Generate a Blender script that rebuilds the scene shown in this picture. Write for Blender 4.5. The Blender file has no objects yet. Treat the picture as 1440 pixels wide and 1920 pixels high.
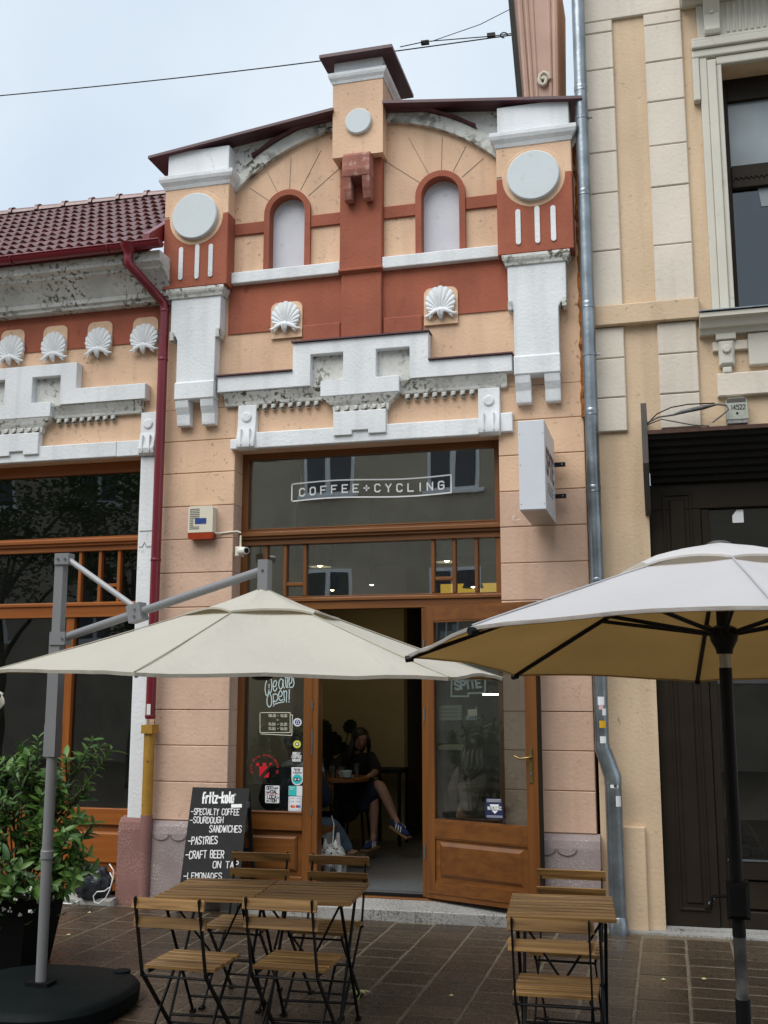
import bpy, bmesh, math, random
from mathutils import Vector, Matrix, noise as mnoise
from mathutils.geometry import tessellate_polygon

# ------------------------------------------------------------------ camera, sky, sun, exposure
scene = bpy.context.scene
COL = scene.collection
rad = math.radians
CAM = Vector((0.0, -8.44, 1.75))
PITCH, YAW, FPX = rad(9.444), rad(14.711), 2000.0
_F = Vector((-math.sin(YAW)*math.cos(PITCH), math.cos(YAW)*math.cos(PITCH), math.sin(PITCH)))
_R = Vector((math.cos(YAW), math.sin(YAW), 0.0))
_U = _R.cross(_F)
cam_data = bpy.data.cameras.new('camera')
cam = bpy.data.objects.new('camera', cam_data)
COL.objects.link(cam)
cam.location = CAM
cam.rotation_euler = (rad(90) + PITCH, 0.0, YAW)
cam_data.sensor_fit = 'VERTICAL'
cam_data.sensor_height = 24.0
cam_data.lens = 24.0*FPX/1920.0
cam_data.clip_start = 0.05
cam_data.clip_end = 2000
scene.camera = cam

SUN_ELEV, SUN_AZ = rad(54), rad(205)      # azimuth measured clockwise from +Y: behind the photographer
world = bpy.data.worlds.new('World')
scene.world = world
world.use_nodes = True
nt = world.node_tree
for n in list(nt.nodes):
    nt.nodes.remove(n)
w_out = nt.nodes.new('ShaderNodeOutputWorld')
w_bg = nt.nodes.new('ShaderNodeBackground')
w_sky = nt.nodes.new('ShaderNodeTexSky')
w_sky.sky_type = 'NISHITA'
w_sky.sun_disc = False
w_sky.sun_elevation = SUN_ELEV
w_sky.sun_rotation = SUN_AZ
w_sky.air_density = 1.0
w_sky.dust_density = 2.0
w_tc = nt.nodes.new('ShaderNodeTexCoord')
w_no = nt.nodes.new('ShaderNodeTexNoise')
w_no.inputs['Scale'].default_value = 2.2
w_no.inputs['Detail'].default_value = 6.0
w_no.inputs['Roughness'].default_value = 0.55
w_rp = nt.nodes.new('ShaderNodeValToRGB')
w_rp.color_ramp.elements[0].position = 0.32
w_rp.color_ramp.elements[0].color = (5.5, 6.5, 7.6, 1)
w_rp.color_ramp.elements[1].position = 0.68
w_rp.color_ramp.elements[1].color = (7.1, 7.9, 8.6, 1)
w_mx = nt.nodes.new('ShaderNodeMix')
w_mx.data_type = 'RGBA'
w_mx.inputs['Factor'].default_value = 0.86      # an almost closed cloud layer over the sky
w_bg.inputs['Strength'].default_value = 0.064
nt.links.new(w_tc.outputs['Generated'], w_no.inputs['Vector'])
nt.links.new(w_no.outputs['Fac'], w_rp.inputs['Fac'])
nt.links.new(w_sky.outputs['Color'], w_mx.inputs['A'])
nt.links.new(w_rp.outputs['Color'], w_mx.inputs['B'])
nt.links.new(w_mx.outputs['Result'], w_bg.inputs['Color'])
nt.links.new(w_bg.outputs['Background'], w_out.inputs['Surface'])

sun_data = bpy.data.lights.new('sun', 'SUN')
sun_data.energy = 1.5
sun_data.angle = rad(50)
sun_data.color = (1.0, 0.965, 0.91)
sun = bpy.data.objects.new('sun', sun_data)
COL.objects.link(sun)
_sd = Vector((math.sin(SUN_AZ)*math.cos(SUN_ELEV), math.cos(SUN_AZ)*math.cos(SUN_ELEV), math.sin(SUN_ELEV)))
sun.rotation_euler = _sd.to_track_quat('Z', 'Y').to_euler()
sun.location = (0, -20, 30)

vs = scene.view_settings
vs.view_transform = 'Standard'
vs.look = 'None'
vs.gamma = 1.0
vs.use_curve_mapping = False
vs.exposure = 0.97
scene.cycles.max_bounces = 10
scene.cycles.transparent_max_bounces = 16
scene.cycles.use_denoising = True
scene.cycles.sample_clamp_indirect = 6.0

# ------------------------------------------------------------------ measuring helpers
def W(px, py, Y):
    """the point of the plane Y = const that the photograph shows at a pixel"""
    d = _F*FPX + _R*(px - 720.0) - _U*(py - 960.0)
    return CAM + d*((Y - CAM.y)/d.y)
def G(px, py, Z=0.0):
    d = _F*FPX + _R*(px - 720.0) - _U*(py - 960.0)
    return CAM + d*((Z - CAM.z)/d.z)
def RB(x0, y0, x1, y1, Y):
    """a pixel box on a facade plane as X0, X1, Z0, Z1"""
    ym, xm = (y0 + y1)/2, (x0 + x1)/2
    return W(x0, ym, Y).x, W(x1, ym, Y).x, W(xm, y1, Y).z, W(xm, y0, Y).z

# ------------------------------------------------------------------ mesh builder
class MB:
    def __init__(self):
        self.v, self.f, self.m = [], [], []
        self.cur = 0
    def add(self, vs_, fs_):
        o = len(self.v)
        self.v += [tuple(p) for p in vs_]
        for f in fs_:
            self.f.append(tuple(i + o for i in f))
            self.m.append(self.cur)
        return self
    def box(self, x0, x1, y0, y1, z0, z1):
        v = [(x0,y0,z0),(x1,y0,z0),(x1,y1,z0),(x0,y1,z0),(x0,y0,z1),(x1,y0,z1),(x1,y1,z1),(x0,y1,z1)]
        return self.add(v, [(0,3,2,1),(4,5,6,7),(0,1,5,4),(1,2,6,5),(2,3,7,6),(3,0,4,7)])
    def cbox(self, x0, x1, y0, y1, z0, z1, c=0.006):
        """box with chamfered edges on its street side (front = y0)"""
        a = [(x0,z0),(x1,z0),(x1,z1),(x0,z1)]
        i = [(x0+c,z0+c),(x1-c,z0+c),(x1-c,z1-c),(x0+c,z1-c)]
        v = [(p[0],y1,p[1]) for p in a] + [(p[0],y0+c,p[1]) for p in a] + [(p[0],y0,p[1]) for p in i]
        f = [(8,9,10,11),(3,2,1,0)]
        for k in range(4):
            n = (k+1) % 4
            f += [(k, n, 4+n, 4+k), (4+k, 4+n, 8+n, 8+k)]
        return self.add(v, f)
    def obox(self, c, ax, ay, az, hx, hy, hz):
        """oriented box: centre, three unit axes, half sizes"""
        c = Vector(c); v = []
        for sz in (-1,1):
            for sx, sy in ((-1,-1),(1,-1),(1,1),(-1,1)):
                v.append(c + Vector(ax)*hx*sx + Vector(ay)*hy*sy + Vector(az)*hz*sz)
        return self.add(v, [(0,3,2,1),(4,5,6,7),(0,1,5,4),(1,2,6,5),(2,3,7,6),(3,0,4,7)])
    def bar(self, a, b, w, h, up=(0,0,1)):
        a, b = Vector(a), Vector(b)
        d = (b-a); L = d.length; d.normalize()
        u = Vector(up)
        s = d.cross(u)
        if s.length < 1e-5: s = d.cross(Vector((0,1,0)))
        s.normalize(); u = s.cross(d).normalized()
        return self.obox((a+b)/2, d, s, u, L/2, w/2, h/2)
    def tube(self, pts, r, n=10, caps=True, closed=False):
        pts = [Vector(p) for p in pts]
        rs = r if isinstance(r, (list, tuple)) else [r]*len(pts)
        prev = None; rings = []
        for i, p in enumerate(pts):
            if closed:
                t = pts[(i+1) % len(pts)] - pts[i-1]
            else:
                t = pts[min(i+1, len(pts)-1)] - pts[max(i-1, 0)]
            if t.length < 1e-9: t = Vector((0,0,1))
            t.normalize()
            if prev is None:
                q = Vector((0,0,1)) if abs(t.z) < 0.9 else Vector((1,0,0))
                s = t.cross(q).normalized()
            else:
                s = (prev - t*prev.dot(t))
                if s.length < 1e-6: s = t.cross(Vector((0,0,1)))
                s.normalize()
            prev = s; u = t.cross(s)
            rings.append([p + (s*math.cos(2*math.pi*k/n) + u*math.sin(2*math.pi*k/n))*rs[i] for k in range(n)])
        v = [q for ring in rings for q in ring]; f = []
        m = len(rings)
        for i in range(m if closed else m-1):
            a, b = i*n, ((i+1) % m)*n
            for k in range(n):
                f.append((a+k, a+(k+1) % n, b+(k+1) % n, b+k))
        if caps and not closed:
            f.append(tuple(reversed(range(n)))); f.append(tuple((m-1)*n + k for k in range(n)))
        return self.add(v, f)
    def lathe(self, c, prof, n=24, axis='Z', caps=True):
        """prof: list of (radius, height) along the axis from c"""
        c = Vector(c); v = []; f = []
        for r, h in prof:
            for k in range(n):
                a = 2*math.pi*k/n
                if axis == 'Z': v.append(c + Vector((r*math.cos(a), r*math.sin(a), h)))
                elif axis == 'Y': v.append(c + Vector((r*math.cos(a), -h, r*math.sin(a))))
                else: v.append(c + Vector((h, r*math.cos(a), r*math.sin(a))))
        m = len(prof)
        for i in range(m-1):
            for k in range(n):
                f.append((i*n+k, i*n+(k+1) % n, (i+1)*n+(k+1) % n, (i+1)*n+k))
        if caps:
            f.append(tuple(reversed(range(n)))); f.append(tuple((m-1)*n+k for k in range(n)))
        return self.add(v, f)
    def prism(self, outer, y0, y1, holes=()):
        """outline in (x, z), with holes, extruded from y0 (street side) to y1"""
        loops = [list(outer)] + [list(h) for h in holes]
        flat = [p for l in loops for p in l]
        tris = tessellate_polygon([[Vector((p[0], p[1], 0)) for p in l] for l in loops])
        n = len(flat); v = [(p[0], y0, p[1]) for p in flat] + [(p[0], y1, p[1]) for p in flat]; f = []
        for t in tris:
            a, b, c = t
            s = (flat[b][0]-flat[a][0])*(flat[c][1]-flat[a][1]) - (flat[b][1]-flat[a][1])*(flat[c][0]-flat[a][0])
            if s < 0: a, c = c, a
            f.append((a, b, c)); f.append((c+n, b+n, a+n))
        o = 0
        for l in loops:
            m = len(l)
            for k in range(m):
                i, j = o+k, o+(k+1) % m
                f.append((i, i+n, j+n, j))
            o += m
        return self.add(v, f)
    def sweepx(self, prof, x0, x1):
        """closed profile in (y, z) swept along X"""
        n = len(prof)
        v = [(x0, p[0], p[1]) for p in prof] + [(x1, p[0], p[1]) for p in prof]
        f = [(i, (i+1) % n, n+(i+1) % n, n+i) for i in range(n)]
        loops = [[Vector((p[0], p[1], 0)) for p in prof]]
        for t in tessellate_polygon(loops):
            f.append(tuple(t)); f.append(tuple(n+i for i in reversed(t)))
        return self.add(v, f)
    def quad(self, a, b, c, d):
        return self.add([a, b, c, d], [(0,1,2,3)])

def fix_normals(me):
    bm = bmesh.new(); bm.from_mesh(me)
    bmesh.ops.recalc_face_normals(bm, faces=bm.faces)
    bm.to_mesh(me); bm.free()

def mesh_of(mb, name, mats, smooth=False, recalc=True):
    me = bpy.data.meshes.new(name)
    me.from_pydata(mb.v, [], mb.f)
    if not isinstance(mats, (list, tuple)): mats = [mats]
    for m in mats: me.materials.append(m)
    if len(mats) > 1:
        for p, i in zip(me.polygons, mb.m): p.material_index = i
    if recalc: fix_normals(me)
    if smooth is True:
        for p in me.polygons: p.use_smooth = True
    elif smooth:
        for p in me.polygons: p.use_smooth = True
        try: me.set_sharp_from_angle(angle=rad(smooth))
        except Exception: pass
    me.update()
    return me

def attach(o, parent):
    o.parent = parent
    # world coordinates stay as built: undo the root's own placement
    m = Matrix.Identity(4); p = parent
    chain = []
    while p is not None:
        chain.append(p); p = p.parent
    root = chain[-1]
    if parent is root:
        o.matrix_parent_inverse = Matrix.Translation(-root.location) if root.type == 'EMPTY' else Matrix.Identity(4)

def tag(o, label=None, cat=None, group=None, kind=None):
    if label: o['label'] = label
    if cat: o['category'] = cat
    if group: o['group'] = group
    if kind: o['kind'] = kind
    return o

def obj(name, mb, mats, parent=None, smooth=False, label=None, cat=None, group=None, kind=None, recalc=True):
    me = mb if isinstance(mb, bpy.types.Mesh) else mesh_of(mb, name, mats, smooth, recalc)
    o = bpy.data.objects.new(name, me)
    COL.objects.link(o)
    if parent is not None: attach(o, parent)
    return tag(o, label, cat, group, kind)

def thing(name, loc, label, cat, group=None, kind=None):
    o = bpy.data.objects.new(name, None)
    o.empty_display_size = 0.1
    COL.objects.link(o)
    o.location = loc
    return tag(o, label, cat, group, kind)

def placed(name, me, parent, loc, rot=(0,0,0), scale=(1,1,1), local=False):
    """an object that shares mesh data, placed by its own location"""
    o = bpy.data.objects.new(name, me)
    COL.objects.link(o)
    if parent is not None:
        if local: o.parent = parent
        else: attach(o, parent)
    o.location = loc; o.rotation_euler = rot; o.scale = scale
    return o

def copy_tree(o, parent=None):
    c = o.copy(); COL.objects.link(c)
    if parent is not None:
        c.parent = parent; c.matrix_parent_inverse = o.matrix_parent_inverse.copy()
    for ch in list(o.children): copy_tree(ch, c)
    return c

# ------------------------------------------------------------------ materials
MATS = {}
def srgb(r, g, b):
    f = lambda c: (c/255/12.92) if c/255 <= 0.04045 else ((c/255 + 0.055)/1.055)**2.4
    return (f(r), f(g), f(b), 1.0)
def mat(name, col, rough=0.8, var=0.12, scale=3.0, bump=0.15, bscale=60.0, spots=0.0, sscale=14.0, scol=(0.05,0.045,0.03,1),
        stain=0.0, metal=0.0, spec=0.5, rnd=0.0, streak=0.0, coat=0.0, coords='Object', smin=0.62, cracks=0.0):
    """painted, plastered or worn surface: colour drift, speckled dirt, stains and fine relief"""
    if name in MATS: return MATS[name]
    m = bpy.data.materials.new(name); m.use_nodes = True
    t = m.node_tree; N = t.nodes; L = t.links
    b = N['Principled BSDF']
    b.inputs['Roughness'].default_value = rough
    b.inputs['Metallic'].default_value = metal
    b.inputs['Specular IOR Level'].default_value = spec
    if coat:
        b.inputs['Coat Weight'].default_value = coat; b.inputs['Coat Roughness'].default_value = 0.15
    tc = N.new('ShaderNodeTexCoord'); src = tc.outputs[coords]
    if coords == 'World':
        pass
    def noise(sc, det=4, stretch=None, seed=0.0):
        n = N.new('ShaderNodeTexNoise'); n.inputs['Scale'].default_value = sc; n.inputs['Detail'].default_value = det
        mp = N.new('ShaderNodeMapping'); mp.inputs['Location'].default_value = (seed, seed*1.7, seed*0.6)
        if stretch: mp.inputs['Scale'].default_value = stretch
        L.new(src, mp.inputs['Vector']); L.new(mp.outputs['Vector'], n.inputs['Vector'])
        return n.outputs['Fac']
    def mixc(fac, a, bcol, mode='MIX'):
        x = N.new('ShaderNodeMix'); x.data_type = 'RGBA'; x.blend_type = mode
        if isinstance(fac, float): x.inputs['Factor'].default_value = fac
        else: L.new(fac, x.inputs['Factor'])
        if isinstance(a, tuple): x.inputs['A'].default_value = a
        else: L.new(a, x.inputs['A'])
        if isinstance(bcol, tuple): x.inputs['B'].default_value = bcol
        else: L.new(bcol, x.inputs['B'])
        return x.outputs['Result']
    def ramp(fac, lo, hi, vmax=1.0):
        r = N.new('ShaderNodeMapRange'); r.inputs['From Min'].default_value = lo; r.inputs['From Max'].default_value = hi
        r.inputs['To Max'].default_value = vmax; L.new(fac, r.inputs['Value']); return r.outputs['Result']
    c = tuple(col[:3]) + (1.0,)
    dark = tuple(x*(1-var) for x in c[:3]) + (1.0,)
    light = tuple(min(1, x*(1+var*0.6)) for x in c[:3]) + (1.0,)
    out = mixc(ramp(noise(scale, 5), 0.3, 0.7), dark, light)
    if rnd:
        oi = N.new('ShaderNodeObjectInfo')
        out = mixc(ramp(oi.outputs['Random'], 0.0, 1.0, rnd), out, tuple(x*0.45 for x in c[:3]) + (1.0,))
    if streak:
        out = mixc(ramp(noise(2.4, 5, (3.2,3.2,0.22), 3.1), 0.48, 0.72, streak), out, tuple(x*0.45 for x in c[:3]) + (1.0,))
    if stain:
        out = mixc(ramp(noise(2.3, 6, None, 7.7), 0.52, 0.72, stain), out, scol)
    if spots:
        sp = ramp(noise(sscale, 6, None, 1.3), smin, smin + 0.1)
        k = N.new('ShaderNodeMath'); k.operation = 'MULTIPLY'
        L.new(sp, k.inputs[0]); L.new(ramp(noise(3.1, 3, None, 5.0), 0.38, 0.62, spots), k.inputs[1])
        out = mixc(k.outputs[0], out, scol)
    if cracks:      # sparse hairline cracks in the plaster
        vo = N.new('ShaderNodeTexVoronoi'); vo.feature = 'DISTANCE_TO_EDGE'; vo.inputs['Scale'].default_value = 1.7
        nd_ = N.new('ShaderNodeTexNoise'); nd_.inputs['Scale'].default_value = 5.0; nd_.inputs['Detail'].default_value = 5
        va = N.new('ShaderNodeVectorMath'); va.operation = 'MULTIPLY_ADD'; va.inputs[1].default_value = (.35, .35, .35)
        L.new(src, nd_.inputs['Vector']); L.new(nd_.outputs['Color'], va.inputs[0]); L.new(src, va.inputs[2]); L.new(va.outputs[0], vo.inputs['Vector'])
        k1 = ramp(vo.outputs['Distance'], 0.006, 0.0, 1.0); k2 = N.new('ShaderNodeMath'); k2.operation = 'MULTIPLY'
        L.new(k1, k2.inputs[0]); L.new(ramp(noise(1.3, 2, None, 11.0), 0.52, 0.64, cracks), k2.inputs[1])
        out = mixc(k2.outputs[0], out, tuple(x*0.4 for x in c[:3]) + (1.0,))
    L.new(out, b.inputs['Base Color'])
    if bump:
        bp = N.new('ShaderNodeBump'); bp.inputs['Strength'].default_value = bump; bp.inputs['Distance'].default_value = 0.01
        L.new(noise(bscale, 5, None, 2.0), bp.inputs['Height']); L.new(bp.outputs['Normal'], b.inputs['Normal'])
        rr = N.new('ShaderNodeMapRange'); rr.inputs['To Min'].default_value = max(0.02, rough-0.08); rr.inputs['To Max'].default_value = min(1, rough+0.08)
        L.new(noise(scale*4, 4, None, 9.0), rr.inputs['Value']); L.new(rr.outputs['Result'], b.inputs['Roughness'])
    MATS[name] = m
    return m

def wood(name, c1, c2, rough=0.55, along='X', spec=0.4, scale=1.0, bump=0.2, rnd=0.35):
    if name in MATS: return MATS[name]
    m = bpy.data.materials.new(name); m.use_nodes = True
    t = m.node_tree; N = t.nodes; L = t.links; b = N['Principled BSDF']
    b.inputs['Roughness'].default_value = rough; b.inputs['Specular IOR Level'].default_value = spec
    tc = N.new('ShaderNodeTexCoord'); mp = N.new('ShaderNodeMapping')
    st = {'X': (2.0, 38, 38), 'Z': (38, 38, 2.0), 'Y': (38, 2.0, 38)}[along]
    mp.inputs['Scale'].default_value = tuple(s*scale for s in st)
    oi = N.new('ShaderNodeObjectInfo'); ml = N.new('ShaderNodeMath'); ml.operation = 'MULTIPLY'; ml.inputs[1].default_value = 37.0
    L.new(oi.outputs['Random'], ml.inputs[0])
    L.new(tc.outputs['Object'], mp.inputs['Vector']); L.new(ml.outputs[0], mp.inputs['Location'])
    n = N.new('ShaderNodeTexNoise'); n.inputs['Scale'].default_value = 1.0; n.inputs['Detail'].default_value = 6; n.inputs['Distortion'].default_value = 0.6
    L.new(mp.outputs['Vector'], n.inputs['Vector'])
    r = N.new('ShaderNodeValToRGB'); r.color_ramp.elements[0].position = 0.35; r.color_ramp.elements[1].position = 0.66
    r.color_ramp.elements[0].color = c1; r.color_ramp.elements[1].color = c2
    L.new(n.outputs['Fac'], r.inputs['Fac'])
    x = N.new('ShaderNodeMix'); x.data_type = 'RGBA'
    k = N.new('ShaderNodeMapRange'); k.inputs['To Max'].default_value = rnd; L.new(oi.outputs['Random'], k.inputs['Value'])
    L.new(k.outputs['Result'], x.inputs['Factor']); L.new(r.outputs['Color'], x.inputs['A'])
    x.inputs['B'].default_value = tuple(v*0.45 for v in c1[:3]) + (1,)
    L.new(x.outputs['Result'], b.inputs['Base Color'])
    bp = N.new('ShaderNodeBump'); bp.inputs['Strength'].default_value = bump; bp.inputs['Distance'].default_value = 0.002
    L.new(n.outputs['Fac'], bp.inputs['Height']); L.new(bp.outputs['Normal'], b.inputs['Normal'])
    MATS[name] = m
    return m

def glass(name, tint=(0.9,0.93,0.92), refl=0.08, rough=0.0, wavy=0.02, dust=0.009):
    if name in MATS: return MATS[name]
    m = bpy.data.materials.new(name); m.use_nodes = True
    t = m.node_tree; N = t.nodes; L = t.links
    N.remove(N['Principled BSDF'])
    tr = N.new('ShaderNodeBsdfTransparent'); tr.inputs['Color'].default_value = tuple(tint) + (1,)
    gl = N.new('ShaderNodeBsdfGlossy'); gl.inputs['Roughness'].default_value = rough
    gl.inputs['Color'].default_value = (0.95, 0.97, 1.0, 1)
    fr = N.new('ShaderNodeFresnel'); fr.inputs['IOR'].default_value = 1.5
    ad = N.new('ShaderNodeMath'); ad.operation = 'ADD'; ad.inputs[1].default_value = refl; ad.use_clamp = True
    mx = N.new('ShaderNodeMixShader')
    tc = N.new('ShaderNodeTexCoord'); no = N.new('ShaderNodeTexNoise'); no.inputs['Scale'].default_value = 1.6; no.inputs['Detail'].default_value = 1
    bp = N.new('ShaderNodeBump'); bp.inputs['Strength'].default_value = wavy; bp.inputs['Distance'].default_value = 0.05
    L.new(tc.outputs['Object'], no.inputs['Vector']); L.new(no.outputs['Fac'], bp.inputs['Height']); L.new(bp.outputs['Normal'], gl.inputs['Normal'])
    L.new(fr.outputs[0], ad.inputs[0]); L.new(ad.outputs[0], mx.inputs['Fac'])
    L.new(tr.outputs[0], mx.inputs[1]); L.new(gl.outputs[0], mx.inputs[2])
    # a film of street dust, thicker in drifting smears
    du = N.new('ShaderNodeBsdfDiffuse'); du.inputs['Color'].default_value = (0.55, 0.54, 0.50, 1)
    n3 = N.new('ShaderNodeTexNoise'); n3.inputs['Scale'].default_value = 3.5; n3.inputs['Detail'].default_value = 7; n3.inputs['Distortion'].default_value = 1.2
    r3 = N.new('ShaderNodeMapRange'); r3.inputs['From Min'].default_value = 0.35; r3.inputs['From Max'].default_value = 0.75; r3.inputs['To Min'].default_value = dust*.3; r3.inputs['To Max'].default_value = dust*1.6
    m2 = N.new('ShaderNodeMixShader')
    L.new(tc.outputs['Object'], n3.inputs['Vector']); L.new(n3.outputs['Fac'], r3.inputs['Value']); L.new(r3.outputs['Result'], m2.inputs['Fac'])
    L.new(mx.outputs[0], m2.inputs[1]); L.new(du.outputs[0], m2.inputs[2])
    L.new(m2.outputs[0], N['Material Output'].inputs['Surface'])
    MATS[name] = m
    return m

def glow(name, col, strength):
    if name in MATS: return MATS[name]
    m = bpy.data.materials.new(name); m.use_nodes = True
    b = m.node_tree.nodes['Principled BSDF']
    b.inputs['Base Color'].default_value = tuple(col) + (1,)
    b.inputs['Emission Color'].default_value = tuple(col) + (1,)
    b.inputs['Emission Strength'].default_value = strength
    MATS[name] = m
    return m

def fabric(name, col, trans, weight=0.35, rough=0.9):
    """sun-shade cloth: diffuse on both sides, some light comes through in the colour of the yarn"""
    if name in MATS: return MATS[name]
    m = bpy.data.materials.new(name); m.use_nodes = True
    t = m.node_tree; N = t.nodes; L = t.links; N.remove(N['Principled BSDF'])
    tc = N.new('ShaderNodeTexCoord'); n = N.new('ShaderNodeTexNoise'); n.inputs['Scale'].default_value = 2.0; n.inputs['Detail'].default_value = 6
    n2 = N.new('ShaderNodeTexNoise'); n2.inputs['Scale'].default_value = 160.0; n2.inputs['Detail'].default_value = 3
    L.new(tc.outputs['Object'], n.inputs['Vector']); L.new(tc.outputs['Object'], n2.inputs['Vector'])
    def two(c, k):
        r = N.new('ShaderNodeMix'); r.data_type = 'RGBA'
        r.inputs['A'].default_value = tuple(x*k for x in c) + (1,); r.inputs['B'].default_value = tuple(c) + (1,)
        L.new(n.outputs['Fac'], r.inputs['Factor'])
        r2 = N.new('ShaderNodeMix'); r2.data_type = 'RGBA'; r2.inputs['Factor'].default_value = 0.3; r2.blend_type = 'MULTIPLY'
        L.new(r.outputs['Result'], r2.inputs['A']); L.new(n2.outputs['Color'], r2.inputs['B'])
        return r.outputs['Result']
    d = N.new('ShaderNodeBsdfDiffuse'); s = N.new('ShaderNodeBsdfTranslucent'); mx = N.new('ShaderNodeMixShader')
    L.new(two(col, 0.86), d.inputs['Color']); L.new(two(trans, 0.75), s.inputs['Color'])
    mx.inputs['Fac'].default_value = weight
    bp = N.new('ShaderNodeBump'); bp.inputs['Strength'].default_value = 0.12; bp.inputs['Distance'].default_value = 0.003
    n4 = N.new('ShaderNodeTexNoise'); n4.inputs['Scale'].default_value = 5.0; n4.inputs['Detail'].default_value = 4; n4.inputs['Distortion'].default_value = 1.5
    b4 = N.new('ShaderNodeBump'); b4.inputs['Strength'].default_value = 0.35; b4.inputs['Distance'].default_value = 0.03
    L.new(tc.outputs['Object'], n4.inputs['Vector']); L.new(n4.outputs['Fac'], b4.inputs['Height']); L.new(b4.outputs['Normal'], bp.inputs['Normal'])
    L.new(n2.outputs['Fac'], bp.inputs['Height']); L.new(bp.outputs['Normal'], d.inputs['Normal'])
    L.new(d.outputs[0], mx.inputs[1]); L.new(s.outputs[0], mx.inputs[2]); L.new(mx.outputs[0], N['Material Output'].inputs['Surface'])
    MATS[name] = m
    return m

def leafmat(name, c1, c2, rough=0.4):
    if name in MATS: return MATS[name]
    m = bpy.data.materials.new(name); m.use_nodes = True
    t = m.node_tree; N = t.nodes; L = t.links; b = N['Principled BSDF']
    oi = N.new('ShaderNodeObjectInfo'); g = N.new('ShaderNodeNewGeometry')
    ad = N.new('ShaderNodeMath'); ad.operation = 'ADD'; L.new(oi.outputs['Random'], ad.inputs[0]); L.new(g.outputs['Random Per Island'], ad.inputs[1])
    fr = N.new('ShaderNodeMath'); fr.operation = 'FRACT'; L.new(ad.outputs[0], fr.inputs[0])
    x = N.new('ShaderNodeMix'); x.data_type = 'RGBA'; L.new(fr.outputs[0], x.inputs['Factor'])
    x.inputs['A'].default_value = c1; x.inputs['B'].default_value = c2
    L.new(x.outputs['Result'], b.inputs['Base Color']); b.inputs['Roughness'].default_value = rough
    tl = N.new('ShaderNodeBsdfTranslucent'); L.new(x.outputs['Result'], tl.inputs['Color'])
    mx = N.new('ShaderNodeMixShader'); mx.inputs['Fac'].default_value = 0.22
    L.new(b.outputs[0], mx.inputs[1]); L.new(tl.outputs[0], mx.inputs[2]); L.new(mx.outputs[0], N['Material Output'].inputs['Surface'])
    MATS[name] = m
    return m

DIRT = (0.075, 0.06, 0.03, 1)
M_PEACH = mat('peach_plaster', (0.72, 0.49, 0.33), 0.9, 0.16, 1.3, 0.35, 38, spots=0.6, scol=DIRT, sscale=22, streak=0.26, cracks=0.6)
M_PINKLIT = mat('light_tinted_plaster', (0.62, 0.425, 0.315), 0.9, 0.15, 1.8, 0.4, 36, spots=0.4, scol=(0.20,0.12,0.07,1), sscale=20, streak=0.24, cracks=0.5)  # peach plaster again, the pinker light low on the piers put into its colour
M_RED = mat('terracotta_paint', (0.335, 0.098, 0.054), 0.88, 0.2, 2.0, 0.35, 36, streak=0.2, spots=0.5, scol=(0.10,0.03,0.02,1))
M_WHITE = mat('white_stucco', (0.74, 0.765, 0.785), 0.85, 0.09, 2.2, 0.35, 40, spots=0.3, scol=(0.2,0.18,0.13,1), sscale=30, streak=0.26, cracks=0.5, smin=.64)
M_MOSSY = mat('weathered_stucco', (0.64, 0.645, 0.615), 0.9, 0.18, 4.0, 0.5, 45, spots=1.0, scol=(0.075,0.065,0.035,1), sscale=26, stain=0.25, smin=0.52, streak=0.2)
M_NICHE = mat('grey_white_niche', (0.60, 0.61, 0.66), 0.85, 0.08, 3, 0.2, 50, spots=0.3, scol=(0.2,0.18,0.14,1))
M_DISC = mat('pale_grey_disc_paint', (0.60, 0.65, 0.67), 0.8, 0.04, 3, 0.12, 40, spots=0.25, scol=(0.25,0.24,0.2,1))
M_ROOFRED = mat('dark_red_sheet_metal', (0.075, 0.018, 0.026), 0.42, 0.3, 4, 0.05, 20, metal=0.0, spec=0.6)
M_TILE = mat('brown_roof_tile', (0.18, 0.066, 0.060), 0.33, 0.25, 5, 0.3, 50, rnd=0.6, spec=0.8, spots=0.5, scol=(0.06,0.05,0.035,1), sscale=20)
M_PIPERED = mat('wine_red_pipe', (0.165, 0.008, 0.018), 0.3, 0.12, 3, 0.0, 20, spec=0.6)
M_ZINC = mat('galvanised_steel', (0.27, 0.305, 0.33), 0.33, 0.35, 5, 0.25, 14, metal=0.8, streak=0.5, spots=0.25, scol=(0.2,0.2,0.19,1))
M_MUSTARD = mat('old_mustard_iron', (0.36, 0.19, 0.02), 0.6, 0.2, 8, 0.3, 60, spots=0.8, scol=(0.06,0.03,0.01,1), sscale=22)
M_BROWN = wood('brown_varnished_wood', (0.13, 0.043, 0.0075, 1), (0.195, 0.070, 0.0115, 1), 0.42, 'Z', 0.5, 0.5, 0.06, 0.15)
M_BROWNX = wood('brown_varnished_wood_across', (0.13, 0.043, 0.0075, 1), (0.195, 0.070, 0.0115, 1), 0.42, 'X', 0.5, 0.5, 0.06, 0.15)
M_ORANGEW = wood('orange_brown_wood', (0.24, 0.068, 0.009, 1), (0.32, 0.10, 0.015, 1), 0.4, 'Z', 0.5, 0.5, 0.06, 0.2)
M_ORANGEX = wood('orange_brown_wood_across', (0.24, 0.068, 0.009, 1), (0.32, 0.10, 0.015, 1), 0.4, 'X', 0.5, 0.5, 0.06, 0.2)
M_GLASS = glass('shop_glass', (0.82, 0.86, 0.84), 0.20)
M_GLASSS = glass('side_light_glass', (0.88, 0.91, 0.89), 0.035)
M_GLASSD = glass('dark_shop_glass', (0.42, 0.47, 0.48), 0.05, 0.0, 0.04)
M_DOORGLASS = glass('door_glass', (0.90, 0.93, 0.92), 0.015)
M_TUMBLER = glass('tumbler_glass', (0.88, 0.9, 0.9), 0.06)
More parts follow.
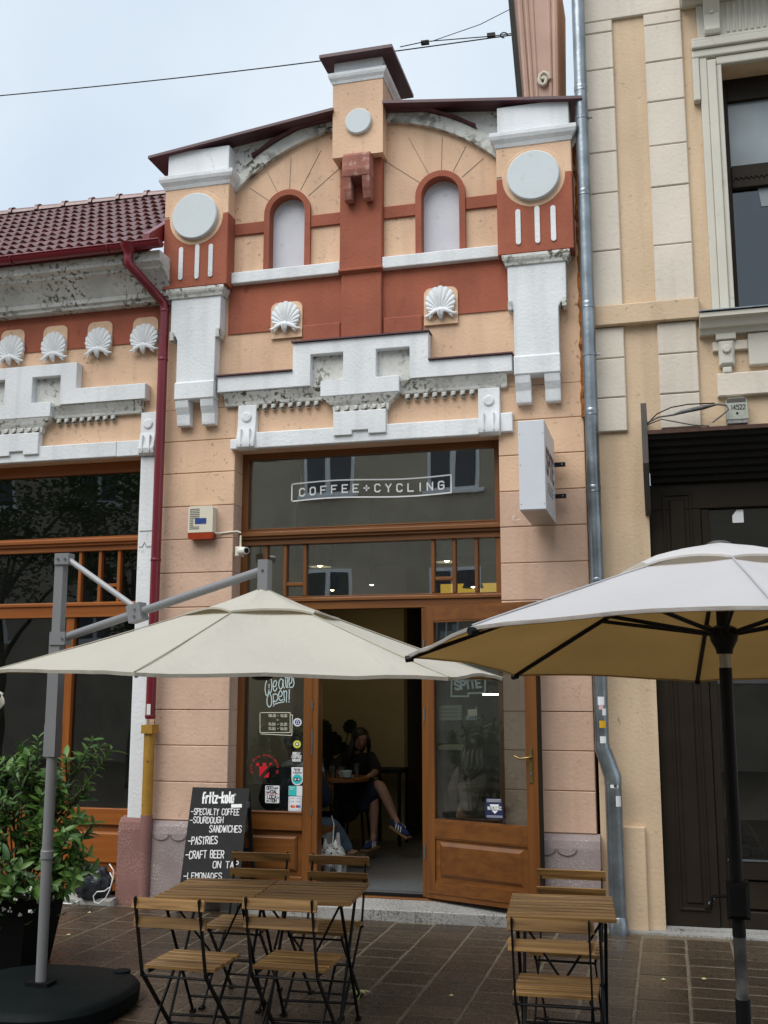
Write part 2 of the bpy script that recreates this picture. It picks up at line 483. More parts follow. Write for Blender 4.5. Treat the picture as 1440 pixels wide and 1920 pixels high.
M_CREAM = mat('cream_rendering', (0.68, 0.615, 0.525), 0.88, 0.09, 1.6, 0.3, 40, spots=0.25, scol=(0.2,0.17,0.12,1), sscale=24, streak=0.2, cracks=0.4)
M_TAN = mat('tan_rendering', (0.635, 0.48, 0.325), 0.9, 0.11, 1.5, 0.35, 40, spots=0.5, scol=DIRT, sscale=22, streak=0.26, cracks=0.5)
M_CREAMW = mat('cream_stone_trim', (0.60, 0.575, 0.50), 0.85, 0.05, 3, 0.15, 50, spots=0.25, scol=(0.15,0.13,0.1,1))
M_DKBROWN = mat('dark_brown_door_paint', (0.020, 0.0145, 0.0095), 0.55, spec=0.16, var=0.2, scale=4, bump=0.08, bscale=30, spots=0.6, scol=(0.16,0.14,0.12,1), sscale=9, smin=0.70)
M_HOOD = mat('dark_hood_metal', (0.009, 0.009, 0.008), 0.6, spec=0.25, var=0.2, scale=4, bump=0.05, bscale=30)
M_BLACK = mat('black_steel', (0.006, 0.006, 0.007), 0.5, spec=0.22, var=0.2, scale=10, bump=0.08, bscale=90)
M_GRAPH = mat('grey_powder_coat', (0.20, 0.205, 0.215), 0.38, 0.06, 4, 0.03, 60)
M_PURPLE = mat('terrazzo_lilac', (0.265, 0.215, 0.21), 0.9, 0.12, 3, 0.4, 50, spots=1.0, scol=(0.66,0.62,0.60,1), sscale=150, smin=0.56)
M_ROSE = mat('terrazzo_rose', (0.235, 0.115, 0.10), 0.9, 0.2, 3, 0.4, 50, spots=1.0, scol=(0.48,0.36,0.32,1), sscale=150, smin=0.56)
M_STONE = mat('wet_paving_stone', (0.078, 0.054, 0.034), 0.28, 0.45, 5, 0.5, 22, spots=0.5, scol=(0.03,0.026,0.022,1), sscale=24, rnd=0.8, spec=0.34, stain=0.45)
M_JOINT = mat('sandy_joint', (0.14, 0.112, 0.074), 0.8, 0.25, 9, 0.5, 70)
M_GRANITE = mat('granite_step', (0.32, 0.315, 0.30), 0.75, 0.15, 4, 0.3, 80, spots=0.9, scol=(0.09,0.085,0.08,1), sscale=85, smin=0.5)
M_SLAT = wood('oiled_acacia_slat', (0.19, 0.098, 0.032, 1), (0.52, 0.305, 0.112, 1), 0.42, 'X', 0.5, 1.0, 0.45, 0.5)
M_CHALK = mat('blackboard', (0.006, 0.006, 0.007), 0.75, 0.3, 6, 0.05, 50)
M_CHALKW = mat('chalk_white', (0.80, 0.80, 0.80), 0.9, 0.1, 30, 0.0)
M_PRINTW = mat('white_print', (0.80, 0.82, 0.82), 0.6, 0.02, 5, 0.0)
M_PRINTP = mat('pale_vinyl_print', (0.50, 0.62, 0.62), 0.6, 0.03, 5, 0.0)
M_PRINTC = mat('cream_vinyl_print', (0.62, 0.62, 0.50), 0.6, 0.03, 5, 0.0)
M_PRINTK = mat('black_print', (0.01, 0.01, 0.012), 0.6, 0.02, 5, 0.0)
M_PRINTR = mat('red_print', (0.56, 0.004, 0.018), 0.6, 0.02, 5, 0.0)
M_PLASTICW = mat('white_plastic', (0.70, 0.70, 0.66), 0.45, 0.05, 6, 0.0)
# ------------------------------------------------------------------ pavement: one ground sheet and single stones
random.seed(7)
g = MB(); g.box(-60, 60, -60, 40, -0.30, -0.0022)
pavement = obj('pavement', g, M_JOINT, kind='structure')
def stone_mesh():
    b = MB(); c = 0.035
    a = [(-.5,-.5),(.5,-.5),(.5,.5),(-.5,.5)]; i = [(-.5+c,-.5+c),(.5-c,-.5+c),(.5-c,.5-c),(-.5+c,.5-c)]
    v = [(p[0],p[1],-1) for p in a] + [(p[0],p[1],-.12) for p in a] + [(p[0],p[1],0) for p in i]
    f = [(8,9,10,11)]
    for k in range(4):
        n = (k+1) % 4; f += [(k,n,4+n,4+k),(4+k,4+n,8+n,8+k)]
    b.add(v, f); return mesh_of(b, 'paving_stone', M_STONE)
stone_me = stone_mesh()
far = MB()
xx = -6.3; colw = 0.302
col_i = 0
cells = []
while xx < 3.2:
    y = -0.05 - random.random()*0.2
    w = colw + random.uniform(-.008, .008)
    while y > -7.0:
        l = random.choice([.19, .21, .23, .26, .30]) + random.uniform(-.01, .01)
        cells.append((xx, w, y, l)); y -= l
    xx += w
def in_view(x, y):
    v = Vector((x, y, 0)) - CAM; z = v.dot(_F)
    px, py = 720 + FPX*v.dot(_R)/z, 960 - FPX*v.dot(_U)/z
    return -40 < px < 1480 and py < 1960
for (x, w, y, l) in cells:
    cx, cy = x + w/2, y - l/2
    dz = random.uniform(-.0008, .002)
    if in_view(cx, cy):
        placed('paving_stone', stone_me, pavement, (cx, cy, dz), (random.uniform(-.005,.005), random.uniform(-.004,.004), random.uniform(-.01,.01)), (w-.017, l-.015, .02))
    else:
        far.box(x+.006, x+w-.006, y-l+.0055, y-.0055, -.02, dz)
far_o = obj('paving_stones_out_of_sight', far, M_STONE, pavement, kind='stuff')
far_o.name = 'paving_stone_field'
kg = MB()
kx = -6.4
while kx < 3.0:
    L_ = random.uniform(.5, .9)
    kx += L_
# rough stone fillet where the pavement meets the walls
fil = MB()
for x0_, x1_ in ((-7.0, -4.5), (-0.55, 3.0)):
    fil.box(x0_, x1_, -0.10, 0.1, -0.02, 0.012)
obj('wall_foot_strip', fil, M_GRANITE, pavement)

# ------------------------------------------------------------------ the café house
XC = -2.405
cafe = thing('coffee_house', (XC, 0.0, 0.0), 'narrow peach and terracotta gabled café house with white stucco trim', 'building')
def cpart(name, mb, m, parent=None, **k):
    return obj(name, mb, m, parent or cafe, **k)

AZ, AR = 4.99, 1.69              # centre height and radius of the gable arch
def arc_pts(r, u0, u1, n=24):
    return [(XC + u0 + (u1-u0)*i/n, AZ + math.sqrt(max(0, r*r - (u0 + (u1-u0)*i/n)**2))) for i in range(n+1)]
NU, NW, NI = 0.693, 0.165, 0.217  # niche offset, opening half width, surround half width
NB, NS = 5.41, 5.936              # niche sill and spring line
def arch_outline(xc, hw, zb, zs, n=14, r=None):
    p = [(xc-hw, zb), (xc+hw, zb)]
    return p + [(xc + hw*math.cos(math.pi*i/n), zs + hw*math.sin(math.pi*i/n)) for i in range(n+1)]
wall = MB()
outer = [(XC-1.825, 4.2), (XC-1.15, 4.2), (XC-1.15, 3.80), (XC+1.155, 3.80), (XC+1.155, 4.2), (XC+1.845, 4.2), (XC+1.845, 6.2)]
top = arc_pts(AR+0.05, -1.2, 1.2)
outer += [(XC+1.2, 6.21)] + [p for p in reversed(top)] + [(XC-1.2, 6.21), (XC-1.825, 6.2)]
wall.prism(outer, 0.0, 0.34, [arch_outline(XC-NU, NW+.012, NB-.06, NS), arch_outline(XC+NU, NW+.012, NB-.06, NS)])
cpart('gable_wall', wall, M_PEACH)
core = MB()
core.box(-4.228, -3.56, .013, .34, 0.0, 4.2); core_l = cpart('pier_core', core, M_PEACH)
core = MB()
core.box(-1.246, -.566, .013, .34, 0.0, 4.2); core_r = cpart('pier_core', core, M_PEACH)
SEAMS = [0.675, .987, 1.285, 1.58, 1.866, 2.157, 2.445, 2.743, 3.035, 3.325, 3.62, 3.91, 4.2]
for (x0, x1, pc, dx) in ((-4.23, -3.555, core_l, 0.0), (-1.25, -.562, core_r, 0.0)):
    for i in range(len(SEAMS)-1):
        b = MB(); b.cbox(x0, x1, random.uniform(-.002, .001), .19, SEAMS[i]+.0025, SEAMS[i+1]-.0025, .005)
        cpart('plaster_block', b, M_PINKLIT if SEAMS[i] < 3.3 else M_PEACH, pc)  # lower rows carry the pinker light as colour
# plinths
def plinth(x0, x1, m, root, top=.675, y0=-.075):
    b = MB()
    prof = [(.02, 0), (y0-.012, 0), (y0, top-.10), (y0+.012, top-.045), (y0+.04, top-.012), (.02, top)]
    b.sweepx(prof, x0, x1)
    return obj('plinth', b, m, root)
pl = plinth(-4.205, -3.53, M_PURPLE, cafe)
pr = plinth(-1.20, -.535, M_PURPLE, cafe)
M_SCRATCH = mat('scratched_mortar', (0.17, 0.13, 0.13), 0.9, 0.1, 5, 0)
for (x0, n, pp) in ((-4.17, 4, pl), (-1.16, 3, pr)):      # scratched scallops under the plinth's top
    for i in range(n):
        b = MB(); c = x0 + .07 + i*.155
        b.tube([(c + .07*math.cos(a), -.083, .57 + .045*math.sin(a)) for a in [math.pi*(1+k/8) for k in range(9)]], .0035, 5)
        cpart('scratched_scallop', b, M_SCRATCH, pp)

# niches: blind windows with red surrounds
for s in (-1, 1):
    xc = XC + s*NU
    b = MB(); b.prism(arch_outline(xc, NI, NB, NS, 20), -.035, -.001, [arch_outline(xc, NW-.003, NB+.0, NS, 20)[:]])
    b2 = MB()
    o = arch_outline(xc, NI, NB, NS, 20); i_ = arch_outline(xc, NW, NB, NS, 20)
    n = len(o)
    v = [(p[0], -.035, p[1]) for p in o] + [(p[0], -.035, p[1]) for p in i_] + [(p[0], .0, p[1]) for p in o] + [(p[0], .075, p[1]) for p in i_]
    f = []
    for k in range(1, n):
        j = (k+1) % n
        f += [(k, j, n+j, n+k), (k, 2*n+k, 2*n+j, j), (n+k, n+j, 3*n+j, 3*n+k)]
    b2.add(v, f)
    nic = cpart('blind_window', b2, M_RED, smooth=40)
    b = MB(); b.prism(arch_outline(xc, NW+.011, NB-.02, NS, 20), .07, .12)
    cpart('blind_panel', b, M_NICHE, nic)
    # impost bands left and right of the niche
    for (a, c) in ((xc-(.29 if s > 0 else .28), xc-NI), (xc+NI, xc+(.28 if s > 0 else .29))):
        if s < 0 and a < xc: a = XC-1.2
        if s < 0 and a > xc: c = XC-.19
        if s > 0 and a < xc: a = XC+.19
        if s > 0 and a > xc: c = XC+1.2
        b = MB(); b.cbox(a, c, -.022, .0, 5.775, 5.885, .004); cpart('impost_band', b, M_RED)
    # joints scored into the plaster around the arch
    for ang in (38, 62, 88, 116, 142):
        a = rad(ang); r0 = NI + .02; d = Vector((math.cos(a), 0, math.sin(a)))
        p0 = Vector((xc, -.0015, NS)) + d*r0
        r1 = r0
        while True:
            q = Vector((xc, 0, NS)) + d*(r1+.02); du = q.x - XC
            if abs(du) < .20 or abs(du) > 1.17 or q.z > AZ + math.sqrt(AR*AR-du*du) - .05 or r1 > .62: break
            r1 += .02
        p1 = Vector((xc, -.0015, NS)) + d*r1
        b = MB(); b.bar(p0, p1, .0035, .003, (0,1,0)); cpart('scored_joint', b, M_SCRATCH)
# arch moulding, spandrels, bands
b = MB()
lo = arc_pts(AR, -1.2, 1.2, 40); hi = arc_pts(AR+.115, -1.2, 1.2, 40)
b.prism(lo + list(reversed(hi)), -.05, -.0015)
M_MOSS2 = mat('mossy_arch', (0.56,0.565,0.53), 0.9, 0.2, 5, 0.5, 45, spots=1.0, scol=(0.06,0.055,0.03,1), sscale=17, smin=0.47, stain=0.35)
cpart('arch_moulding', b, M_MOSS2, smooth=30)
def roof_z(u): return 6.535 + (2.0-abs(u))*0.124
for s in (-1, 1):
    us = [.22 + (1.3-.22)*i/14 for i in range(15)]
    p = [(XC+s*u, AZ + math.sqrt((AR+.10)**2-u*u)) for u in us] + [(XC+s*u, roof_z(u)+.012) for u in reversed(us)]
    b = MB(); b.prism(p, -.02, .25); cpart('spandrel', b, M_MOSSY)
# red frieze (its lower middle dips between the shells) and the white sill bands
for s in (-1, 1):
    b = MB(); b.cbox(min(XC+s*.19, XC+s*1.2), max(XC+s*.19, XC+s*1.2), -.07, 0, 5.302, 5.408, .006); cpart('sill_band', b, M_WHITE)
fr = MB()
fr.prism([(XC-1.24, 4.855), (XC-.535, 4.855), (XC-.535, 4.66), (XC+.53, 4.66), (XC+.53, 4.855), (XC+1.27, 4.855), (XC+1.27, 5.305), (XC-1.24, 5.305)], -.012, -.0005)
cpart('frieze', fr, M_RED)
for s in (-1, 1):
    b = MB(); b.cbox(min(XC+s*.19, XC+s*.533), max(XC+s*.19, XC+s*.533), -.035, -.011, 4.66, 4.872, .01); cpart('frieze_apron', b, M_RED)
# middle strip, its ledge and corbel, chimney
b = MB(); b.cbox(XC-.19, XC+.19, -.075, 0, 5.32, 6.40, .008); strip = cpart('middle_strip', b, M_RED)
b = MB(); b.cbox(XC-.18, XC+.18, -.055, 0, 4.66, 5.30, .008); cpart('strip_foot', b, M_RED, strip)
b = MB(); b.sweepx([(0, 5.285), (-.06, 5.285), (-.095, 5.305), (-.095, 5.32), (-.085, 5.328), (0, 5.328)], XC-.195, XC+.195); cpart('strip_ledge', b, M_RED, strip)
M_OLDRED = mat('bleached_red_paint', (0.34, 0.135, 0.10), 0.9, 0.25, 8, 0.4, 40, streak=0.3, spots=0.8, scol=(0.52,0.36,0.31,1), sscale=16, smin=0.55)
b = MB()
b.sweepx([(-.07, 6.325), (-.20, 6.325), (-.225, 6.29), (-.235, 6.16), (-.225, 6.10), (-.07, 6.09)], XC-.125, XC+.12)
cb = cpart('corbel', b, M_OLDRED)
for s in (-1, 1):
    b = MB(); x = XC + s*.085
    b.sweepx([(-.07, 6.092), (-.222, 6.102), (-.20, 6.00), (-.165, 5.915), (-.12, 5.90), (-.07, 5.93)], x-.037, x+.034); cpart('corbel_foot', b, M_OLDRED, cb)
ch = MB(); ch.box(XC-.235, XC+.22, -.16, .0, 6.322, 7.02); ch.box(XC-.232, XC+.217, .0, .45, 6.6, 7.02)
chim = cpart('chimney', ch, M_PEACH)
def cap_moulding(x0, x1, y0, y1, z0, z1, fl, m, parent, name='cap_moulding'):
    """flared cornice round a pillar: rings of the pillar's outline growing outwards"""
    b = MB(); rings = []
    prof = [(0, 0), (.004, .0), (fl*.35, .25), (fl*.8, .5), (fl, .72), (fl, 1.0), (0, 1.0)]
    for e, t in prof:
        z = z0 + (z1-z0)*t
        rings.append([(x0-e, y0-e, z), (x1+e, y0-e, z), (x1+e, y1, z), (x0-e, y1, z)])
    v = [p for r in rings for p in r]; f = []
    for i in range(len(rings)-1):
        for k in range(4):
            n = (k+1) % 4; f.append((4*i+k, 4*i+n, 4*i+4+n, 4*i+4+k))
    f += [(0,3,2,1), tuple(4*(len(rings)-1)+k for k in range(4))]
    b.add(v, f); return obj(name, b, m, parent)
cap_moulding(XC-.237, XC+.222, -.162, .45, 7.015, 7.112, .035, M_WHITE, chim)
b = MB(); b.box(XC-.228, XC+.213, -.153, .44, 7.112, 7.235); cpart('cap_block', b, M_WHITE, chim)
b = MB()   # folded sheet-metal cover with a ridge
z = 7.225
v = [(XC-.33,-.27,z),(XC+.33,-.27,z),(XC+.33,.56,z),(XC-.33,.56,z),(XC-.33,-.27,z+.03),(XC+.33,-.27,z+.03),(XC+.33,.56,z+.03),(XC-.33,.56,z+.03),(XC,-.27+.25,z+.10),(XC,.56-.2,z+.10)]
b.add(v, [(0,3,2,1),(0,1,5,4),(1,2,6,5),(2,3,7,6),(3,0,4,7),(4,5,8),(5,6,9,8),(6,7,9),(7,4,8,9)])
cpart('chimney_cover', b, M_ROOFRED, chim)
def disc(x, y0, z, r, th, m, parent, name='round_boss', n=40):
    b = MB(); b.lathe((x, y0, z), [(r, 0), (r, th-.008), (r-.008, th)], n, 'Y'); return obj(name, b, m, parent, smooth=35)
disc(-2.40, -.158, 6.628, .118, .035, M_DISC, chim)
# corner pillars
for s in (-1, 1):
    x0, x1 = sorted((XC+s*1.20, XC+s*1.82)); xm = XC + s*1.508
    b = MB(); b.cbox(x0, x1, -.16, .02, 5.935, 6.215, .006); pil = cpart('corner_pillar', b, M_PEACH)
    b = MB(); b.cbox(x0, x1, -.162, .02, 5.272, 5.937, .006); cpart('red_pillar_block', b, M_RED, pil)
    disc(xm, -.158, 5.923, .262, .0085, M_PEACH, pil, 'boss_ring')
    disc(xm, -.166, 5.923, .216, .045, M_DISC, pil)
    for du, za, zb in ((-.135, 5.345, 5.655), (.022, 5.34, 5.665), (.152, 5.345, 5.655)):
        b = MB(); hw = .021; xs = xm + du
        p = [(xs + hw*math.cos(a), za + hw + hw*math.sin(a)) for a in [math.pi + math.pi*i/6 for i in range(7)]] + [(xs + hw*math.cos(a), zb - hw + hw*math.sin(a)) for a in [math.pi*i/6 for i in range(7)]]
        b.prism(p, -.172, -.16); cpart('white_slot', b, M_WHITE, pil)
    b = MB(); b.bar((x0+.002, -.1615, 5.955), (xm-.265, -.1615, 5.955), .004, .006); cpart('scored_joint', b, M_SCRATCH, pil)
    cap_moulding(x0, x1, -.162, .02, 6.213, 6.335, .05, M_WHITE, pil)
    b = MB(); b.box(x0+.012, x1-.012, -.15, .03, 6.335, roof_z(1.8)+.03); cpart('cap_block', b, M_WHITE, pil)
    # white pilaster hanging below the pillar
    a0, a1 = sorted((XC+s*1.27, XC+s*1.745)); e0, e1 = sorted((XC+s*1.315, XC+s*1.675))
    pr_ = MB()
    p = [(e0, 4.265), (e1, 4.265), (e1+.003, 4.80), (e1+.02, 4.84), (a1-.004, 4.86), (a1, 4.93), (a1, 5.19), (a0, 5.19), (a0, 4.93), (a0+.004, 4.86), (e0-.02, 4.84), (e0-.003, 4.80)]
    pr_.prism(p, -.12, .0); sh = cpart('hanging_pilaster', pr_, M_WHITE)
    cap_moulding(a0-.01, a1+.01, -.13, .0, 5.185, 5.272, .03, M_MOSSY, sh)
    b = MB(); b.sweepx([(.0, 4.25), (-.13, 4.25), (-.138, 4.262), (-.138, 4.40), (-.128, 4.415), (0, 4.415)], e0-.006, e1+.006); cpart('pilaster_foot', b, M_WHITE, sh)
    for side in (-1, 1):
        xe = a1 if side > 0 else a0
        b = MB(); b.box(min(xe, xe-side*.035), max(xe, xe-side*.035), -.14, -.02, 4.80, 4.885); cpart('pilaster_ear', b, M_MOSSY, sh)
        xk = (e0+.062) if side < 0 else (e1-.062)
        b = MB(); b.sweepx([(.0, 4.252), (-.128, 4.252), (-.115, 4.19), (-.085, 4.13), (-.075, 4.05), (-.07, 4.03), (0, 4.03)], xk-.062, xk+.062); cpart('pilaster_bracket', b, M_WHITE, sh)
    # roof sheet over the half gable
    rz = MB(); u0, u1 = (1.99 if s < 0 else 1.925), .225
    za, zb = roof_z(u0), roof_z(u1)
    xa, xb = XC+s*u0, XC+s*u1
    v = []
    for (x, z_) in ((xa, za), (xb, zb)):
        for (y, dz) in ((-.20, 0), (-.20, .026), (.75, .026), (.75, 0)):
            v.append((x, y, z_+dz))
    rz.add(v, [(0,1,2,3),(7,6,5,4),(0,4,5,1),(1,5,6,2),(2,6,7,3),(3,7,4,0)])
    sheet = cpart('roof_sheet', rz, M_ROOFRED)
    n = 12; v = []
    for i in range(n+1):
        u = .235 + (1.02-.235)*i/n
        zt = AZ + math.sqrt((AR+.115)**2-u*u) + .004
        zt = min(zt, roof_z(u) - .01)
        sag = .012*math.sin(i*1.9)
        for (y, dz) in ((-.075+sag*.6, 0), (-.095+sag, .022), (.1, .022), (.1, 0)): v.append((XC+s*u, y, zt+dz))
    f = [(4*i+k, 4*i+(k+1) % 4, 4*i+4+(k+1) % 4, 4*i+4+k) for i in range(n) for k in range(4)] + [(0,1,2,3), (4*n+3,4*n+2,4*n+1,4*n)]
    b = MB(); b.add(v, f); cpart('arch_flashing', b, M_ROOFRED)

# shells
def shell_mesh():
    b = MB(); na, nr = 117, 8; v = []; ro = .132; pz = -.078
    for j in range(nr+1):
        t = j/nr
        for i in range(na+1):
            a = rad(-14 + 208*i/na)
            d = (math.cos(a), math.sin(a)); bb = d[1]*pz; r_e = -bb + math.sqrt(bb*bb - pz*pz + ro*ro)
            rib = abs(math.sin(math.pi*13*i/na))**.7
            r = (.012 + t*(r_e-.012))*(1 + .05*rib*t - .03)
            depth = -(.020 + .034*math.sin(t*math.pi*.8) + .013*rib*min(1, t*1.6)*(1-.3*t))
            v.append((r*d[0], depth, pz + r*d[1]))
    for i in range(na+1):
        p = v[nr*(na+1)+i]; v.append((p[0], 0.0, p[2]))
    f = []
    for j in range(nr+1):
        for i in range(na):
            a = j*(na+1)+i; f.append((a, a+1, a+na+2, a+na+1))
    f.append(tuple(range(na+1)))
    b.add(v, f); return mesh_of(b, 'shell_ornament', M_WHITE, 50)
def swag_mesh():
    b = MB()
    for s in (-1, 1):
        b.tube([(0,-.035,-.075),(s*.03,-.055,-.078),(s*.07,-.05,-.098),(s*.105,-.035,-.115),(s*.14,-.02,-.112)], [.014,.021,.017,.016,.006], 8)
        b.tube([(s*.06,-.045,-.092),(s*.085,-.04,-.125),(s*.10,-.02,-.145)], [.012,.013,.005], 7)
    b.tube([(0,-.035,-.06),(0,-.06,-.088),(0,-.05,-.12),(0,-.025,-.155)], [.02,.032,.026,.006], 8)
    return mesh_of(b, 'leaf_swag', M_WHITE, 60)
SHELL, SWAG = shell_mesh(), swag_mesh()
def shell(x, z, root, w=.145, zt=5.10, zb=4.775, y=-.014):
    b = MB(); r = .06
    p = [(x-w, zb), (x+w, zb)] + [(x+w-r+r*math.cos(a), zt-r+r*math.sin(a)) for a in [math.pi/2*i/5 for i in range(6)]] + [(x-w+r-r*math.sin(a), zt-r+r*math.cos(a)) for a in [math.pi/2*i/5 for i in range(6)]]
    b.prism(p, y-.012, y+.002); pq = obj('shell_plaque', b, M_PEACH, root)
    placed('shell_ornament', SHELL, pq, (x, y-.012, z), (0, random.uniform(-.05,.05), 0), (random.uniform(.95,1.04), .62, random.uniform(.96,1.04)))
    placed('leaf_swag', SWAG, pq, (x, y-.012, z), (0, random.uniform(-.05,.05), 0), (1, .75, 1))
shell(XC-.686, 4.965, cafe); shell(XC+.69, 4.965, cafe)

# stepped cornice with dentils, consoles and lintel band: the two houses share the design
def dentil_mesh():
    b = MB(); b.cbox(-.021, .021, -.05, .0, -.024, .024, .012); return mesh_of(b, 'dentil', mat('grimy_dentil', (0.50,0.50,0.475), 0.9, 0.3, 9, 0.5, 45, spots=1.0, scol=(0.08,0.07,0.04,1), sscale=26, smin=0.5))
DENTIL = dentil_mesh()
def cornice(root, xc, right_only=False):
    yf = -.10
    P = [(-1.29,4.302),(-.435,4.302),(-.435,4.577),(-.145,4.577),(-.145,4.338),(-.345,4.338),(-.345,4.198),(.345,4.198),(.345,4.338),(.145,4.338),(.145,4.577),(.435,4.577),(.435,4.302),(1.29,4.302),(1.29,4.444),(.597,4.444),(.597,4.692),(-.597,4.692),(-.597,4.444),(-1.29,4.444)]
    b = MB(); b.prism([(xc+u, z) for u, z in P], yf, .0); cor = obj('stepped_cornice', b, M_WHITE, root)
    for (u0, u1, z) in ((-1.30,-.597,4.444), (-.607,.607,4.692), (.597,1.30,4.444)):
        if root is cafe:
            b = MB(); b.box(xc+u0, xc+u1, yf-.022, .0, z+.0015, z+.013); obj('cap_flashing', b, M_ROOFRED, cor)
    for s in (-1, 1):
        u0, u1 = sorted((s*.14, s*.44))
        b = MB(); b.box(xc+u0, xc+u1, -.035, -.001, 4.302, 4.59); obj('recess_panel', b, M_MOSSY, cor)
        u0, u1 = sorted((s*.345, s*1.24))
        b = MB(); b.sweepx([(0, 4.303), (yf+.012, 4.3015), (yf+.02, 4.285), (-.06, 4.25), (-.045, 4.215), (-.04, 4.185), (0, 4.185)], xc+u0, xc+u1); obj('cove_moulding', b, M_MOSSY, cor)
        for i in range(8):
            placed('dentil', DENTIL, cor, (xc+s*(.40+.078*i), -.001, 4.160))
        # side console with roundel
        ua, ub = (-1.108, -.94) if s < 0 else (1.0, 1.178)
        if right_only and s < 0: continue
        b = MB(); b.sweepx([(0, 3.79), (-.06, 3.79), (-.085, 3.81), (-.095, 3.85), (-.075, 3.93), (-.06, 4.0), (-.055, 4.185), (0, 4.185)], xc+ua, xc+ub); con = obj('console', b, M_WHITE, root, smooth=30)
        disc(xc+(ua+ub)/2, -.054, 4.075, .046, .018, M_WHITE, con, 'roundel', 20)
        for q in (-.04, .04):
            b = MB(); b.box(xc+(ua+ub)/2+q-.006, xc+(ua+ub)/2+q+.006, -.10, -.06, 3.82, 3.97); obj('console_rib', b, M_WHITE, con)
        xe0, xe1 = sorted((xc+(ub if s > 0 else ua), xc+(ub+.1 if s > 0 else ua-.07)))
        b = MB(); b.cbox(xe0, xe1, -.05, 0, 3.80+(.0 if s < 0 else .01), 3.89+(0 if s < 0 else .08), .006); obj('lintel_ear', b, M_WHITE, con)
    # middle console under the T block
    b = MB(); rings = []
    for (hw, y, z) in ((.335, yf+.004, 4.199), (.33, yf+.012, 4.18), (.285, -.075, 4.145), (.25, -.06, 4.115), (.243, -.06, 4.06)):
        rings.append([(xc-hw, y, z), (xc+hw, y, z), (xc+hw, 0, z), (xc-hw, 0, z)])
    v = [p for r in rings for p in r]; f = [(4*i+k, 4*i+(k+1) % 4, 4*i+4+(k+1) % 4, 4*i+4+k) for i in range(4) for k in range(4)] + [(0,1,2,3), (19,18,17,16)]
    b.add(v, f); mid = obj('middle_console', b, M_MOSSY, root)
    for i in range(6):
        placed('dentil', DENTIL, mid, (xc-.20+.08*i, -.052, 4.088), (0,0,0), (1,.6,1))
    b = MB()
    b.prism([(xc-.235,3.86),(xc-.07,3.86),(xc-.07,3.895),(xc+.07,3.895),(xc+.07,3.86),(xc+.225,3.86),(xc+.225,4.065),(xc-.235,4.065)], -.078, 0); obj('console_block', b, M_WHITE, mid)
    b = MB()
    b.sweepx([(0, 3.797), (-.05, 3.797), (-.056, 3.803), (-.056, 3.932), (-.05, 3.938), (0, 3.938)], xc-.942 if not right_only else xc-1.4, xc+1.002); obj('lintel_band', b, M_WHITE, root)
    return cor
cornice(cafe, XC)

# ------------------------------------------------------------------ shop front of the café
YF = .18
def bx(name, m, parent, x0, x1, y0, y1, z0, z1, c=.004):
    b = MB(); b.cbox(x0, x1, y0, y1, z0, z1, c); return obj(name, b, m, parent)
fl_, frr = -3.565, -1.255
sf = bx('shop_frame', M_BROWN, cafe, fl_, fl_+.068, YF, .29, .13, 3.81)
bx('frame_post', M_BROWN, sf, frr-.062, frr, YF, .29, .13, 3.81)
bx('frame_head', M_BROWNX, sf, fl_+.069, frr-.063, YF, .29, 3.745, 3.81)
b = MB()
b.sweepx([(.29, 2.985), (.165, 2.985), (.165, 3.03), (.14, 3.035), (.14, 3.05), (.12, 3.06), (.12, 3.085), (.135, 3.092), (.15, 3.10), (.15, 3.112), (.29, 3.118)], fl_+.001, frr-.001); obj('transom_beam', b, M_BROWNX, sf)
b = MB()
b.sweepx([(.29, 2.42), (.165, 2.42), (.165, 2.485), (.15, 2.49), (.15, 2.51), (.165, 2.522), (.29, 2.522)], fl_+.001, frr-.001); obj('door_head', b, M_BROWNX, sf)
def pane(parent, x0, x1, z0, z1, y=.215, m=None, name='pane'):
    b = MB(); b.box(x0, x1, y, y+.006, z0, z1); return obj(name, b, m or M_GLASS, parent)
up = bx('upper_window', M_BROWNX, cafe, fl_+.07, frr-.064, YF+.006, .26, 3.119, 3.132)
pane(up, fl_+.066, frr-.06, 3.118, 3.748)
tr = bx('transom_window', M_BROWNX, cafe, fl_+.07, frr-.064, YF+.006, .26, 2.524, 2.535)
mull = [W(x, 1060, .2).x for x in (499, 535.5, 572.4, 812.4, 852, 894)]
for x in mull: bx('glazing_bar', M_BROWN, tr, x-.0155, x+.0155, YF+.004, .25, 2.537, 2.983)
bx('glazing_bar', M_BROWNX, tr, mull[1]+.0165, mull[2]-.0165, YF+.006, .25, 2.625, 2.655)
bx('glazing_bar', M_BROWNX, tr, mull[3]+.0165, mull[4]-.0165, YF+.006, .25, 2.64, 2.67)
edges = [fl_+.066] + mull + [frr-.06]
for i in range(len(edges)-1): pane(tr, edges[i], edges[i+1], 2.52, 2.99)
# fixed side light left of the door
xs0, xs1 = W(569.5, 1400, .2).x, W(597, 1400, .18).x
sl = bx('side_light', M_BROWN, cafe, xs0, xs1-.052, YF, .27, .13, 2.419)
bx('door_post', M_BROWN, sl, xs1-.050, xs1, YF-.012, .29, .13, 2.419)
bx('side_rail', M_BROWNX, sl, fl_+.069, xs0-.001, YF+.003, .27, .60, .735)
bx('top_rail', M_BROWNX, sl, fl_+.069, xs0-.001, YF+.003, .27, 2.36, 2.419)
bx('kick_rail', M_BROWNX, sl, fl_+.069, xs0-.001, YF+.003, .27, .13, .235)
bx('glass_bead', M_BROWNX, sl, fl_+.07, xs0-.001, YF-.004, YF+.02, .735, .752)
b = MB(); b.box(fl_+.069, xs0, .22, .26, .235, .60); obj('panel_ground', b, M_BROWNX, sl)
bx('raised_panel', M_BROWNX, sl, fl_+.12, xs0-.05, .192, .222, .275, .555, .02)
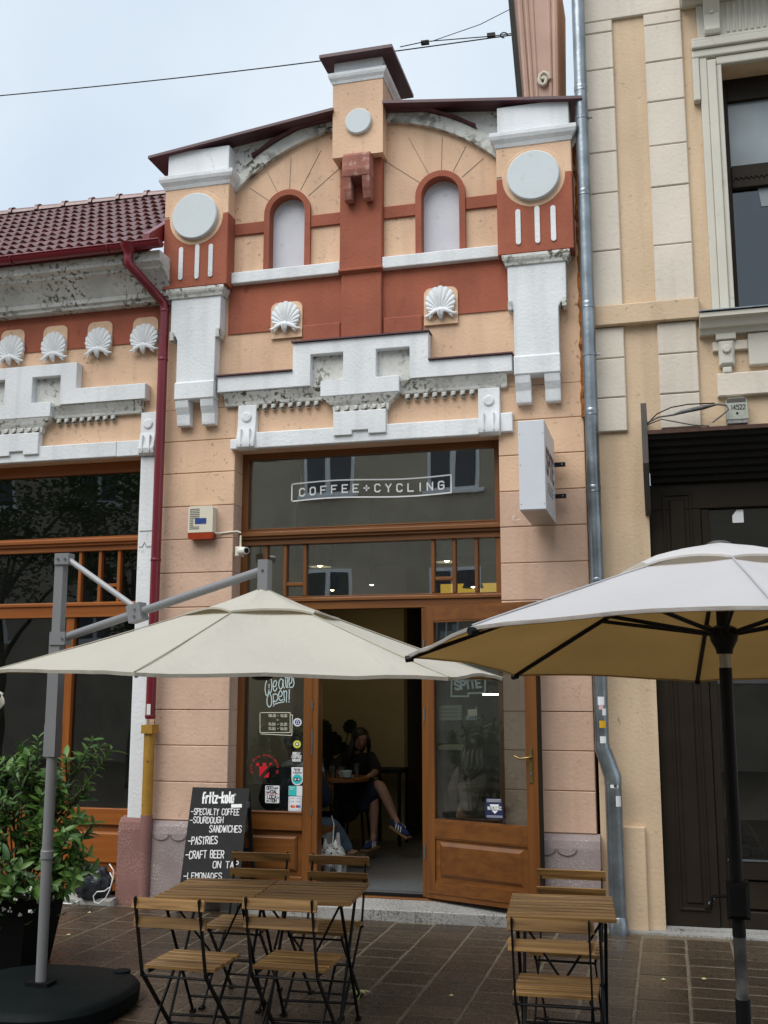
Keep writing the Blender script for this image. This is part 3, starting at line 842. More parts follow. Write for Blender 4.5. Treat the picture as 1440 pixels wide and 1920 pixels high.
pane(sl, fl_+.066, xs0+.004, .735, 2.365, m=M_GLASSS)
for z_ in (2.05, 1.62, .76):
    b = MB(); b.tube([(xs1-.051, YF-.016, z_-.03), (xs1-.051, YF-.016, z_+.03)], .007, 8); obj('hinge', b, M_ZINC, sl)
b = MB(); b.box(xs1-.058, xs1-.046, YF-.017, YF-.012, 1.22, 1.42); obj('strike_plate', b, M_ZINC, sl)
# fixed side light right of the door
dx1 = W(792, 1400, .18).x
sr = bx('side_light', M_BROWN, cafe, dx1, dx1+.052, YF-.012, .29, .13, 2.419)
bx('side_rail', M_BROWNX, sr, dx1+.053, frr-.063, YF+.003, .27, .60, .735)
bx('top_rail', M_BROWNX, sr, dx1+.053, frr-.063, YF+.003, .27, 2.36, 2.419)
bx('kick_panel', M_BROWNX, sr, dx1+.053, frr-.063, YF+.003, .27, .13, .599)
pane(sr, dx1+.05, frr-.06, .735, 2.365, m=M_GLASSS)
# the open door leaf, swung out to the right
hinge = Vector((-1.90, .155, 0)); free = Vector((-.957, -.215, 0))
ld = (free-hinge); LW = ld.length; ld.normalize(); ln = Vector((ld.y, -ld.x, 0))   # ln looks to the street
up_ = Vector((0,0,1))
def leafbox(name, m, parent, a, c, z0, z1, n0=-.022, n1=.022):
    b = MB(); ce = hinge + ld*((a+c)/2) + ln*((n0+n1)/2) + up_*((z0+z1)/2)
    b.obox(ce, ld, ln, up_, (c-a)/2, (n1-n0)/2, (z1-z0)/2); return obj(name, b, m, parent)
LB, LT = .135, 2.418
dl = leafbox('door_leaf', M_BROWN, cafe, .0, .085, LB, LT)
leafbox('lock_stile', M_BROWN, dl, LW-.10, LW, LB, LT)
leafbox('edge_strip', M_DKBROWN, dl, LW+.0005, LW+.012, LB, LT, -.03, .014)
leafbox('top_rail', M_BROWNX, dl, .086, LW-.101, LT-.115, LT)
leafbox('middle_rail', M_BROWNX, dl, .086, LW-.101, .60, .725)
leafbox('bottom_rail', M_BROWNX, dl, .086, LW-.101, LB, .255)
leafbox('drip_rail', M_BROWNX, dl, .02, LW-.02, LB+.04, LB+.052, .023, .028)
leafbox('panel_ground', M_BROWNX, dl, .086, LW-.101, .2555, .5995, -.012, .008)
b = MB()
a0, a1, z0_, z1_ = .125, LW-.14, .295, .565; k = .028
def LP(a, z, n): return hinge + ld*a + ln*n + up_*z
v = [LP(a0,z0_,.008),LP(a1,z0_,.008),LP(a1,z1_,.008),LP(a0,z1_,.008),LP(a0+k,z0_+k,.021),LP(a1-k,z0_+k,.021),LP(a1-k,z1_-k,.021),LP(a0+k,z1_-k,.021)]
b.add(v, [(4,5,6,7),(0,1,5,4),(1,2,6,5),(2,3,7,6),(3,0,4,7)]); obj('raised_panel', b, M_BROWNX, dl)
for (za, zb) in ((.2555, .268), (.588, .5995), (.725, .74), (LT-.13, LT-.115)):
    leafbox('panel_bead', M_BROWNX, dl, .087, LW-.102, za, zb, .0235, .029) if False else leafbox('panel_bead', M_BROWNX, dl, .087, LW-.102, za, zb, .004, .018)
gl = leafbox('pane', M_DOORGLASS, dl, .083, LW-.098, .722, LT-.113, -.003, .003)
M_BRASS = mat('aged_brass', (0.32, 0.22, 0.09), 0.35, 0.2, 8, 0.05, 60, metal=0.9)
hp = leafbox('handle_plate', M_BRASS, dl, LW-.072, LW-.04, 1.06, 1.31, .0225, .03)
b = MB(); c = LW-.056
b.tube([LP(c,1.245,.028), LP(c,1.245,.055), LP(c-.02,1.242,.066), LP(c-.07,1.235,.064), LP(c-.115,1.25,.06), LP(c-.135,1.265,.058)], [.012,.010,.009,.008,.0065,.005], 8)
obj('door_handle', b, M_BRASS, dl, smooth=True)
b = MB(); b.tube([LP(c,1.125,.03), LP(c,1.125,.034)], .011, 10); obj('key_cylinder', b, M_ZINC, dl)
b = MB(); b.tube([LP(LW-.05,LB+.045,.022), LP(LW-.05,LB+.045,.05)], .014, 10); obj('door_stop', b, M_ZINC, dl)
for z_ in (2.1, 1.55, .48):
    b = MB(); b.tube([hinge + up_*(z_-.05) - ld*.006 + ln*.026, hinge + up_*(z_+.05) - ld*.006 + ln*.026], .008, 8); obj('hinge', b, M_ZINC, dl)
# threshold and granite step
b = MB(); b.sweepx([(.30, .0), (.30, .125), (.135, .122), (.13, .118), (.13, .0)], -3.53, -1.25); obj('threshold', b, M_BROWNX, cafe)
b = MB(); b.box(xs1+.003, dx1-.003, .17, .23, .1255, .14); obj('door_track', b, M_BLACK, cafe)
b = MB(); b.sweepx([(.129, -.01), (.129, .110), (-.135, .086), (-.145, .078), (-.145, -.01)], -3.53, -1.21); step = obj('step', b, M_GRANITE, cafe)
for xj in (-2.72, -1.93):
    b = MB(); b.box(xj-.002, xj+.002, -.1465, -.14, 0, .08); obj('step_joint', b, M_SCRATCH, step)
# ------------------------------------------------------------------ the low house on the left
lh = thing('low_house', (-5.675, 0, 0), 'low peach house with brown tiled roof and shell frieze beside the café', 'building')
XL = -5.675
b = MB()
b.prism([(-9.5,0),(-6.95,0),(-6.95,3.80),(-4.44,3.80),(-4.44,0),(-4.236,0),(-4.236,5.6),(-9.5,5.6)], .0, .34)
obj('front_wall', b, M_PEACH, lh)
b = MB(); b.box(-9.5, -4.236, -.012, -.0005, 4.855, 5.25); obj('frieze', b, M_RED, lh)
for (px, py) in ((-58, 662), (22, 656), (102, 650), (186, 641), (271.6, 634)):
    p = W(px, py, -.03); shell(p.x, p.z+.0, lh, .125, 5.085, 4.80)
_c = cornice(lh, XL, True)
for o in list(lh.children):
    if o.name.split('.')[0] == 'console':
        for ch_ in list(o.children): bpy.data.objects.remove(ch_)
        bpy.data.objects.remove(o)
b = MB(); b.sweepx([(0, 3.79), (-.06, 3.79), (-.085, 3.81), (-.095, 3.85), (-.075, 3.93), (-.06, 4.0), (-.055, 4.185), (0, 4.185)], -4.44, -4.29); con = obj('console', b, M_WHITE, lh)
disc(-4.365, -.054, 4.075, .046, .018, M_WHITE, con, 'roundel', 20)
for q in (-.035, .035):
    b = MB(); b.box(-4.365+q-.006, -4.365+q+.006, -.10, -.06, 3.82, 3.97); obj('console_rib', b, M_WHITE, con)
b = MB(); b.box(-4.674, -4.441, -.05, 0, 3.797, 3.938); obj('lintel_band', b, M_WHITE, lh)
# eaves cornice
b = MB()
b.sweepx([(0, 5.19), (-.10, 5.195), (-.11, 5.225), (-.13, 5.23), (-.135, 5.27), (-.16, 5.30), (-.20, 5.36), (-.26, 5.41), (-.30, 5.425), (-.305, 5.45), (-.36, 5.47), (-.37, 5.56), (.0, 5.56)], -9.5, -4.155)
obj('eaves_cornice', b, M_MOSSY, lh, smooth=25)
# pilaster
bx('pilaster', M_WHITE, lh, -4.44, -4.288, -.035, .0, .68, 3.788, .008)
plinth(-4.49, -4.262, M_ROSE, lh, .70, -.08)
M_INC = mat('incised_line', (0.35, 0.34, 0.33), 0.9, 0.1, 5, 0)
b = MB(); b.tube([(-4.42,-.037,2.98),(-4.39,-.037,2.98),(-4.37,-.037,3.02),(-4.35,-.037,2.98),(-4.30,-.037,2.98)], .004, 5); obj('incised_ornament', b, M_INC, lh)
b = MB(); b.tube([(-4.42,-.037,3.12),(-4.30,-.037,3.12)], .004, 5); obj('incised_ornament', b, M_INC, lh)
# shop front
lf = bx('shop_frame', M_ORANGEX, lh, -6.95, -4.441, .15, .26, 3.70, 3.799)
b = MB(); b.sweepx([(.26, 2.985), (.135, 2.985), (.135, 3.03), (.11, 3.035), (.11, 3.05), (.09, 3.06), (.09, 3.085), (.105, 3.092), (.12, 3.10), (.12, 3.112), (.26, 3.118)], -6.95, -4.441); obj('transom_beam', b, M_ORANGEX, lf)
b = MB(); b.sweepx([(.26, 2.39), (.135, 2.39), (.135, 2.485), (.12, 2.49), (.12, 2.51), (.135, 2.522), (.26, 2.522)], -6.95, -4.441); obj('lower_beam', b, M_ORANGEX, lf)
bx('frame_post', M_ORANGEW, lf, -4.50, -4.442, .152, .26, .05, 2.389); bx('frame_post', M_ORANGEW, lf, -4.49, -4.442, .152, .26, 2.523, 2.984); bx('frame_post', M_ORANGEW, lf, -4.49, -4.442, .152, .26, 3.119, 3.699)
lm = [W(x, 1080, .16).x for x in (150, 187, 222.7)]
for x in lm: bx('glazing_bar', M_ORANGEW, lf, x-.0155, x+.0155, .152, .25, 2.523, 2.984)
bx('glazing_bar', M_ORANGEX, lf, lm[1]+.0165, lm[2]-.0165, .154, .25, 2.655, 2.685)
xp = W(127, 1290, .16).x
bx('frame_post', M_ORANGEW, lf, xp-.04, xp+.04, .15, .26, .735, 2.389)
bx('bottom_rail', M_ORANGEX, lf, -6.95, -4.501, .152, .27, .60, .735)
b = MB(); b.box(-6.95, -4.501, .19, .25, .05, .60); obj('kick_board', b, M_ORANGEX, lf)
bx('raised_panel', M_ORANGEX, lf, -5.55, -4.56, .165, .19, .27, .54, .02); bx('kick_rail', M_ORANGEX, lf, -6.95, -4.501, .17, .19, .05, .2)
for (x0, x1, z0, z1) in ((-6.95,-4.48,3.11,3.71), (-6.95,lm[0],2.51,2.99), (lm[0],lm[1],2.51,2.99), (lm[1],lm[2],2.51,2.99), (lm[2],-4.48,2.51,2.99), (-6.95,xp-.03,.73,2.395), (xp+.03,-4.49,.73,2.395)):
    pane(lf, x0, x1, z0, z1, .195, M_GLASSD)
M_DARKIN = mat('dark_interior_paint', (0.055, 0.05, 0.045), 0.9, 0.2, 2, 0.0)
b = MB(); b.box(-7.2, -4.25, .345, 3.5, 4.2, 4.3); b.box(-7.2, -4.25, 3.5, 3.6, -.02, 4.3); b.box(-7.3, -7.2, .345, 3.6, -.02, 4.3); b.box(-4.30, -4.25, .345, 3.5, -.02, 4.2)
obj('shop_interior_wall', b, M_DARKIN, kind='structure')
# roof: single tiles on battens
EAVE = Vector((0, -.40, 5.60)); RIDGE = Vector((0, 1.50, 7.05)); sl_ = (RIDGE-EAVE); SL = sl_.length; sdir = sl_.normalized(); snrm = Vector((0, -sdir.z, sdir.y))
b = MB(); v = [(-9.5, EAVE.y, EAVE.z-.03), (-4.245, EAVE.y, EAVE.z-.03), (-4.245, RIDGE.y, RIDGE.z-.03), (-9.5, RIDGE.y, RIDGE.z-.03), (-9.5, EAVE.y, EAVE.z-.06), (-4.245, EAVE.y, EAVE.z-.06), (-4.245, RIDGE.y, RIDGE.z-.06), (-9.5, RIDGE.y, RIDGE.z-.06)]
b.add(v, [(0,1,2,3),(7,6,5,4),(0,4,5,1),(1,5,6,2),(2,6,7,3),(3,7,4,0)]); roof = obj('roof', b, M_TILE, lh)
b = MB(); b.box(-9.5, -4.245, 1.5, 3.4, 6.3, 6.35); 
TW, TR = .205, .218
def tile_mesh():
    b = MB(); n = 12; v = []
    for (t, lift) in ((0, .034), (1.15, .004)):
        for th in (0, -.014):
            for i in range(n+1):
                u = i/n
                h = .016*math.sin(2*math.pi*2*u - 1.2)
                p = sdir*(t*TR) + snrm*(lift+h+th); v.append((u*(TW+.004), p.y, p.z))
    m = n+1; f = []
    for i in range(n):
        f += [(i, i+1, 2*m+i+1, 2*m+i), (m+i+1, m+i, 3*m+i, 3*m+i+1), (i+1, i, m+i, m+i+1)]
    b.add(v, f); return mesh_of(b, 'roof_tile', M_TILE, 60, recalc=False)
TILE = tile_mesh()
rows = int(SL/TR)
for r in range(rows+1):
    for c in range(17):
        x = -4.247 - TW*(c+1)
        p = EAVE + sdir*(r*TR - .02); 
        vv = Vector((x+.1, p.y, p.z)) - CAM; zz = vv.dot(_F); pxx = 720 + FPX*vv.dot(_R)/zz
        if pxx < -60: continue
        placed('roof_tile', TILE, roof, (x + random.uniform(-.003,.003), p.y, p.z + random.uniform(0,.004)), (random.uniform(-.01,.01), 0, random.uniform(-.006,.006)))
def ridge_mesh():
    b = MB(); n = 10; v = []
    for (x, r) in ((0, .075), (.30, .066), (.30, .09), (.345, .09)):
        for i in range(n+1):
            a = math.pi*i/n; v.append((x, r*math.cos(a), r*math.sin(a)))
    f = [(j*(n+1)+i, j*(n+1)+i+1, (j+1)*(n+1)+i+1, (j+1)*(n+1)+i) for j in range(3) for i in range(n)]
    b.add(v, f); return mesh_of(b, 'ridge_tile', M_TILE, 40)
RT = ridge_mesh()
for i in range(10):
    placed('ridge_tile', RT, roof, (-4.26 - .335*(i+1), RIDGE.y, RIDGE.z+.0))
b = MB(); b.add([(-4.30,-.42,5.55),(-4.235,-.42,5.55),(-4.235,-.42,5.70),(-4.30,-.42,5.70),(-4.30,1.5,6.98),(-4.235,1.5,6.98),(-4.235,1.5,7.14),(-4.30,1.5,7.14)], [(0,1,2,3),(7,6,5,4),(0,4,5,1),(1,5,6,2),(2,6,7,3),(3,7,4,0)])
obj('verge_flashing', b, M_PIPERED, lh)

# wine red gutter and downpipe
GY = -.44
gz = W(300, 452, GY).z
gt = thing('gutter', (-5.2, GY, gz-.05), 'wine red half-round gutter with swan-neck downpipe between the two peach houses', 'gutter')
b = MB(); n = 10; v = []
for x in (-9.5, W(302, 460, GY).x):
    for r in (.052, .047):
        for i in range(n+1):
            a = math.pi + math.pi*i/n; v.append((x, GY + r*math.cos(a), gz + r*math.sin(a)*1.1))
m = n+1; f = []
for i in range(n): f += [(i, i+1, 2*m+i+1, 2*m+i), (m+i+1, m+i, 3*m+i, 3*m+i+1)]
f += [tuple(range(2*m, 3*m)), (0, 2*m, 3*m, m), (m-1, 2*m-1, 4*m-1, 3*m-1)]
b.add(v, f); obj('gutter_channel', b, M_PIPERED, gt, smooth=50)
b = MB(); b.tube([(-9.5, GY-.053, gz), (W(302,460,GY).x, GY-.053, gz)], .008, 6); obj('gutter_lip', b, M_PIPERED, gt)
ox = W(241, 480, GY).x
b = MB(); b.lathe((ox, GY, gz-.13), [(.043, 0), (.043, .05), (.07, .085), (.085, .13)], 16); obj('outlet', b, M_PIPERED, gt, smooth=40)
for px in (25, 205):
    x = W(px, 480, GY).x; b = MB(); b.tube([(x, GY + .056*math.cos(a), gz + .062*math.sin(a)) for a in [math.pi + math.pi*i/8 for i in range(9)]], .006, 6); obj('gutter_bracket', b, M_PIPERED, gt)
xd = W(301, 800, -.10).x
p_el = W(307, 572, -.10).z
pts = [(ox, GY, gz-.10), (ox, GY, gz-.15), (ox+.006, GY+.008, gz-.185), (ox+.03, GY+.035, gz-.215)]
q0 = Vector(pts[-1]); q1 = Vector((xd-.035, -.13, p_el+.05))
pts += [q0.lerp(q1, t) for t in (.33, .66, 1.0)] + [(xd-.008, -.105, p_el+.01), (xd, -.10, p_el-.05), (xd, -.10, W(284, 1348, -.10).z)]
b = MB(); b.tube(pts, .042, 16); dp = obj('downpipe', b, M_PIPERED, gt, smooth=40)
for z_ in (p_el-.06, W(300, 675, -.1).z, W(290, 1050, -.1).z, W(284, 1343, -.1).z):
    b = MB(); b.lathe((xd, -.10, z_-.012), [(.0445, 0), (.0465, .004), (.0465, .02), (.0445, .024)], 16, caps=False); obj('pipe_collar', b, M_PIPERED, dp, smooth=40)
b = MB(); b.box(xd-.012, xd+.022, -.147, -.143, W(284,1340,-.1).z, W(284,1320,-.1).z); obj('pipe_label', b, M_PLASTICW, dp)
zb0, zb1 = W(270, 1528, -.1).z, W(277, 1358, -.1).z
b = MB(); b.box(xd-.055, xd+.045, -.15, -.03, zb1-.075, zb1-.004); b.add([], [])
bt = obj('cast_iron_boot', b, M_MUSTARD, gt)
b = MB(); b.tube([(xd-.006, -.09, zb0), (xd-.006, -.09, zb1-.075)], .046, 14); obj('iron_pipe', b, M_MUSTARD, bt, smooth=40)
b = MB(); b.tube([(xd-.006, -.09, 0.0), (xd-.006, -.09, zb0)], .05, 14); obj('pipe_foot', b, M_ROSE, bt, smooth=40)

# ------------------------------------------------------------------ the tall town house on the right
th = thing('town_house', (1.2, 0, 0), 'tall cream and tan town house with quoined wall and dark brown shop portal', 'building')
ZB = [W(1248, y, -.01).z for y in (43, 113, 188, 271, 349, 459)]
Z_band0, Z_band1 = W(1210, 604, -.05).z, W(1210, 566, -.05).z
ZC = [Z_band0-.003] + [W(1262, y, -.01).z for y in (663, 738, 803)]
Z_wt, Z_wb = W(1400, 117, .0).z, W(1400, 583, -.1).z
X_w = W(1362, 300, .0).x
Z_dt = W(1225, 910, .1).z
b = MB()
b.prism([(-.535,0),(-.085,0),(-.085,3.5),(3.4,3.5),(3.4,0),(4.6,0),(4.6,9.6),(-.535,9.6)], .02, .42, [[(X_w, Z_wb), (X_w+1.15, Z_wb), (X_w+1.15, Z_wt), (X_w, Z_wt)]])
obj('front_wall', b, M_TAN, th)
b = MB(); b.box(-.535, -.45, .42, 5.0, 0, 9.6); obj('side_wall', b, M_TAN, th)
def quoin(x0, x1, z0, z1):
    b = MB(); b.cbox(x0, x1, -.012 + random.uniform(-.002,.002), .02, z0+.0035, z1-.0035, .007); obj('quoin_block', b, M_CREAM, th)
xa0, xa1, xb0, xb1 = -.53, W(1157,300,-.01).x, W(1218,300,-.01).x, W(1290,300,-.01).x
Ztop = W(1180, 31, -.01).z
zs = [Z_band1+.003] + list(reversed(ZB))
for i in range(len(zs)-1):
    quoin(xa0, xa1, zs[i], zs[i+1]); quoin(xb0, xb1, zs[i], zs[i+1])
quoin(xa0, xa1, zs[-1], Ztop); quoin(xb0, xb1, zs[-1], Ztop); 
quoin(xa0, xb1, Ztop, Ztop+.9)
zc = list(reversed(ZC))
for i in range(len(zc)-1):
    quoin(xa0, xa1, zc[i], zc[i+1]); quoin(xb0, xb1, zc[i], zc[i+1])
bx('string_band', M_TAN, th, -.53, xb1+.03, -.055, .02, Z_band0, Z_band1, .008)
# window with its architrave
win = bx('upper_window', M_DKBROWN, th, X_w+.001, X_w+.05, .22, .30, Z_wb+.001, Z_wt-.001)
zt0, zt1 = W(1410, 349, .2).z, W(1410, 307, .2).z
bx('window_transom', M_DKBROWN, win, X_w+.051, X_w+1.1, .20, .30, zt0, zt1)
b = MB(); zz0 = (zt0+zt1)/2-.02
b.tube([(X_w+.06 + i*.02, .197, zz0 + (.012 if i % 2 else -.012)) for i in range(45)], .004, 5); obj('zigzag_moulding', b, M_BLACK, win)
bx('window_head', M_DKBROWN, win, X_w+.051, X_w+1.1, .22, .30, Z_wt-.20, Z_wt-.001); bx('window_sill_rail', M_DKBROWN, win, X_w+.051, X_w+1.1, .22, .30, Z_wb+.001, Z_wb+.09)
M_PANEUP = mat('pale_film_behind_glass', (0.20, 0.245, 0.26), 0.35, 0.25, 2.5, 0.0, spec=0.8)
b = MB(); b.box(X_w+.045, X_w+1.1, .26, .27, zt1, Z_wt-.19); obj('filmed_pane', b, M_PANEUP, win)
pane(win, X_w+.045, X_w+1.1, Z_wb+.085, zt0, .25, M_GLASSD)
b = MB(); zz = zt0-.005; b.prism([(X_w+.27,zz-.16),(X_w+.36,zz-.16),(X_w+.38,zz),(X_w+.25,zz)], .243, .246); obj('paper_scrap', b, M_PANEUP, win)
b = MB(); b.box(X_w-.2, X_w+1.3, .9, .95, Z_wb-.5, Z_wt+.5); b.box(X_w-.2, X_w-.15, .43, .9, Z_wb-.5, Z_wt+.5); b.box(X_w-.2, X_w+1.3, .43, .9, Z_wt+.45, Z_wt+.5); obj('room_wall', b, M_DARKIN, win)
xj0 = W(1322, 330, -.03).x
for (ja0, ja1, y0) in ((0, .06, -.035), (.06, .13, -.055), (.13, None, -.03)):
    a = xj0+ja0; c = (xj0+ja1) if ja1 else X_w
    bx('architrave', M_CREAMW, win, a+.0005, c-.0005, y0, .02, Z_wb+.012, Z_wt + (c-X_w)*-1 - .001, .005)
zt_ = Z_wt
for i, (h0, h1, y0) in enumerate(((0, .075, -.03), (.075, .145, -.05), (.145, .215, -.075), (.215, .25, -.055))):
    bx('architrave_head', M_CREAMW, win, xj0-.055 if i > 0 else xj0+.131, X_w+1.3, y0, .02, zt_+h0, zt_+h1-.001, .008)
bx('crossette', M_CREAMW, win, xj0-.055, xj0-.001, -.05, .02, zt_-.30, zt_+.074, .006)
zf0, zf1 = zt_+.25, zt_+.56
bx('window_frieze', M_CREAMW, win, xj0+.0, X_w+1.3, -.02, .02, zf0, zf1, .004)
for i in range(14):
    x = xj0+.24+i*.047; b = MB(); b.tube([(x, -.02, zf0+.03), (x, -.02, zf1-.02)], .013, 8); obj('flute', b, M_CREAMW, win, smooth=40)
def console2(x, w, z0, z1, d, m=M_CREAMW):
    b = MB(); h = z1-z0
    b.sweepx([(.0, z0), (-.35*d, z0), (-.45*d, z0+.1*h), (-.35*d, z0+.25*h), (-.4*d, z0+.5*h), (-.7*d, z0+.72*h), (-d, z0+.85*h), (-d, z1), (0, z1)], x-w/2, x+w/2)
    o = obj('scroll_bracket', b, m, win, smooth=30); disc(x, -.38*d, z0+.55*h, .022, .02, m, o, 'rosette', 14); return o
console2(xj0+.115, .125, zf0+.005, zf1+.04, .20)
b = MB(); b.sweepx([(.02, zf1), (-.06, zf1), (-.08, zf1+.03), (-.32, zf1+.05), (-.34, zf1+.12), (-.40, zf1+.16), (.02, zf1+.2)], xj0-.12, X_w+1.4); obj('window_hood', b, M_CREAMW, win)
zs1 = W(1400, 581, -.15).z
b = MB(); b.sweepx([(.02, zs1-.14), (-.05, zs1-.14), (-.07, zs1-.11), (-.10, zs1-.10), (-.13, zs1-.05), (-.17, zs1-.035), (-.17, zs1), (.02, zs1+.008)], W(1312, 595, -.17).x, X_w+1.3); obj('window_sill', b, M_CREAMW, win)
b = MB(); b.box(W(1311, 583, -.18).x, X_w+1.3, -.185, .02, zs1+.009, zs1+.017); obj('zinc_cover', b, M_ZINC, win)
xk = W(1362, 650, -.05).x
bx('sill_bracket', M_CREAMW, win, xk-.075, xk+.075, -.06, .02, zs1-.19, zs1-.142, .004); bx('sill_bracket', M_CREAMW, win, xk-.06, xk+.06, -.055, .02, zs1-.40, zs1-.192, .02)
disc(xk, -.05, zs1-.27, .035, .025, M_CREAMW, win, 'bracket_rosette', 12); bx('sill_drop', M_CREAMW, win, xk-.035, xk+.035, -.04, .02, zs1-.46, zs1-.403, .01)
xq = W(1403, 650, -.03).x
bx('apron_panel', M_CREAMW, th, xq, X_w+1.3, -.03, .02, W(1420,684,-.03).z, zs1-.143, .008)
bx('apron_panel', M_CREAM, th, xk-.10, xq-.001, -.02, .02, W(1380,655,-.03).z, zs1-.193, .006)
bx('lower_panel', M_CREAM, th, W(1345,720,-.03).x, X_w+1.3, -.035, .02, W(1400,740,-.03).z, W(1400,697,-.03).z, .008)
# tan return at the foot of the wall
bx('wall_foot', M_TAN, th, W(1150,1650,-.04).x, W(1213,1650,-.04).x, -.035, .02, 0, W(1190,1551,-.04).z, .006)
# side cornice above the café roof
M_PINKBR = mat('pinkish_brown_cornice', (0.50, 0.345, 0.28), 0.8, 0.12, 3, 0.15, 40)
y_s = .85
P = [W(953,-60,y_s), W(1046,-60,y_s), W(1048,230,y_s), W(979,230,y_s)]
b = MB(); b.prism([(p.x, p.z) for p in reversed(P)], y_s, y_s+.8); sc_ = obj('side_cornice', b, M_PINKBR, th)
for k_, r_ in ((.18, .03), (.32, .022), (.45, .014), (.80, .02), (.93, .03)):
    a = P[0].lerp(P[1], k_); c = P[3].lerp(P[2], k_); b = MB(); b.tube([a, c], r_, 8); obj('cornice_roll', b, M_PINKBR, sc_, smooth=40)
b = MB(); b.bar(P[0]+Vector((0,-.02,0)), P[3]+Vector((0,-.02,0)), .05, .02, (0,1,0)); obj('cornice_edge', b, M_HOOD, sc_)
pc = W(1019, 150, y_s-.03)
b = MB(); b.tube([(pc.x + .06*(1-t/14)*math.cos(t*.75), pc.y, pc.z + .09*(1-t/14)*math.sin(t*.75)) for t in range(13)], .018, 8); obj('scroll', b, M_CREAMW, sc_, smooth=True)
# foam in the gap between the houses
random.seed(3)
M_FOAM = mat('orange_foam', (0.30, 0.10, 0.012), 0.95, 0.4, 20, 0.8, 60)
b = MB(); zf = 3.9; pts = []
while zf < 6.3:
    pts.append((-.553 + random.uniform(-.008,.008), -.005 + random.uniform(-.012,.01), zf)); zf += .05
b.tube(pts, [random.uniform(.018,.03) for _ in pts], 8); obj('expanding_foam', b, M_FOAM, th)

# shop portal of the town house
pt = bx('portal', M_DKBROWN, th, -.084, 1.62, .10, .20, Z_dt-.20, Z_dt)
zr = [W(1225, y, 0).z for y in (806, 912)]
hx0, hx1 = -.068, 3.3
hood_t = W(1225, 807, -.30).z
steps_n = 7
for i in range(steps_n):
    t0, t1 = i/steps_n, (i+1)/steps_n
    y0, y1 = -.29 + t0*.39, -.29 + t1*.39
    z0 = hood_t - .03 - t1*(hood_t-.03-Z_dt)
    z1 = hood_t - .03 - t0*(hood_t-.03-Z_dt)
    b = MB(); b.sweepx([(y0, z1), (y0+.012, z0+.012), (y1, z0), (y1+.02, z0+.01), (y1+.02, z1+.03), (y0, z1+.03)], hx0+.002, hx1); obj('hood_slat', b, M_HOOD, pt)
M_RUST = mat('rusty_edge', (0.07, 0.03, 0.02), 0.8, 0.3, 15, 0.2, 40)
b = MB(); b.box(hx0, hx1, -.315, -.291, hood_t-.03, hood_t); obj('hood_edge', b, M_RUST, pt)
b = MB(); b.box(hx0, hx1, -.291, .02, hood_t-.012, hood_t-.002); obj('hood_top', b, M_HOOD, pt)
zw0, zw1 = W(1210, 966, -.02).z, W(1209, 757, -.28).z
M_CHEEK = mat('grey_brown_sheet', (0.075, 0.065, 0.058), 0.5, 0.2, 4, 0.05, 30)
b = MB()
v = []
for x in (-.112, -.069):
    v += [(x, -.30, zw1), (x, -.305, hood_t-.25), (x, -.10, zw0+.03), (x, .015, zw0), (x, .015, zw1-.06)]
b.add(v, [(0,1,2,3,4),(9,8,7,6,5)] + [(k, (k+1) % 5, 5+(k+1) % 5, 5+k) for k in range(5)]); obj('hood_cheek', b, M_CHEEK, pt)
xl0, xl1 = -.083, W(1330, 1300, .1).x
zb_ = .03
bx('fixed_leaf', M_DKBROWN, pt, xl0, xl1, .10, .17, zb_, Z_dt-.201, .004)
ptop, pbot = W(1268, 930, .1).z, W(1315, 1703, .1).z
xr0, xr1 = W(1249, 1000, .1).x, W(1294, 1000, .1).x
b = MB()
for (x0, x1, y0, z0, z1) in ((xr0-.02, xr0, .088, pbot-.02, ptop+.02), (xr1, xr1+.02, .088, pbot-.02, ptop+.02), (xr0, xr1, .088, ptop, ptop+.02), (xr0, xr1, .088, pbot-.02, pbot)):
    bx('panel_moulding', M_DKBROWN, pt, x0, x1, y0, .099, z0, z1, .004)
bx('raised_panel', M_DKBROWN, pt, xr0+.03, xr1-.03, .088, .099, pbot+.03, ptop-.03, .01)
xg0 = W(1346, 1300, .14).x
gz1, gz0 = W(1400, 938, .14).z, W(1400, 1612, .14).z
bx('door_stile', M_DKBROWN, pt, xl1+.001, xg0, .115, .18, zb_, Z_dt-.201, .006)
bx('door_rail', M_DKBROWN, pt, xg0+.001, 1.6, .118, .18, gz1, Z_dt-.201, .006); bx('door_rail', M_DKBROWN, pt, xg0+.001, 1.6, .118, .18, gz0-.14, gz0, .006)
bx('door_rail', M_DKBROWN, pt, xg0+.001, 1.6, .118, .18, zb_, zb_+.12, .006); bx('kick_panel', M_DKBROWN, pt, xg0+.001, 1.6, .135, .18, zb_+.121, gz0-.141, .02)
b = MB(); b.box(xg0+.01, 1.6, .112, .122, gz0-.008, gz0+.006); obj('glass_bead', b, M_ZINC, pt)
pane(pt, xg0-.005, 1.6, gz0-.005, gz1+.005, .145, M_GLASSD)
for i, zz in enumerate((gz1-.03, gz1-.10, gz1-.17, gz1-.28)):
    b = MB(); b.sweepx([(.26, zz), (.24, zz-.03), (.255, zz-.055), (.27, zz-.055), (.275, zz)], xg0-.02, 1.6); obj('blind_fold', b, mat('grey_blind', (0.13,0.13,0.115), 0.9, 0.2, 3, 0), pt)
b = MB(); b.box(xg0-.02, 1.6, .27, .28, gz1-.95, gz1-.05); obj('blind', b, MATS['grey_blind'], pt)
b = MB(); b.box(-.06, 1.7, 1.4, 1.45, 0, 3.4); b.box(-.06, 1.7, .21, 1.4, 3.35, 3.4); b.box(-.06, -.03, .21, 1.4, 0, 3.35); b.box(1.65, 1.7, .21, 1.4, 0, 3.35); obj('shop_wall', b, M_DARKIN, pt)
random.seed(5)
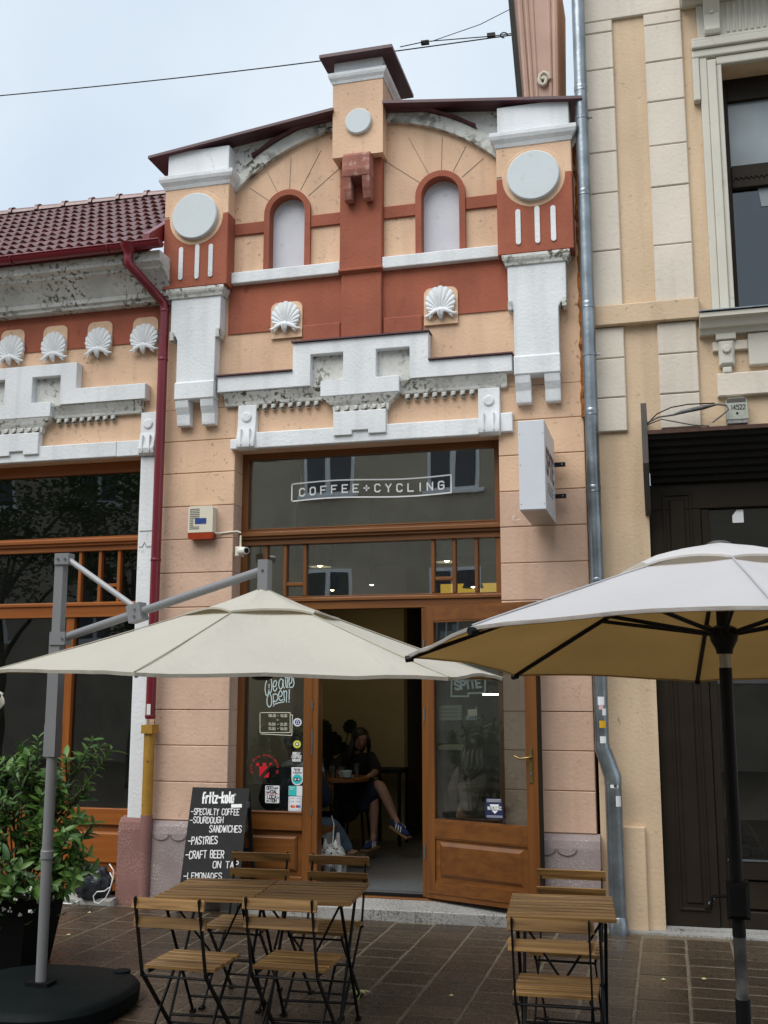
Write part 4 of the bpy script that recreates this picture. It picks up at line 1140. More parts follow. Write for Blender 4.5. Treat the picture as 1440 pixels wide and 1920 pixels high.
for i in range(7):        # crumpled dust sheets on the shop floor behind the glass
    b = MB(); c = W(1395+i*9, 1602, .33); 
    pts = [(c.x + random.uniform(-.05,.05), .34 + random.uniform(-.05,.05), gz0 - .03 + random.uniform(0,.09)) for _ in range(6)]
    b.tube(pts, [random.uniform(.015,.04) for _ in pts], 5); obj('crumpled_sheet', b, mat('grey_paper', (0.35,0.34,0.33), 0.9, 0.2, 10, 0), pt)
ph = W(1330, 1690, .09)
b = MB(); b.tube([(ph.x, .098, ph.z), (ph.x-.005, .05, ph.z-.01), (ph.x+.05, .04, ph.z+.05)], .006, 6); obj('door_hook', b, M_ZINC, pt)
b = MB(); b.box(xl0, 1.6, .02, .22, 0.0, .028); obj('door_sill', b, M_GRANITE, pt)
p0_ = RB(1373, 956, 1394, 980, .14)
b = MB(); b.prism([(p0_[0], p0_[2]), (p0_[1], p0_[2]), (p0_[1], p0_[3]), (p0_[0]+.035, p0_[3]), (p0_[0], p0_[3]-.045)], .138, .1415)
obj('paper_notice', b, M_PRINTW, label='white paper scrap with a cut corner on the dark shop glass', cat='notice')

# galvanised downpipe of the town house
ZX = W(1101, 534, -.13).x
zk0, zk1 = W(1137, 1398, -.13).z, W(1150, 1462, -.13).z
ZX2 = W(1154, 1600, -.13).x
sp = thing('zinc_downpipe', (ZX2, -.13, 0), 'galvanised downpipe with an offset bend and stickers beside the right café pier', 'downpipe')
b = MB(); b.tube([(ZX, -.13, 9.2), (ZX, -.13, zk0+.02)], .053, 20); obj('pipe', b, M_ZINC, sp, smooth=40)
b = MB(); b.tube([(ZX, -.13, zk0+.02), (ZX, -.13, zk0-.02), (ZX+.012, -.13, zk0-.05), (ZX2-.014, -.13, zk1+.06), (ZX2, -.13, zk1+.02), (ZX2, -.13, zk1-.03)], [.055,.058,.06,.063,.065,.065], 20); obj('offset_bend', b, M_ZINC, sp, smooth=40)
b = MB(); b.tube([(ZX2, -.13, zk1-.03), (ZX2+.004, -.13, .08)], .062, 20); obj('lower_pipe', b, M_ZINC, sp, smooth=40)
b = MB(); b.lathe((ZX2+.004, -.13, 0), [(.072, 0), (.072, .09), (.066, .10), (.066, .115), (.062, .12)], 20); obj('pipe_shoe', b, M_ZINC, sp, smooth=40)
for y in (165, 361, 572, 773, 917, 1090):
    z_ = W(1105, y, -.13).z
    b = MB(); b.lathe((ZX, -.13, z_-.03), [(.0532, 0), (.056, .006), (.0545, .012), (.056, .03), (.0565, .05), (.0532, .056)], 20, caps=False); obj('pipe_joint', b, M_ZINC, sp, smooth=30)
for y in (221, 666):
    z_ = W(1105, y, -.13).z
    b = MB(); b.lathe((ZX, -.13, z_-.012), [(.0535, 0), (.0575, .001), (.0575, .023), (.0535, .024)], 20, caps=False); br_ = obj('pipe_bracket', b, M_ZINC, sp)
    b = MB(); b.tube([(ZX+.05, -.13, z_), (ZX+.085, -.13, z_)], .007, 6); obj('bracket_screw', b, M_ZINC, br_)
# ------------------------------------------------------------------ lettering: a single-stroke alphabet drawn as flat ribbons
GLY = {
'A':'00 26 40|12 32','B':'00 06 36 45 44 33 03|33 42 41 30 00','C':'45 36 16 05 01 10 30 41','D':'00 06 26 44 42 20 00','E':'46 06 00 40|03 33','F':'46 06 00|03 33',
'G':'45 36 16 05 01 10 30 41 43 23','H':'00 06|40 46|03 43','I':'20 26','J':'46 41 30 10 01','K':'00 06|46 03 40','L':'06 00 40','M':'00 06 23 46 40','N':'00 06 40 46',
'O':'10 01 05 16 36 45 41 30 10','P':'00 06 36 45 44 33 03','Q':'10 01 05 16 36 45 41 30 10|22 40','R':'00 06 36 45 44 33 03|23 40','S':'45 36 16 05 04 42 41 30 10 01',
'T':'06 46|26 20','U':'06 01 10 30 41 46','V':'06 20 46','W':'06 10 24 30 46','X':'00 46|06 40','Y':'06 23 46|23 20','Z':'06 46 00 40',
'0':'10 01 05 16 36 45 41 30 10','1':'15 26 20','2':'05 16 36 45 44 00 40','4':'30 36 02 42','5':'46 06 04 34 43 41 30 10 01','8':'13 04 05 16 36 45 44 33 13 02 01 10 30 41 42 33',
'3':'05 16 36 45 44 33 13|33 42 41 30 10 01','9':'41 45 36 16 05 04 13 33 44','6':'45 36 16 05 01 10 30 41 42 33 13 02','7':'06 46 10',
'+':'23 23|03 43|25 21','-':'03 43','.':'20 21','!':'26 22|20 21',
'a':'40 44|43 34 14 03 01 10 30 41','e':'02 42 43 34 14 03 01 10 30 41','i':'20 24|25 26','n':'00 04|03 14 34 43 40','o':'10 01 03 14 34 43 41 30 10','p':'0b 04|03 14 34 43 41 30 10 01','r':'00 04|02 24 44','w':'04 10 22 30 44','t':'26 21 30 40|04 44','u':'04 01 10 30 41|44 40',
'c':'43 34 14 03 01 10 30 41','l':'26 21 30','s':'43 34 14 03 31 10 01','v':'04 20 44','y':'04 21|44 1b','d':'46 40|41 30 10 01 03 14 34 43','h':'06 00|03 14 34 43 40','f':'46 26 15 10|03 33','k':'06 00|44 02 40','z':'04 44 00 40','g':'43 34 14 03 01 10 30 41|44 4b 0b','m':'00 04|03 14 23 20|23 34 43 40'}
def gpt(s):
    y = -1.5 if s[1] == 'b' else int(s[1]); return (int(s[0])/4.0, y/6.0)
def ribbon(mb, pts, th, n):
    """flat strip of width th along a polyline, facing n"""
    pts = [Vector(p) for p in pts]
    if len(pts) == 2 and (pts[0]-pts[1]).length < 1e-6: return
    v = []; f = []
    for i in range(len(pts)-1):
        a, b = pts[i], pts[i+1]; d = (b-a)
        if d.length < 1e-7: continue
        d.normalize(); s = n.cross(d).normalized()*th/2; e = d*th*.42
        o = len(v); lift = n*(0.00012*(i % 3))
        v += [a-e-s+lift, b+e-s+lift, b+e+s+lift, a-e+s+lift]; f.append((o, o+1, o+2, o+3))
    mb.add(v, f)
def text_on(mb, s, P, ux, uz, n, h, width=None, th=.12, gap=.28, wl=.62, jit=0.0, wave=None):
    """write s from P along ux; h letter height; width total (letters are squeezed to fit)"""
    adv = []
    for ch in s:
        adv.append((.22 if ch in '.!I1il' else .5 if ch == ' ' else wl))
    tot = sum(adv) + gap*(len(s)-1)
    k = (width/ (tot*h)) if width else 1.0
    x = 0.0
    for ch, w in zip(s, adv):
        g_ = GLY.get(ch)
        if g_:
            jy = random.uniform(-jit, jit)*h
            for st in g_.split('|'):
                pts = []
                for q in st.split():
                    gx, gy = gpt(q)
                    if ch in '.!I1il': gx = (gx-.5)*2.0 + .5
                    X = (x + gx*w)*h*k; Z = gy*h + jy + random.uniform(-jit, jit)*h*.4
                    if wave: Z += wave(X)
                    pts.append(P + ux*X + uz*Z)
                ribbon(mb, pts, th*h, n)
        x += w + gap
def on_plane(px, py, p0, n):
    d = _F*FPX + _R*(px-720.0) - _U*(py-960.0)
    return CAM + d*((p0-CAM).dot(n)/d.dot(n))
class Surface:
    def __init__(self, p0, n): self.p0 = Vector(p0); self.n = Vector(n).normalized()
    def at(self, px, py): return on_plane(px, py, self.p0, self.n)
    def write(self, mb, s, x0, y0, x1, y1, hpx, **k):
        """baseline from pixel (x0, y0) to (x1, y1)"""
        a, b, c = self.at(x0, y0), self.at(x1, y1), self.at(x0, y0-hpx)
        ux = (b-a); wd = ux.length; ux.normalize(); uz = (c-a); h = uz.length; uz = self.n.cross(ux)*-1
        if uz.z < 0: uz = -uz
        text_on(mb, s, a, ux, uz, self.n, h, width=wd, **k)
    def poly(self, mb, pts): 
        v = [self.at(*p) for p in pts]; mb.add(v, [tuple(range(len(v)))])
    def line(self, mb, pts, th): ribbon(mb, [self.at(*p) for p in pts], th, self.n)
    def circ(self, px, py, r, n=24, asp=1.0): return [(px + r*math.cos(2*math.pi*i/n), py - r*asp*math.sin(2*math.pi*i/n)) for i in range(n)]
FRONT = Vector((0,-1,0))
def plate(surf, pts, th, m, name, parent=None, **k):
    """thin printed plate standing on a surface: pixel outline, real thickness"""
    v0 = [surf.at(*p) for p in pts]; v1 = [p + surf.n*th for p in v0]; n = len(v0)
    b = MB(); b.add(v0+v1, [tuple(range(n, 2*n)), tuple(reversed(range(n)))] + [(i, (i+1) % n, n+(i+1) % n, n+i) for i in range(n)])
    return obj(name, b, m, parent, **k)

random.seed(11)
GP = .2145                          # just in front of the café's panes
S_up = Surface((0, GP-.002, 0), FRONT)
# COFFEE+CYCLING banner
b = MB()
A, B = S_up.at(547, 940), S_up.at(846, 927); H = (S_up.at(547, 908)-A).length
Lb = B.x-A.x
wv = lambda X: .012*math.sin(2*math.pi*(X/Lb) + math.pi)*-1 + .012*(X/Lb)
def banner(mb, th):
    N_ = 24
    lo_ = [A + Vector((Lb*i/N_, 0, wv(Lb*i/N_))) for i in range(N_+1)]; hi_ = [p + Vector((0,0,H)) for p in lo_]
    ribbon(mb, lo_, th, FRONT); ribbon(mb, hi_, th, FRONT); ribbon(mb, [lo_[0], hi_[0]], th, FRONT); ribbon(mb, [lo_[-1], hi_[-1]], th, FRONT)
banner(b, .0115)
sgn = obj('window_lettering', b, M_PRINTW, label='white COFFEE+CYCLING lettering in a waving frame on the upper café window', cat='lettering')
b = MB(); text_on(b, 'COFFEE+CYCLING', A + Vector((.072, 0, .043)), Vector((1,0,0)), Vector((0,0,1)), FRONT, .064, Lb-.135, .19, gap=.66, wl=.56, wave=wv)
obj('letters', b, M_PRINTW, sgn)
b = MB(); b.tube([W(560+6*math.sin(i*.6)-i*.4, 870+i*13, .26) for i in range(10)], .004, 5); obj('hanging_string', b, M_PLASTICW, label='thin white cord hanging inside the upper café window', cat='cord')

# vinyls and stickers on the left side light
S_l = Surface((0, GP-.002, 0), FRONT); S_l2 = Surface((0, GP-.0035, 0), FRONT); S_l3 = Surface((0, GP-.005, 0), FRONT)
b = MB()
def script(strokes, th, x0, y0, sx, sy, surf=S_l):
    for st in strokes:
        pts = [(x0 + p[0]*sx, y0 + p[1]*sy) for p in st]
        sm = []
        for i in range(len(pts)-1):
            p0 = pts[max(i-1, 0)]; p1 = pts[i]; p2 = pts[i+1]; p3 = pts[min(i+2, len(pts)-1)]
            for t in (0, .25, .5, .75):
                sm.append(tuple(.5*((2*p1[k]) + (-p0[k]+p2[k])*t + (2*p0[k]-5*p1[k]+4*p2[k]-p3[k])*t*t + (-p0[k]+3*p1[k]-3*p2[k]+p3[k])*t**3) for k in (0, 1)))
        sm.append(pts[-1]); surf.line(b, sm, th)
# drawn over the letters' own strokes, in zoomed-photo units (12 per pixel)
WE = [[(240,320),(215,400),(205,520),(230,640),(270,620),(290,500),(295,400)], [(290,420),(295,560),(320,590),(350,520),(355,380),(340,275)],
      [(390,450),(440,440),(465,360),(440,310),(400,350),(385,440),(400,530),(440,545),(470,480)],
      [(600,300),(560,275),(520,340),(515,440),(550,500),(590,460),(610,300),(615,430),(640,480)],
      [(620,220),(660,230),(665,300),(670,420),(690,470)], [(665,280),(690,240),(720,240),(700,400),(720,470)],
      [(740,400),(800,350),(810,260),(780,215),(745,290),(745,400),(770,465),(830,450),(855,370),(840,270)],
      [(290,600),(250,720),(255,850),(300,905),(345,850),(350,720),(320,620),(290,600)],
      [(385,620),(395,890)], [(390,640),(440,610),(490,650),(480,740),(430,790),(395,740)],
      [(500,680),(570,660),(590,590),(550,540),(515,600),(510,700),(550,760),(605,740)],
      [(620,540),(635,700),(640,790)], [(630,600),(660,545),(690,570),(685,700),(685,795)], [(750,515),(745,740)], [(740,780),(746,795)], [(395,860),(500,815),(640,790)]]
script(WE, .0085, 480, 1250, 1/12., 1/12.)
obj('open_lettering', b, M_PRINTP, label='pale handwritten We are open! lettering on the left café side light', cat='lettering')
b = MB()
for (x0, y0, x1, y1) in ((487.5, 1336, 544, 1373.5),):
    S_l.line(b, [(x0,y0),(x1,y0),(x1,y1),(x0,y1),(x0,y0)], .006)
S_l.line(b, [(544.5,1340.5),(548.5,1340.5),(547,1379),(489.5,1376)], .006)
hr = obj('opening_hours', b, M_PRINTC, label='cream outlined opening hours panel under the We are open lettering', cat='lettering')
b = MB()
for (y, s) in ((1344, '08.00 - 18.00'), (1360, '10.00 - 21.00'), (1368.5, '10.00 - 18.00')):
    S_l.write(b, s, 504, y, 538, y+.3, 4.6, th=.17)
S_l.line(b, S_l.circ(520.5, 1350, 1.3, 8) + [(521.8,1350)], .0025)
obj('hours_text', b, M_PRINTC, hr)
b = MB()
for (y, s) in ((1324.6, 'wwwwww'), (1327.8, 'www'), (1331.3, 'wwwwwww')):
    S_l.line(b, [(552, y), (552+len(s)*1.5, y+.2)], .005)
obj('small_print', b, M_PRINTK, label='three tiny dark lines of print above the round blue sticker', cat='lettering')
M_BLUE = mat('ultramarine_print', (0.02, 0.02, 0.28), 0.5, 0.02, 5, 0.0); M_YEL = mat('yellow_green_print', (0.62, 0.62, 0.10), 0.5, 0.02, 5, 0)
M_TEAL = mat('teal_print', (0.03, 0.50, 0.50), 0.5, 0.02, 5, 0.0); M_STICKW = mat('sticker_white', (0.74, 0.76, 0.78), 0.5, 0.02, 5, 0.0)
M_NAVY = mat('navy_print', (0.012, 0.018, 0.07), 0.5, 0.02, 5, 0.0); M_ORG = mat('orange_print', (0.75, 0.25, 0.02), 0.5, 0, 5, 0); M_SKYB = mat('sky_blue_print', (0.05, 0.2, 0.62), 0.5, 0, 5, 0); M_PINKP = mat('pale_pink_print', (0.65, 0.42, 0.42), 0.5, 0, 5, 0)
def flat(surf, polys, m, name, parent):
    b = MB()
    for p in polys: surf.poly(b, p)
    return obj(name, b, m, parent)
st = plate(S_l, S_l.circ(557.8, 1354.2, 7.8), .001, M_STICKW, 'round_sticker', label='round white and blue sticker right of the opening hours', cat='sticker', group='stickers on the café glass')
flat(S_l2, [S_l.circ(557.8, 1354.2, 5.2)], M_BLUE, 'blue_disc', st)
b = MB(); S_l3.line(b, [(555.4,1356.5),(555.6,1353),(557.6,1350.6),(560,1353),(560,1356.5),(555.4,1356.5)], .005); obj('emblem', b, M_STICKW, st)
st = plate(S_l, S_l.circ(557, 1395.5, 7.4), .001, M_YEL, 'round_sticker', label='small round yellow-green sticker with a pale centre on the left side light', cat='sticker', group='stickers on the café glass')
flat(S_l2, [S_l.circ(557, 1395.5, 3.7)], M_PRINTK, 'dark_ring', st); flat(S_l3, [S_l.circ(557, 1395.3, 2.4)], M_STICKW, 'pale_centre', st)
st = plate(S_l, S_l.circ(556.5, 1421.3, 12.8), .001, M_PRINTK, 'round_sticker', label='round black GREAT COFFEE INSIDE sticker', cat='sticker', group='stickers on the café glass')
b = MB()
for (s, x0, x1, y) in (('GREAT', 549, 563, 1415), ('COFFEE', 547.5, 565, 1421), ('INSIDE', 548, 564, 1427.3)): S_l2.write(b, s, x0, y, x1, y+.2, 4.3, th=.26)
obj('sticker_text', b, M_PRINTW, st)
tagp = [(546.6,1438.5),(569.5,1438.5),(568.2,1462)] + [(557.6+10.6*math.cos(a), 1461.5+11*math.sin(a)) for a in [math.pi*i/10 for i in range(11)]] + [(546.8,1462)]
st = plate(S_l, tagp, .001, M_STICKW, 'review_sticker', label='white tongue-shaped review sticker with a teal owl disc', cat='sticker', group='stickers on the café glass')
flat(S_l2, [S_l.circ(557.2, 1461, 9.2)], M_TEAL, 'teal_disc', st)
flat(S_l3, [S_l.circ(554, 1461.3, 3.4, 14), S_l.circ(560, 1461.3, 3.4, 14), [(552,1458.4),(562,1458.4),(557,1465)]], M_PRINTK, 'owl_face', st)
S_l4 = Surface((0, GP-.0065, 0), FRONT)
flat(S_l4, [S_l.circ(554, 1461.3, 1.9, 12), S_l.circ(560, 1461.3, 1.9, 12)], M_STICKW, 'owl_eyes', st)
b = MB()
for (s, x0, x1, y) in (('Review', 551.5, 563, 1443.4), ('us on', 553, 562, 1446.4), ('Tripadvisor', 549, 566, 1450.4)): S_l2.write(b, s, x0, y, x1, y, 3.0, th=.2)
obj('sticker_text', b, M_PRINTK, st)
st = plate(S_l, [(541.5,1473.5),(567,1473.5),(566.6,1492.5),(541,1491.5)], .001, M_STICKW, 'card_sticker', label='small teal and white card sticker under the review sticker', cat='sticker', group='stickers on the café glass')
flat(S_l2, [[(541.7,1473.7),(556.5,1473.7),(556,1492),(541.2,1491.4)]], M_TEAL, 'teal_field', st)
b = MB(); S_l3.line(b, [(544,1477),(552,1477)], .004); S_l3.line(b, [(544,1480),(550,1480)], .004); obj('text_lines', b, M_STICKW, st)
st = plate(S_l, [(542,1493),(566,1493.4),(566.2,1494.5),(565,1520),(563.5,1521.3),(542,1520.6),(540.5,1519),(541,1494)], .001, M_STICKW, 'payment_sticker', label='white card payment sticker with red, orange and blue discs', cat='sticker', group='stickers on the café glass')
b = MB(); S_l2.line(b, [(552,1496.5),(543,1496.5),(542.5,1518.4),(563,1519),(564,1497),(557,1496.7)], .0022); S_l2.write(b, 'vw', 545.5, 1504, 551, 1504, 3, th=.14); S_l2.write(b, 'vwe', 556, 1504, 562, 1504, 2.6, th=.14); obj('card_frame', b, M_BLUE, st)
flat(S_l2, [S_l.circ(547.4, 1512, 2.7, 14), S_l.circ(556.9, 1512, 2.7, 14)], M_PRINTR, 'red_discs', st)
flat(S_l3, [S_l.circ(550.6, 1512, 2.7, 14)], M_ORG, 'orange_disc', st); flat(S_l3, [S_l.circ(560.2, 1512, 2.7, 14)], M_SKYB, 'blue_disc', st)
st = plate(S_l, [(498,1473),(523,1473),(524.2,1474.5),(523.5,1505),(522,1506),(498.5,1505.5),(497.3,1504),(497.4,1474)], .001, M_STICKW, 'location_sticker', label='white OFFICIAL LOCATION sticker in bold black letters', cat='sticker', group='stickers on the café glass')
flat(S_l2, [[(498,1488),(523,1488),(523,1490.6),(498,1490.6)]], M_PINKP, 'pink_band', st)
b = MB()
for (s, x0, x1, y) in (('OFFI', 500, 512.5, 1480.6), ('CIAL', 507, 519.5, 1487.4), ('LOCA', 501, 518, 1497), ('TION', 505, 518, 1503.8)): S_l3.write(b, s, x0, y, x1, y, 6, th=.2, gap=.2)
for z in ((514,1476.5),(498.8,1484)): S_l3.line(b, [z, (z[0]+2,z[1]+3), (z[0]+3.4,z[1]), (z[0]+5,z[1]+3), (z[0]+7,z[1]-.5)], .0055)
S_l3.line(b, [(499.5,1500.5),(504,1500.3)], .005); S_l3.line(b, [(499.5,1503),(504,1503)], .005); S_l3.line(b, [(519.5,1493.5),(522.5,1495.5),(519.7,1498)], .004)
obj('sticker_text', b, M_PRINTK, st)
# red castle emblem with its ring of letters
f0 = [[(480.2,1430.5),(485.8,1430.5),(485.8,1436.3),(480.2,1436.3)], [(492.3,1430.5),(499.3,1430.5),(499.3,1437),(492.3,1437)], [(505.5,1430.5),(511,1430.5),(506,1436),(505.5,1436)],
      [(486,1436.8),(503.5,1436.8),(486.4,1456.5)], [(504.6,1447),(504,1457.8),(493.6,1457.8)]]
b = MB()
for p in f0: S_l.poly(b, p)
em = obj('castle_emblem', b, M_PRINTR, label='red castle tower emblem under an arc of red letters on the glass', cat='sticker', group='stickers on the café glass')
b = MB()
for i in range(26):
    a = rad(200 - i*220/25.); r = 25; c = (496 + r*math.cos(a), 1440.5 - r*.98*math.sin(a))
    t_ = (-math.sin(a), -math.cos(a)); o_ = (math.cos(a), -math.sin(a))
    if i % 6 == 5: continue
    q = lambda u, w: (c[0] + t_[0]*u + o_[0]*w, c[1] + t_[1]*u + o_[1]*w)
    S_l.line(b, [q(-.9,-1.6), q(-.9,1.6), q(.9, 1.6 if i % 2 else -1.4), q(.9,-1.6 if i % 3 else .6)], .0032)
obj('letter_arc', b, M_PRINTR, em)
# logo on the fixed light behind the open leaf, notice cards
b = MB()
S_l.line(b, [(871,1270),(847,1270),(846,1305.5),(878,1305.5),(878,1300),(909,1299),(910,1268),(883,1268)], .013)
lg = obj('logo_lettering', b, M_PRINTP, label='pale SPiTE logo in a stepped frame on the glass behind the open door', cat='lettering')
b = MB(); S_l.write(b, 'SPiTE', 854, 1293, 902, 1288, 15, th=.27, gap=.22); obj('letters', b, M_PRINTP, lg)
ntc = plate(Surface((0,.225,0), FRONT), [(823,1323),(866,1322),(866,1350),(823,1351)], .001, M_PRINTC, 'notice_card', label='pale printed notice seen through the open door glass', cat='notice')
b = MB(); Sn = Surface((0,.2235,0), FRONT)
for y in (1330, 1337, 1344): Sn.line(b, [(827,y),(857,y-.5)], .004); Sn.line(b, [(860,y),(864,y-.2)], .004)
obj('text_lines', b, M_PRINTK, ntc)
b = MB(); S_l.line(b, [(865,1326),(862,1328),(862,1348),(865,1350)], .004); S_l.line(b, [(891,1325),(894,1327),(894,1347),(891,1349)], .004); S_l.write(b, 'OKES', 874, 1349, 890, 1348.5, 6, th=.2)
nb = obj('smoke_lettering', b, M_PRINTP, label='small bracketed pale lettering beside the printed notice', cat='lettering')
flat(S_l, [[(877,1330.5),(894,1329),(893.5,1342),(877,1343)]], M_PRINTC, 'card', nb)
S_d = Surface(hinge + ln*.0042, ln); S_d2 = Surface(hinge + ln*.0062, ln)
st = plate(S_d, [(910.5,1496.5),(941.5,1498),(944,1536.5),(910,1534)], .001, M_NAVY, 'navy_sticker', label='navy INTERBEC sticker in the lower corner of the open door', cat='sticker', group='stickers on the café glass')
b = MB(); S_d2.write(b, 'INTERBEC', 914.5, 1518, 940, 1518.5, 5.5, th=.22)
for y in (1498.6, 1500.8, 1503): S_d2.line(b, [(913,y),(939,y+.6)], .0022)
for y in (1529.5, 1531.7): S_d2.line(b, [(913,y),(942,y+.8)], .0022)
obj('sticker_text', b, M_PRINTW, st)
flat(S_d2, [[(922,1519.5),(934,1520),(928,1526)], [(918,1508),(936,1508.5),(934,1512),(920,1511.5)]], M_PRINTW, 'emblem', st)
# stickers wrapped on the zinc pipe
def pipe_sticker(px, py, w, h, m, label, name='pipe_sticker', lower=False):
    cx, r = (ZX2, .0633) if lower else (ZX, .0543)
    c = W(px, py, -.13-r); b = MB(); n = 8; v = []
    th0 = math.asin(max(-.95, min(.95, (c.x-cx)/r)))
    for i in range(n+1):
        a = th0 + (i/n-.5)*w/r
        for z_ in (c.z-h/2, c.z+h/2): v.append((cx + r*math.sin(a), -.13 - r*math.cos(a), z_))
    f = [(2*i, 2*i+2, 2*i+3, 2*i+1) for i in range(n)]
    b.add(v, f); return obj(name, b, m, label=label, cat='sticker', group='stickers on the zinc pipe')
pipe_sticker(1127, 1314, .05, .06, M_STICKW, 'square white sticker, topmost on the zinc downpipe')
pipe_sticker(1127, 1326, .034, .035, M_PINKP, 'pinkish sticker below the topmost white one on the zinc pipe')
pipe_sticker(1133, 1335, .03, .05, M_STICKW, 'small pointed white sticker above the yellow disc on the pipe')
pipe_sticker(1130, 1358, .05, .052, mat('amber_print', (0.62,0.33,0.01), 0.5, 0, 5, 0), 'round amber sticker on the zinc downpipe')
pipe_sticker(1131, 1389, .045, .065, M_STICKW, 'white paper sticker just above the bend of the zinc pipe')
pipe_sticker(1152, 1470, .06, .06, M_STICKW, 'torn white sticker right below the bend of the zinc pipe', lower=True)
pipe_sticker(1154, 1472, .025, .04, M_PRINTK, 'dark scribble sticker over the torn white one', lower=True)
s_ = pipe_sticker(1160, 1503, .045, .075, M_STICKW, 'white sticker with red heart on the lower zinc pipe', lower=True)

# ------------------------------------------------------------------ things fixed to the café front
SGY0, SGY1 = -.80, -.075
x0, x1, z0, z1 = RB(972.5, 788, 1022, 955.5, SGY0)
sg = thing('box_sign', ((x0+x1)/2, SGY1, z0), 'white illuminated-type box sign projecting from the right café pier', 'sign')
M_SIGN = mat('sign_acrylic', (0.60, 0.635, 0.68), 0.35, 0.04, 4, 0.0); M_ALU = mat('sign_underside', (0.42, 0.40, 0.38), 0.4, 0.1, 6, 0.0, metal=0.3)
b = MB(); b.cbox(x0, x1, SGY0, SGY1, z0, z1, .004); obj('sign_case', b, M_SIGN, sg)
b = MB(); b.box(x0+.004, x1-.004, SGY0+.006, SGY1-.004, z0-.004, z0-.0005); obj('sign_bottom', b, M_ALU, sg)
b = MB(); text_on(b, 'SPiTE', Vector((x1+.001, SGY0+.10, z0+.30)), Vector((0,1,0)), Vector((0,0,1)), Vector((1,0,0)), .17, .52, .24, gap=.2); obj('sign_lettering', b, mat('dark_sign_print', (0.05,0.03,0.06), 0.5, 0, 5, 0), sg)
b = MB()
for i in range(3): ribbon(b, [Vector((x1+.001, SGY0+.15, z0+.22-.03*i)), Vector((x1+.001, SGY0+.52, z0+.22-.03*i))], .01, Vector((1,0,0)))
obj('small_lettering', b, MATS['dark_sign_print'], sg)
for y in (873, 932):
    zc_ = W(1048, y, -.05).z
    b = MB(); b.box(x1+.001, x1+.085, -.10, -.072, zc_-.016, zc_+.016); br = obj('mounting_bar', b, M_BLACK, sg)
    b = MB(); b.tube([(x1+.06, -.104, zc_), (x1+.06, -.10, zc_)], .007, 8); obj('bar_bolt', b, M_ZINC, br)
    b = MB(); b.box(x0-.02, x0-.001, -.10, -.03, zc_-.016, zc_+.016); obj('mounting_bar', b, M_BLACK, sg)
    b = MB(); b.box(x0+.03, x1-.03, -.0749, .0, zc_-.016, zc_+.016); obj('wall_bracket', b, M_BLACK, sg)
for (u, z_) in ((x0+.012, z0+.04), (x0+.012, z1-.10), (x0+.012, (z0+z1)/2), (x1-.012, z0+.04), (x1-.012, z1-.10)):
    b = MB(); b.lathe((u, SGY0, z_), [(.004, 0), (.003, .002)], 8, 'Y'); obj('sign_screw', b, M_ZINC, sg)
b = MB(); pw = W(965, 965, -.02); b.tube([pw, pw+Vector((-.02,-.01,-.03)), pw+Vector((.0,-.02,-.05)), pw+Vector((.05,-.03,-.045))], .003, 5); obj('sign_cable', b, M_PLASTICW, sg)

x0, x1, z0, z1 = RB(354, 949, 400, 1011, -.07)
al = thing('alarm_siren', ((x0+x1)/2, -.03, z0), 'white alarm siren box with red lens and blue label on the left pier', 'alarm')
M_IVORY = mat('ivory_plastic', (0.66, 0.62, 0.50), 0.5, 0.05, 5, 0.0)
zl = z0 + .058
b = MB(); b.prism([(x0,zl),(x1,zl),(x1,z1-.015),(x1-.015,z1),(x0+.015,z1),(x0,z1-.015)], -.085, -.002); obj('housing', b, M_IVORY, al)
b = MB(); b.prism([(x0+.012,z0),(x1-.012,z0),(x1,z0+.02),(x1,zl-.001),(x0,zl-.001),(x0,z0+.02)], -.083, -.002); obj('red_lens', b, mat('red_lens_plastic', (0.30,0.035,0.01), 0.25, 0.1, 10, 0.0), al)
for i in range(12):
    zz = zl + .03 + i*.0155
    xr_ = x0 + .105 if not (zl+.055 < zz < zl+.115) else x0+.05
    b = MB(); b.box(x0+.014, xr_, -.0875, -.0855, zz, zz+.006); obj('grille_slot', b, mat('slot_shadow_plastic', (0.10,0.095,0.08), 0.6, 0, 5, 0), al)
bl = RB(365.5, 971.5, 386.5, 982, -.087)
b = MB(); b.box(bl[0], bl[1], -.088, -.0855, bl[2], bl[3]); obj('blue_label', b, mat('blue_label_print', (0.015,0.05,0.22), 0.4, 0.1, 30, 0), al)
b = MB(); pcs = [(x1, -.03, zl-.005), (x1+.06, -.008, zl-.002), (W(445,995,-.01).x, -.008, W(445,996,-.01).z), (W(452,998,-.01).x, -.01, W(452,999,-.01).z)]
b.tube(pcs, .007, 6); obj('cable', b, M_IVORY, al)
cc = W(452, 1034, -.03)
sc2 = thing('security_camera', (cc.x, 0, cc.z), 'small cream security camera at the corner of the left pier', 'camera')
b = MB(); b.cbox(cc.x-.045, cc.x+.015, -.06, -.001, cc.z-.045, cc.z+.04, .008); obj('junction_box', b, M_IVORY, sc2)
b = MB(); b.tube([(cc.x-.0, -.05, cc.z), (cc.x+.04, -.09, cc.z-.004), (cc.x+.085, -.12, cc.z-.006)], [.03,.034,.03], 14); obj('camera_body', b, M_PLASTICW, sc2, smooth=50)
b = MB(); b.tube([(cc.x+.084, -.1195, cc.z-.006), (cc.x+.089, -.123, cc.z-.0065)], .022, 14); obj('lens', b, M_BLACK, sc2)
b = MB(); b.tube([(cc.x-.01, -.02, cc.z+.04), (cc.x-.01, -.02, cc.z+.14)], .009, 8); obj('conduit', b, M_IVORY, sc2)

